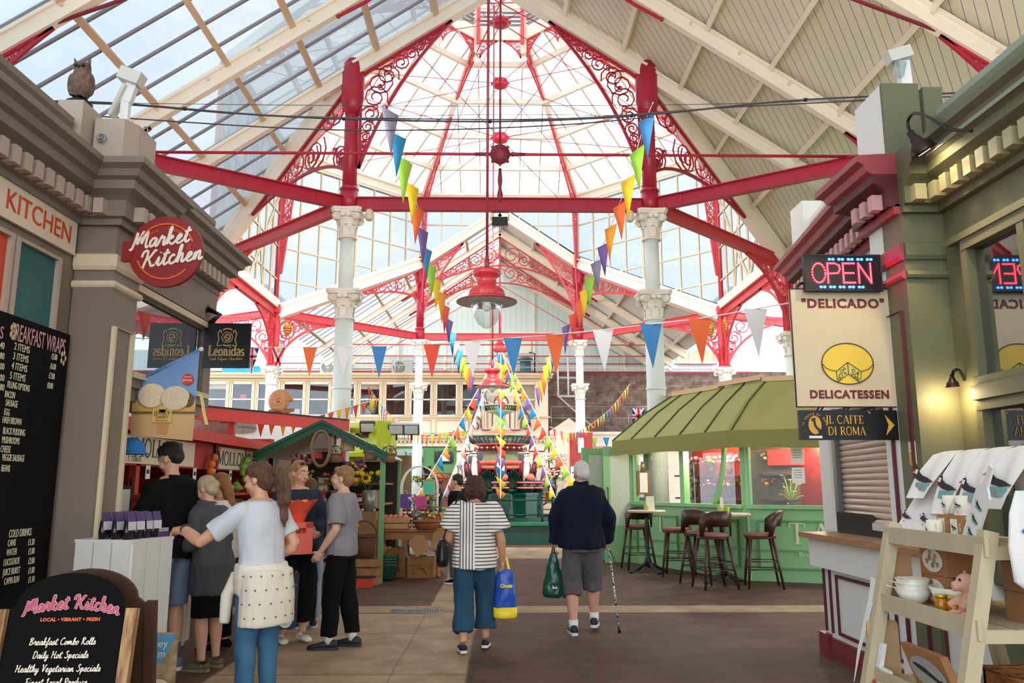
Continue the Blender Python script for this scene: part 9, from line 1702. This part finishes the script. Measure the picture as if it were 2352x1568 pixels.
# far people
p = Person('woman in black standing at the flower stall with a hand to her chin',P_(897,19.6),19.6,PI,1.66,vx=.014,arms={'l': [(-.25,.02,1.1),(.05,.22,1.1)],'r': [(.22,.1,1.12),(.03,.17,1.4)]}); p.wear('black_top',M_blk,(.84,1.42,.03),(.45,.08,.075)); p.wear('trousers',M_blk,None,None,(.97,.11,.085,.08)); p.shoes(M_blk); p.hair(mat('hair_ash','#d3bd98'),CAP)
p = Person('dark haired man in black passing behind the striped woman, face to the left',P_(1052,13.5),13.5,1.3,1.72,vx=.012); p.wear('black_shirt',M_blk,(.84,1.45,.035),(.5,.08,.075)); p.wear('trousers',mat('trouser_grey','#5a5458'),None,None,(.97,.11,.085,.08)); p.shoes(M_blk,M_sole); p.hair(mat('hair_black','#1d1613'),[((0,-.02,.06),(.08,.094,.084)),((0,-.055,.02),(.075,.06,.075))])
# ================================================================== LAMPS, WIRES AND BUNTING
M_lr2 = mat('lamp_red','#b5303a',.35); P_l = glass('lamp_bowl_glass',(.93,.95,.95),.08,.03)
def pendant(px,py,Y,r,ztop,lb):
 c = RY(px,py,Y); o = thing('pendant_lamp',lb,'lamp',c,0,'red pendant lamps'); k = r / .45
 MB().lathe([(.12 * k,.47 * k),(.2 * k,.455 * k),(.215 * k,.41 * k),(.19 * k,.37 * k),(.145 * k,.34 * k),(.14 * k,.23 * k),(.2 * k,.2 * k),(.255 * k,.15 * k),(.27 * k,.08 * k),(.25 * k,.055 * k),(.45 * k,-.015 * k),(.45 * k,-.03 * k),(.26 * k,.03 * k)],n=40).build('shade',M_lr2,o); MB().lathe([(.445 * k,-.033 * k),(.24 * k,-.0 * k),(.2 * k,.05 * k),(0,.06 * k)],n=40).build('reflector',mat('reflector_ivory','#ddd6c8',.4),o)
 MB().lathe([(.235 * k,-.02 * k),(.24 * k,-.08 * k),(.21 * k,-.2 * k),(.13 * k,-.36 * k),(.04 * k,-.42 * k),(0,-.425 * k)],n=32).build('glass_bowl',P_l,o); MB().lathe([(.05 * k,.05 * k),(.06 * k,-.02 * k),(.07 * k,-.1 * k),(.03 * k,-.16 * k),(0,-.165 * k)],n=16).build('bulb',mat('bulb_white','#f4efe4',.3),o)
 m = MB(); m.lathe([(.03,.48 * k),(.04,.55 * k),(.025,.7 * k)],n=12); m.cyl((0,0,.6 * k),(0,0,ztop - c.z),.022,n=10); m.build('rod',mat('dark_red_iron','#7e2230'),o); m = MB(); [m.bar((.26 * k * math.cos(a),.26 * k * math.sin(a),-.02),(.26 * k * math.cos(a),.26 * k * math.sin(a),.08 * k),.03,.03,(1,0,0)) for a in (0,1.57,3.14,4.71)]; m.build('catch',M_lr2,o,kind='stuff')
pendant(1118,690,11.5,.445,13.3,'large red pendant lamp with a clear glass bowl, nearest the camera'); pendant(1131,887,20.8,.45,15,'smaller-looking red pendant lamp in front of the fountain')
def wire(pts,Y,r,lb,ties=0):
 P = spline([RY(x,y,Y) for x,y in pts],8); m = MB(); m.tube(P,r,6); o = m.build('cable',M_wire,label=lb,cat='cable',group='overhead cables')
 if ties: m = MB(); [m.cyl(p - V((.012,0,.0)),p + V((.012,0,0)),r * 2,n=8) for p in P[3::9]]; m.build('cable_tie',M_dark,o,kind='stuff')
wire([(-40,231),(250,236),(600,264),(900,276),(1200,278),(1490,263),(1850,229),(2400,206)],6.6,.0085,'thick bundled overhead cable rising to the green shop',1); wire([(-40,233),(280,240),(560,262),(900,272),(1300,272),(1700,245),(2400,212)],6.75,.006,'overhead cable running just behind the thick bundle')
wire([(-40,247),(300,272),(700,296),(1000,298),(1300,286),(1500,268)],6.7,.006,'lowest thin overhead cable from the left parapet'); wire([(-40,228),(250,236),(900,243),(1500,241),(1880,232),(2400,214)],6.9,.003,'finest overhead wire, almost level across the dome'); wire([(850,268),(1150,263),(1500,266)],10,.004,'fine wire through the middle tie boss')
BC = {'o': '#f2703a','w': '#ece9ea','b': '#3f86c0','r': '#e8503e','p': '#7a5a9c','g': '#9bd044','y': '#f5cf2a','t': '#1f86b8','a': '#f59a2e','m': '#8d86a0','k': '#f5b8b0','l': '#b8d4ee','c': '#e0ecc8'}
def bmat(k): return mat('flag_' + BC[k][1:],BC[k],.75)
def bunting(lb,pts,cols,w_,h_,n,t0=.03,t1=.97,grp='bunting',sw=.0,r=.006,facing=None):
 """cord through sighted points (x, y, distance) with n pennants"""
 P = spline([RY(*p) if not isinstance(p,V) else p for p in pts],10); L = [0]; root = P[0]; P = [p - root for p in P]
 for a,b in zip(P,P[1:]): L.append(L[-1] + (b - a).length)
 o = thing('bunting',lb,'bunting',root,0,grp); MB().tube(P,r,4).build('cord',mat('cord_white','#efeee8',.7),o)
 def at(s):
  for i in range(1,len(L)):
   if L[i] >= s: return P[i - 1].lerp(P[i],(s - L[i - 1]) / max(1e-6,L[i] - L[i - 1])),(P[i] - P[i - 1]).normalized()
  return P[-1],(P[-1] - P[-2]).normalized()
 R = random.Random(len(lb))
 for i in range(n):
  p,d = at(L[-1] * (t0 + (t1 - t0) * i / max(1,n - 1))); hd = facing or V((d.x,d.y,0)); hd = V((1,0,0)) if hd.length < .05 else hd.normalized(); a = hd * (w_ / 2) if facing is None or True else hd; sl = d * (w_ / 2) if facing is None else a + V((0,0,d.z * w_ * .4))
  tip = p - V((0,0,h_ * R.uniform(.9,1.08))) + (hd * (.6 * h_ if d.z > 0 else -.6 * h_) if abs(d.z) > .6 and facing is None else V((0,0,0))) + V((R.uniform(-1,1),R.uniform(-1,1),0)) * sw * h_; n_ = hd.cross(V((0,0,1))) * .003; mid = p.lerp(tip,.5) + V((R.uniform(-1,1),R.uniform(-1,1),0)) * sw * h_ * .4
  A,B,C1,C2 = p - sl,p + sl,mid - sl * .5,mid + sl * .5; vs = [A,B,C2,C1,tip]; m = MB(); m.add([q + n_ for q in vs] + [q - n_ for q in vs],[(0,1,2,3),(3,2,4),(8,7,6,5),(9,7,8),(0,5,6,1),(0,3,8,5),(1,6,7,2),(3,4,9,8),(2,7,9,4)],True); f = m.build('pennant',bmat(cols[i % len(cols)]),o)
 return o
# large flags across the aisle
FL = [(580,797,19.2),(640,797,18.6),(712,797,17.9),(790,796,17.2),(871,795,16.4),(992,790,15.2),(1085,783,14.3),(1178,776,13.5),(1275,768,12.9),(1385,757,12.2),(1495,744,11.6),(1607,731,11.1),(1735,709,10.6)]
o = thing('flag_line','line of large pennants, union and island flags strung right across the hall','bunting',(0,0,0)); MB().tube(spline([RY(545,797,19.5)] + [RY(*p) for p in FL] + [RY(1822,694,10.3)],4),.01,5).build('cord',mat('cord_white','#efeee8'),o)
def tri(p,w_,h_,m,nm='pennant',par=None,y=0.0,pts=None):
 P = pts or [(-w_ / 2,0),(w_ / 2,0),(w_ * .04,-h_)]; return MB().poly([p + V((x,y,z)) for x,z in P],(0,1,0),.003).build(nm,m,par or o)
for (x,y,Y),k in zip(FL,'wwowbrwbowbow'): p = RY(x,y,Y); tri(p,.32,.66,bmat(k)) if k != 'w' or x > 700 else tri(p,.34,.66,bmat('w'))
M_fb,M_fr = mat('flag_navy','#26336e',.7),mat('flag_red','#d0283c',.7); p = RY(580,797,19.2)
for P in ([(-.16,-.03),(-.04,-.03),(-.1,-.16)],[(.04,-.03),(.16,-.03),(.12,-.16)],[(-.12,-.3),(-.03,-.3),(-.03,-.5)],[(.03,-.3),(.11,-.3),(.03,-.5)]): tri(p,0,0,M_fb,'flag_field',o,-.004,P)
for P in ([(-.025,0),(.025,0),(.02,-.64),(0,-.64)],[(-.12,-.2),(.12,-.2),(.11,-.26),(-.11,-.26)]): tri(p,0,0,M_fr,'flag_cross',o,-.008,P)
p = RY(640,797,18.6)
for P in ([(-.17,-.0),(-.11,0),(.08,-.4),(.05,-.46)],[(.17,0),(.11,0),(-.07,-.4),(-.04,-.46)]): tri(p,0,0,M_fr,'flag_saltire',o,-.005,P)
tri(p,0,0,M_gold,'flag_badge',o,-.007,[(-.04,-.04),(.04,-.04),(.03,-.11),(0,-.14),(-.03,-.11)])
# two long lines running away to the fountain
bunting('long bunting line dropping from the top left of the dome toward the fountain',[(884,228,9),(902,270,9.5),(925,345,10.6),(958,470,12.4),(985,590,14.5),(1020,690,17),(1045,780,19.5),(1085,868,24)],'mtgyopbgya' 'rpt',.32,.62,19,.02,.98,'long bunting lines',.06,facing=V((.55,.83,0)))
bunting('long bunting line dropping from the top right column toward the fountain',[(1500,235,9.6),(1480,285,10.2),(1452,380,11.2),(1415,490,12.6),(1365,610,14.8),(1320,715,17.5),(1270,800,20),(1235,895,24)],'bgyoapmgyo' 'rpt',.32,.62,19,.03,.98,'long bunting lines',.06,facing=V((-.55,.83,0)))
# the tent of lines over the fountain
TOP = V((FX,FY,5.9)); NMs = ('outer left','inner left','front middle','inner right','outer right')
for nm,ang,cols in zip(NMs,(213,236,270,302,326),('togaprytoga','klckmlcwkl','tyaryrtgayrp','rypgyatgrp','yogyaptorg')):
 a = math.radians(ang); e = V((FX + 2.95 * math.cos(a),FY + 2.95 * math.sin(a),1.2)); bunting(f'bunting line from the fountain top down to the basin railing, {nm}',[TOP,TOP.lerp(e,.3),TOP.lerp(e,.65) - V((0,0,.06)),e],cols,.32,.34,15,.05,.95,'fountain bunting lines',.1,.016,V((1,.2,0)) if ang == 270 else None)
m = MB(); m.cyl(TOP + V((0,0,-.15)),TOP + V((0,0,2)),.02,n=8); boss(m,TOP,.22,.1); m.build('bunting_boss',M_red_lit,label='red boss over the fountain where the bunting lines meet',cat='boss')
SM = 'royagtprya'
for lb,pts,n,w_,h_ in (('bunting dipping from the white column down past the sash windows',[(842,880,18),(880,935,20),(930,985,23),(985,998,25),(1060,985,26)],26,.16,.34),('bunting over the red canopy beside the snail',[(590,972,15.4),(700,962,16),(800,935,16.8),(862,918,17.3)],13,.15,.28),('bunting sagging from the right slim column up to the awning',[(1262,980,30),(1310,994,29),(1345,982,27),(1400,940,24),(1447,882,21)],24,.17,.36),('short bunting row along the shop fascia left of the fountain',[(940,990,41.97),(1000,994,41.97),(1085,988,41.97)],16,.24,.5),('short bunting row along the low shops right of the fountain',[(1250,1005,41.84),(1330,1006,41.84),(1425,1003,41.84)],7,.34,.5)): bunting(lb,pts,SM,w_,h_,n,grp='small bunting strings',sw=.05,r=.01)
p = RY(1466,937,20.5); o = thing('union_flag','small union flag hanging beside the olive awning','flag',p); MB().bb((-.16,0,-.42),(.16,.006,0)).build('flag_cloth',M_fb,o)
for s in (-1,1): MB().poly([(-.16 * s,-.004,0),(-.1 * s,-.004,0),(.16 * s,-.004,-.42),(.1 * s,-.004,-.42)],(0,1,0),.002).build('flag_saltire',bmat('w'),o)
MB().bb((-.06,-.008,-.42),(.06,-.005,0)).bb((-.16,-.008,-.26),(.16,-.005,-.16)).build('flag_white',bmat('w'),o); MB().bb((-.03,-.012,-.42),(.03,-.009,0)).bb((-.16,-.012,-.235),(.16,-.009,-.185)).build('flag_cross',M_fr,o)
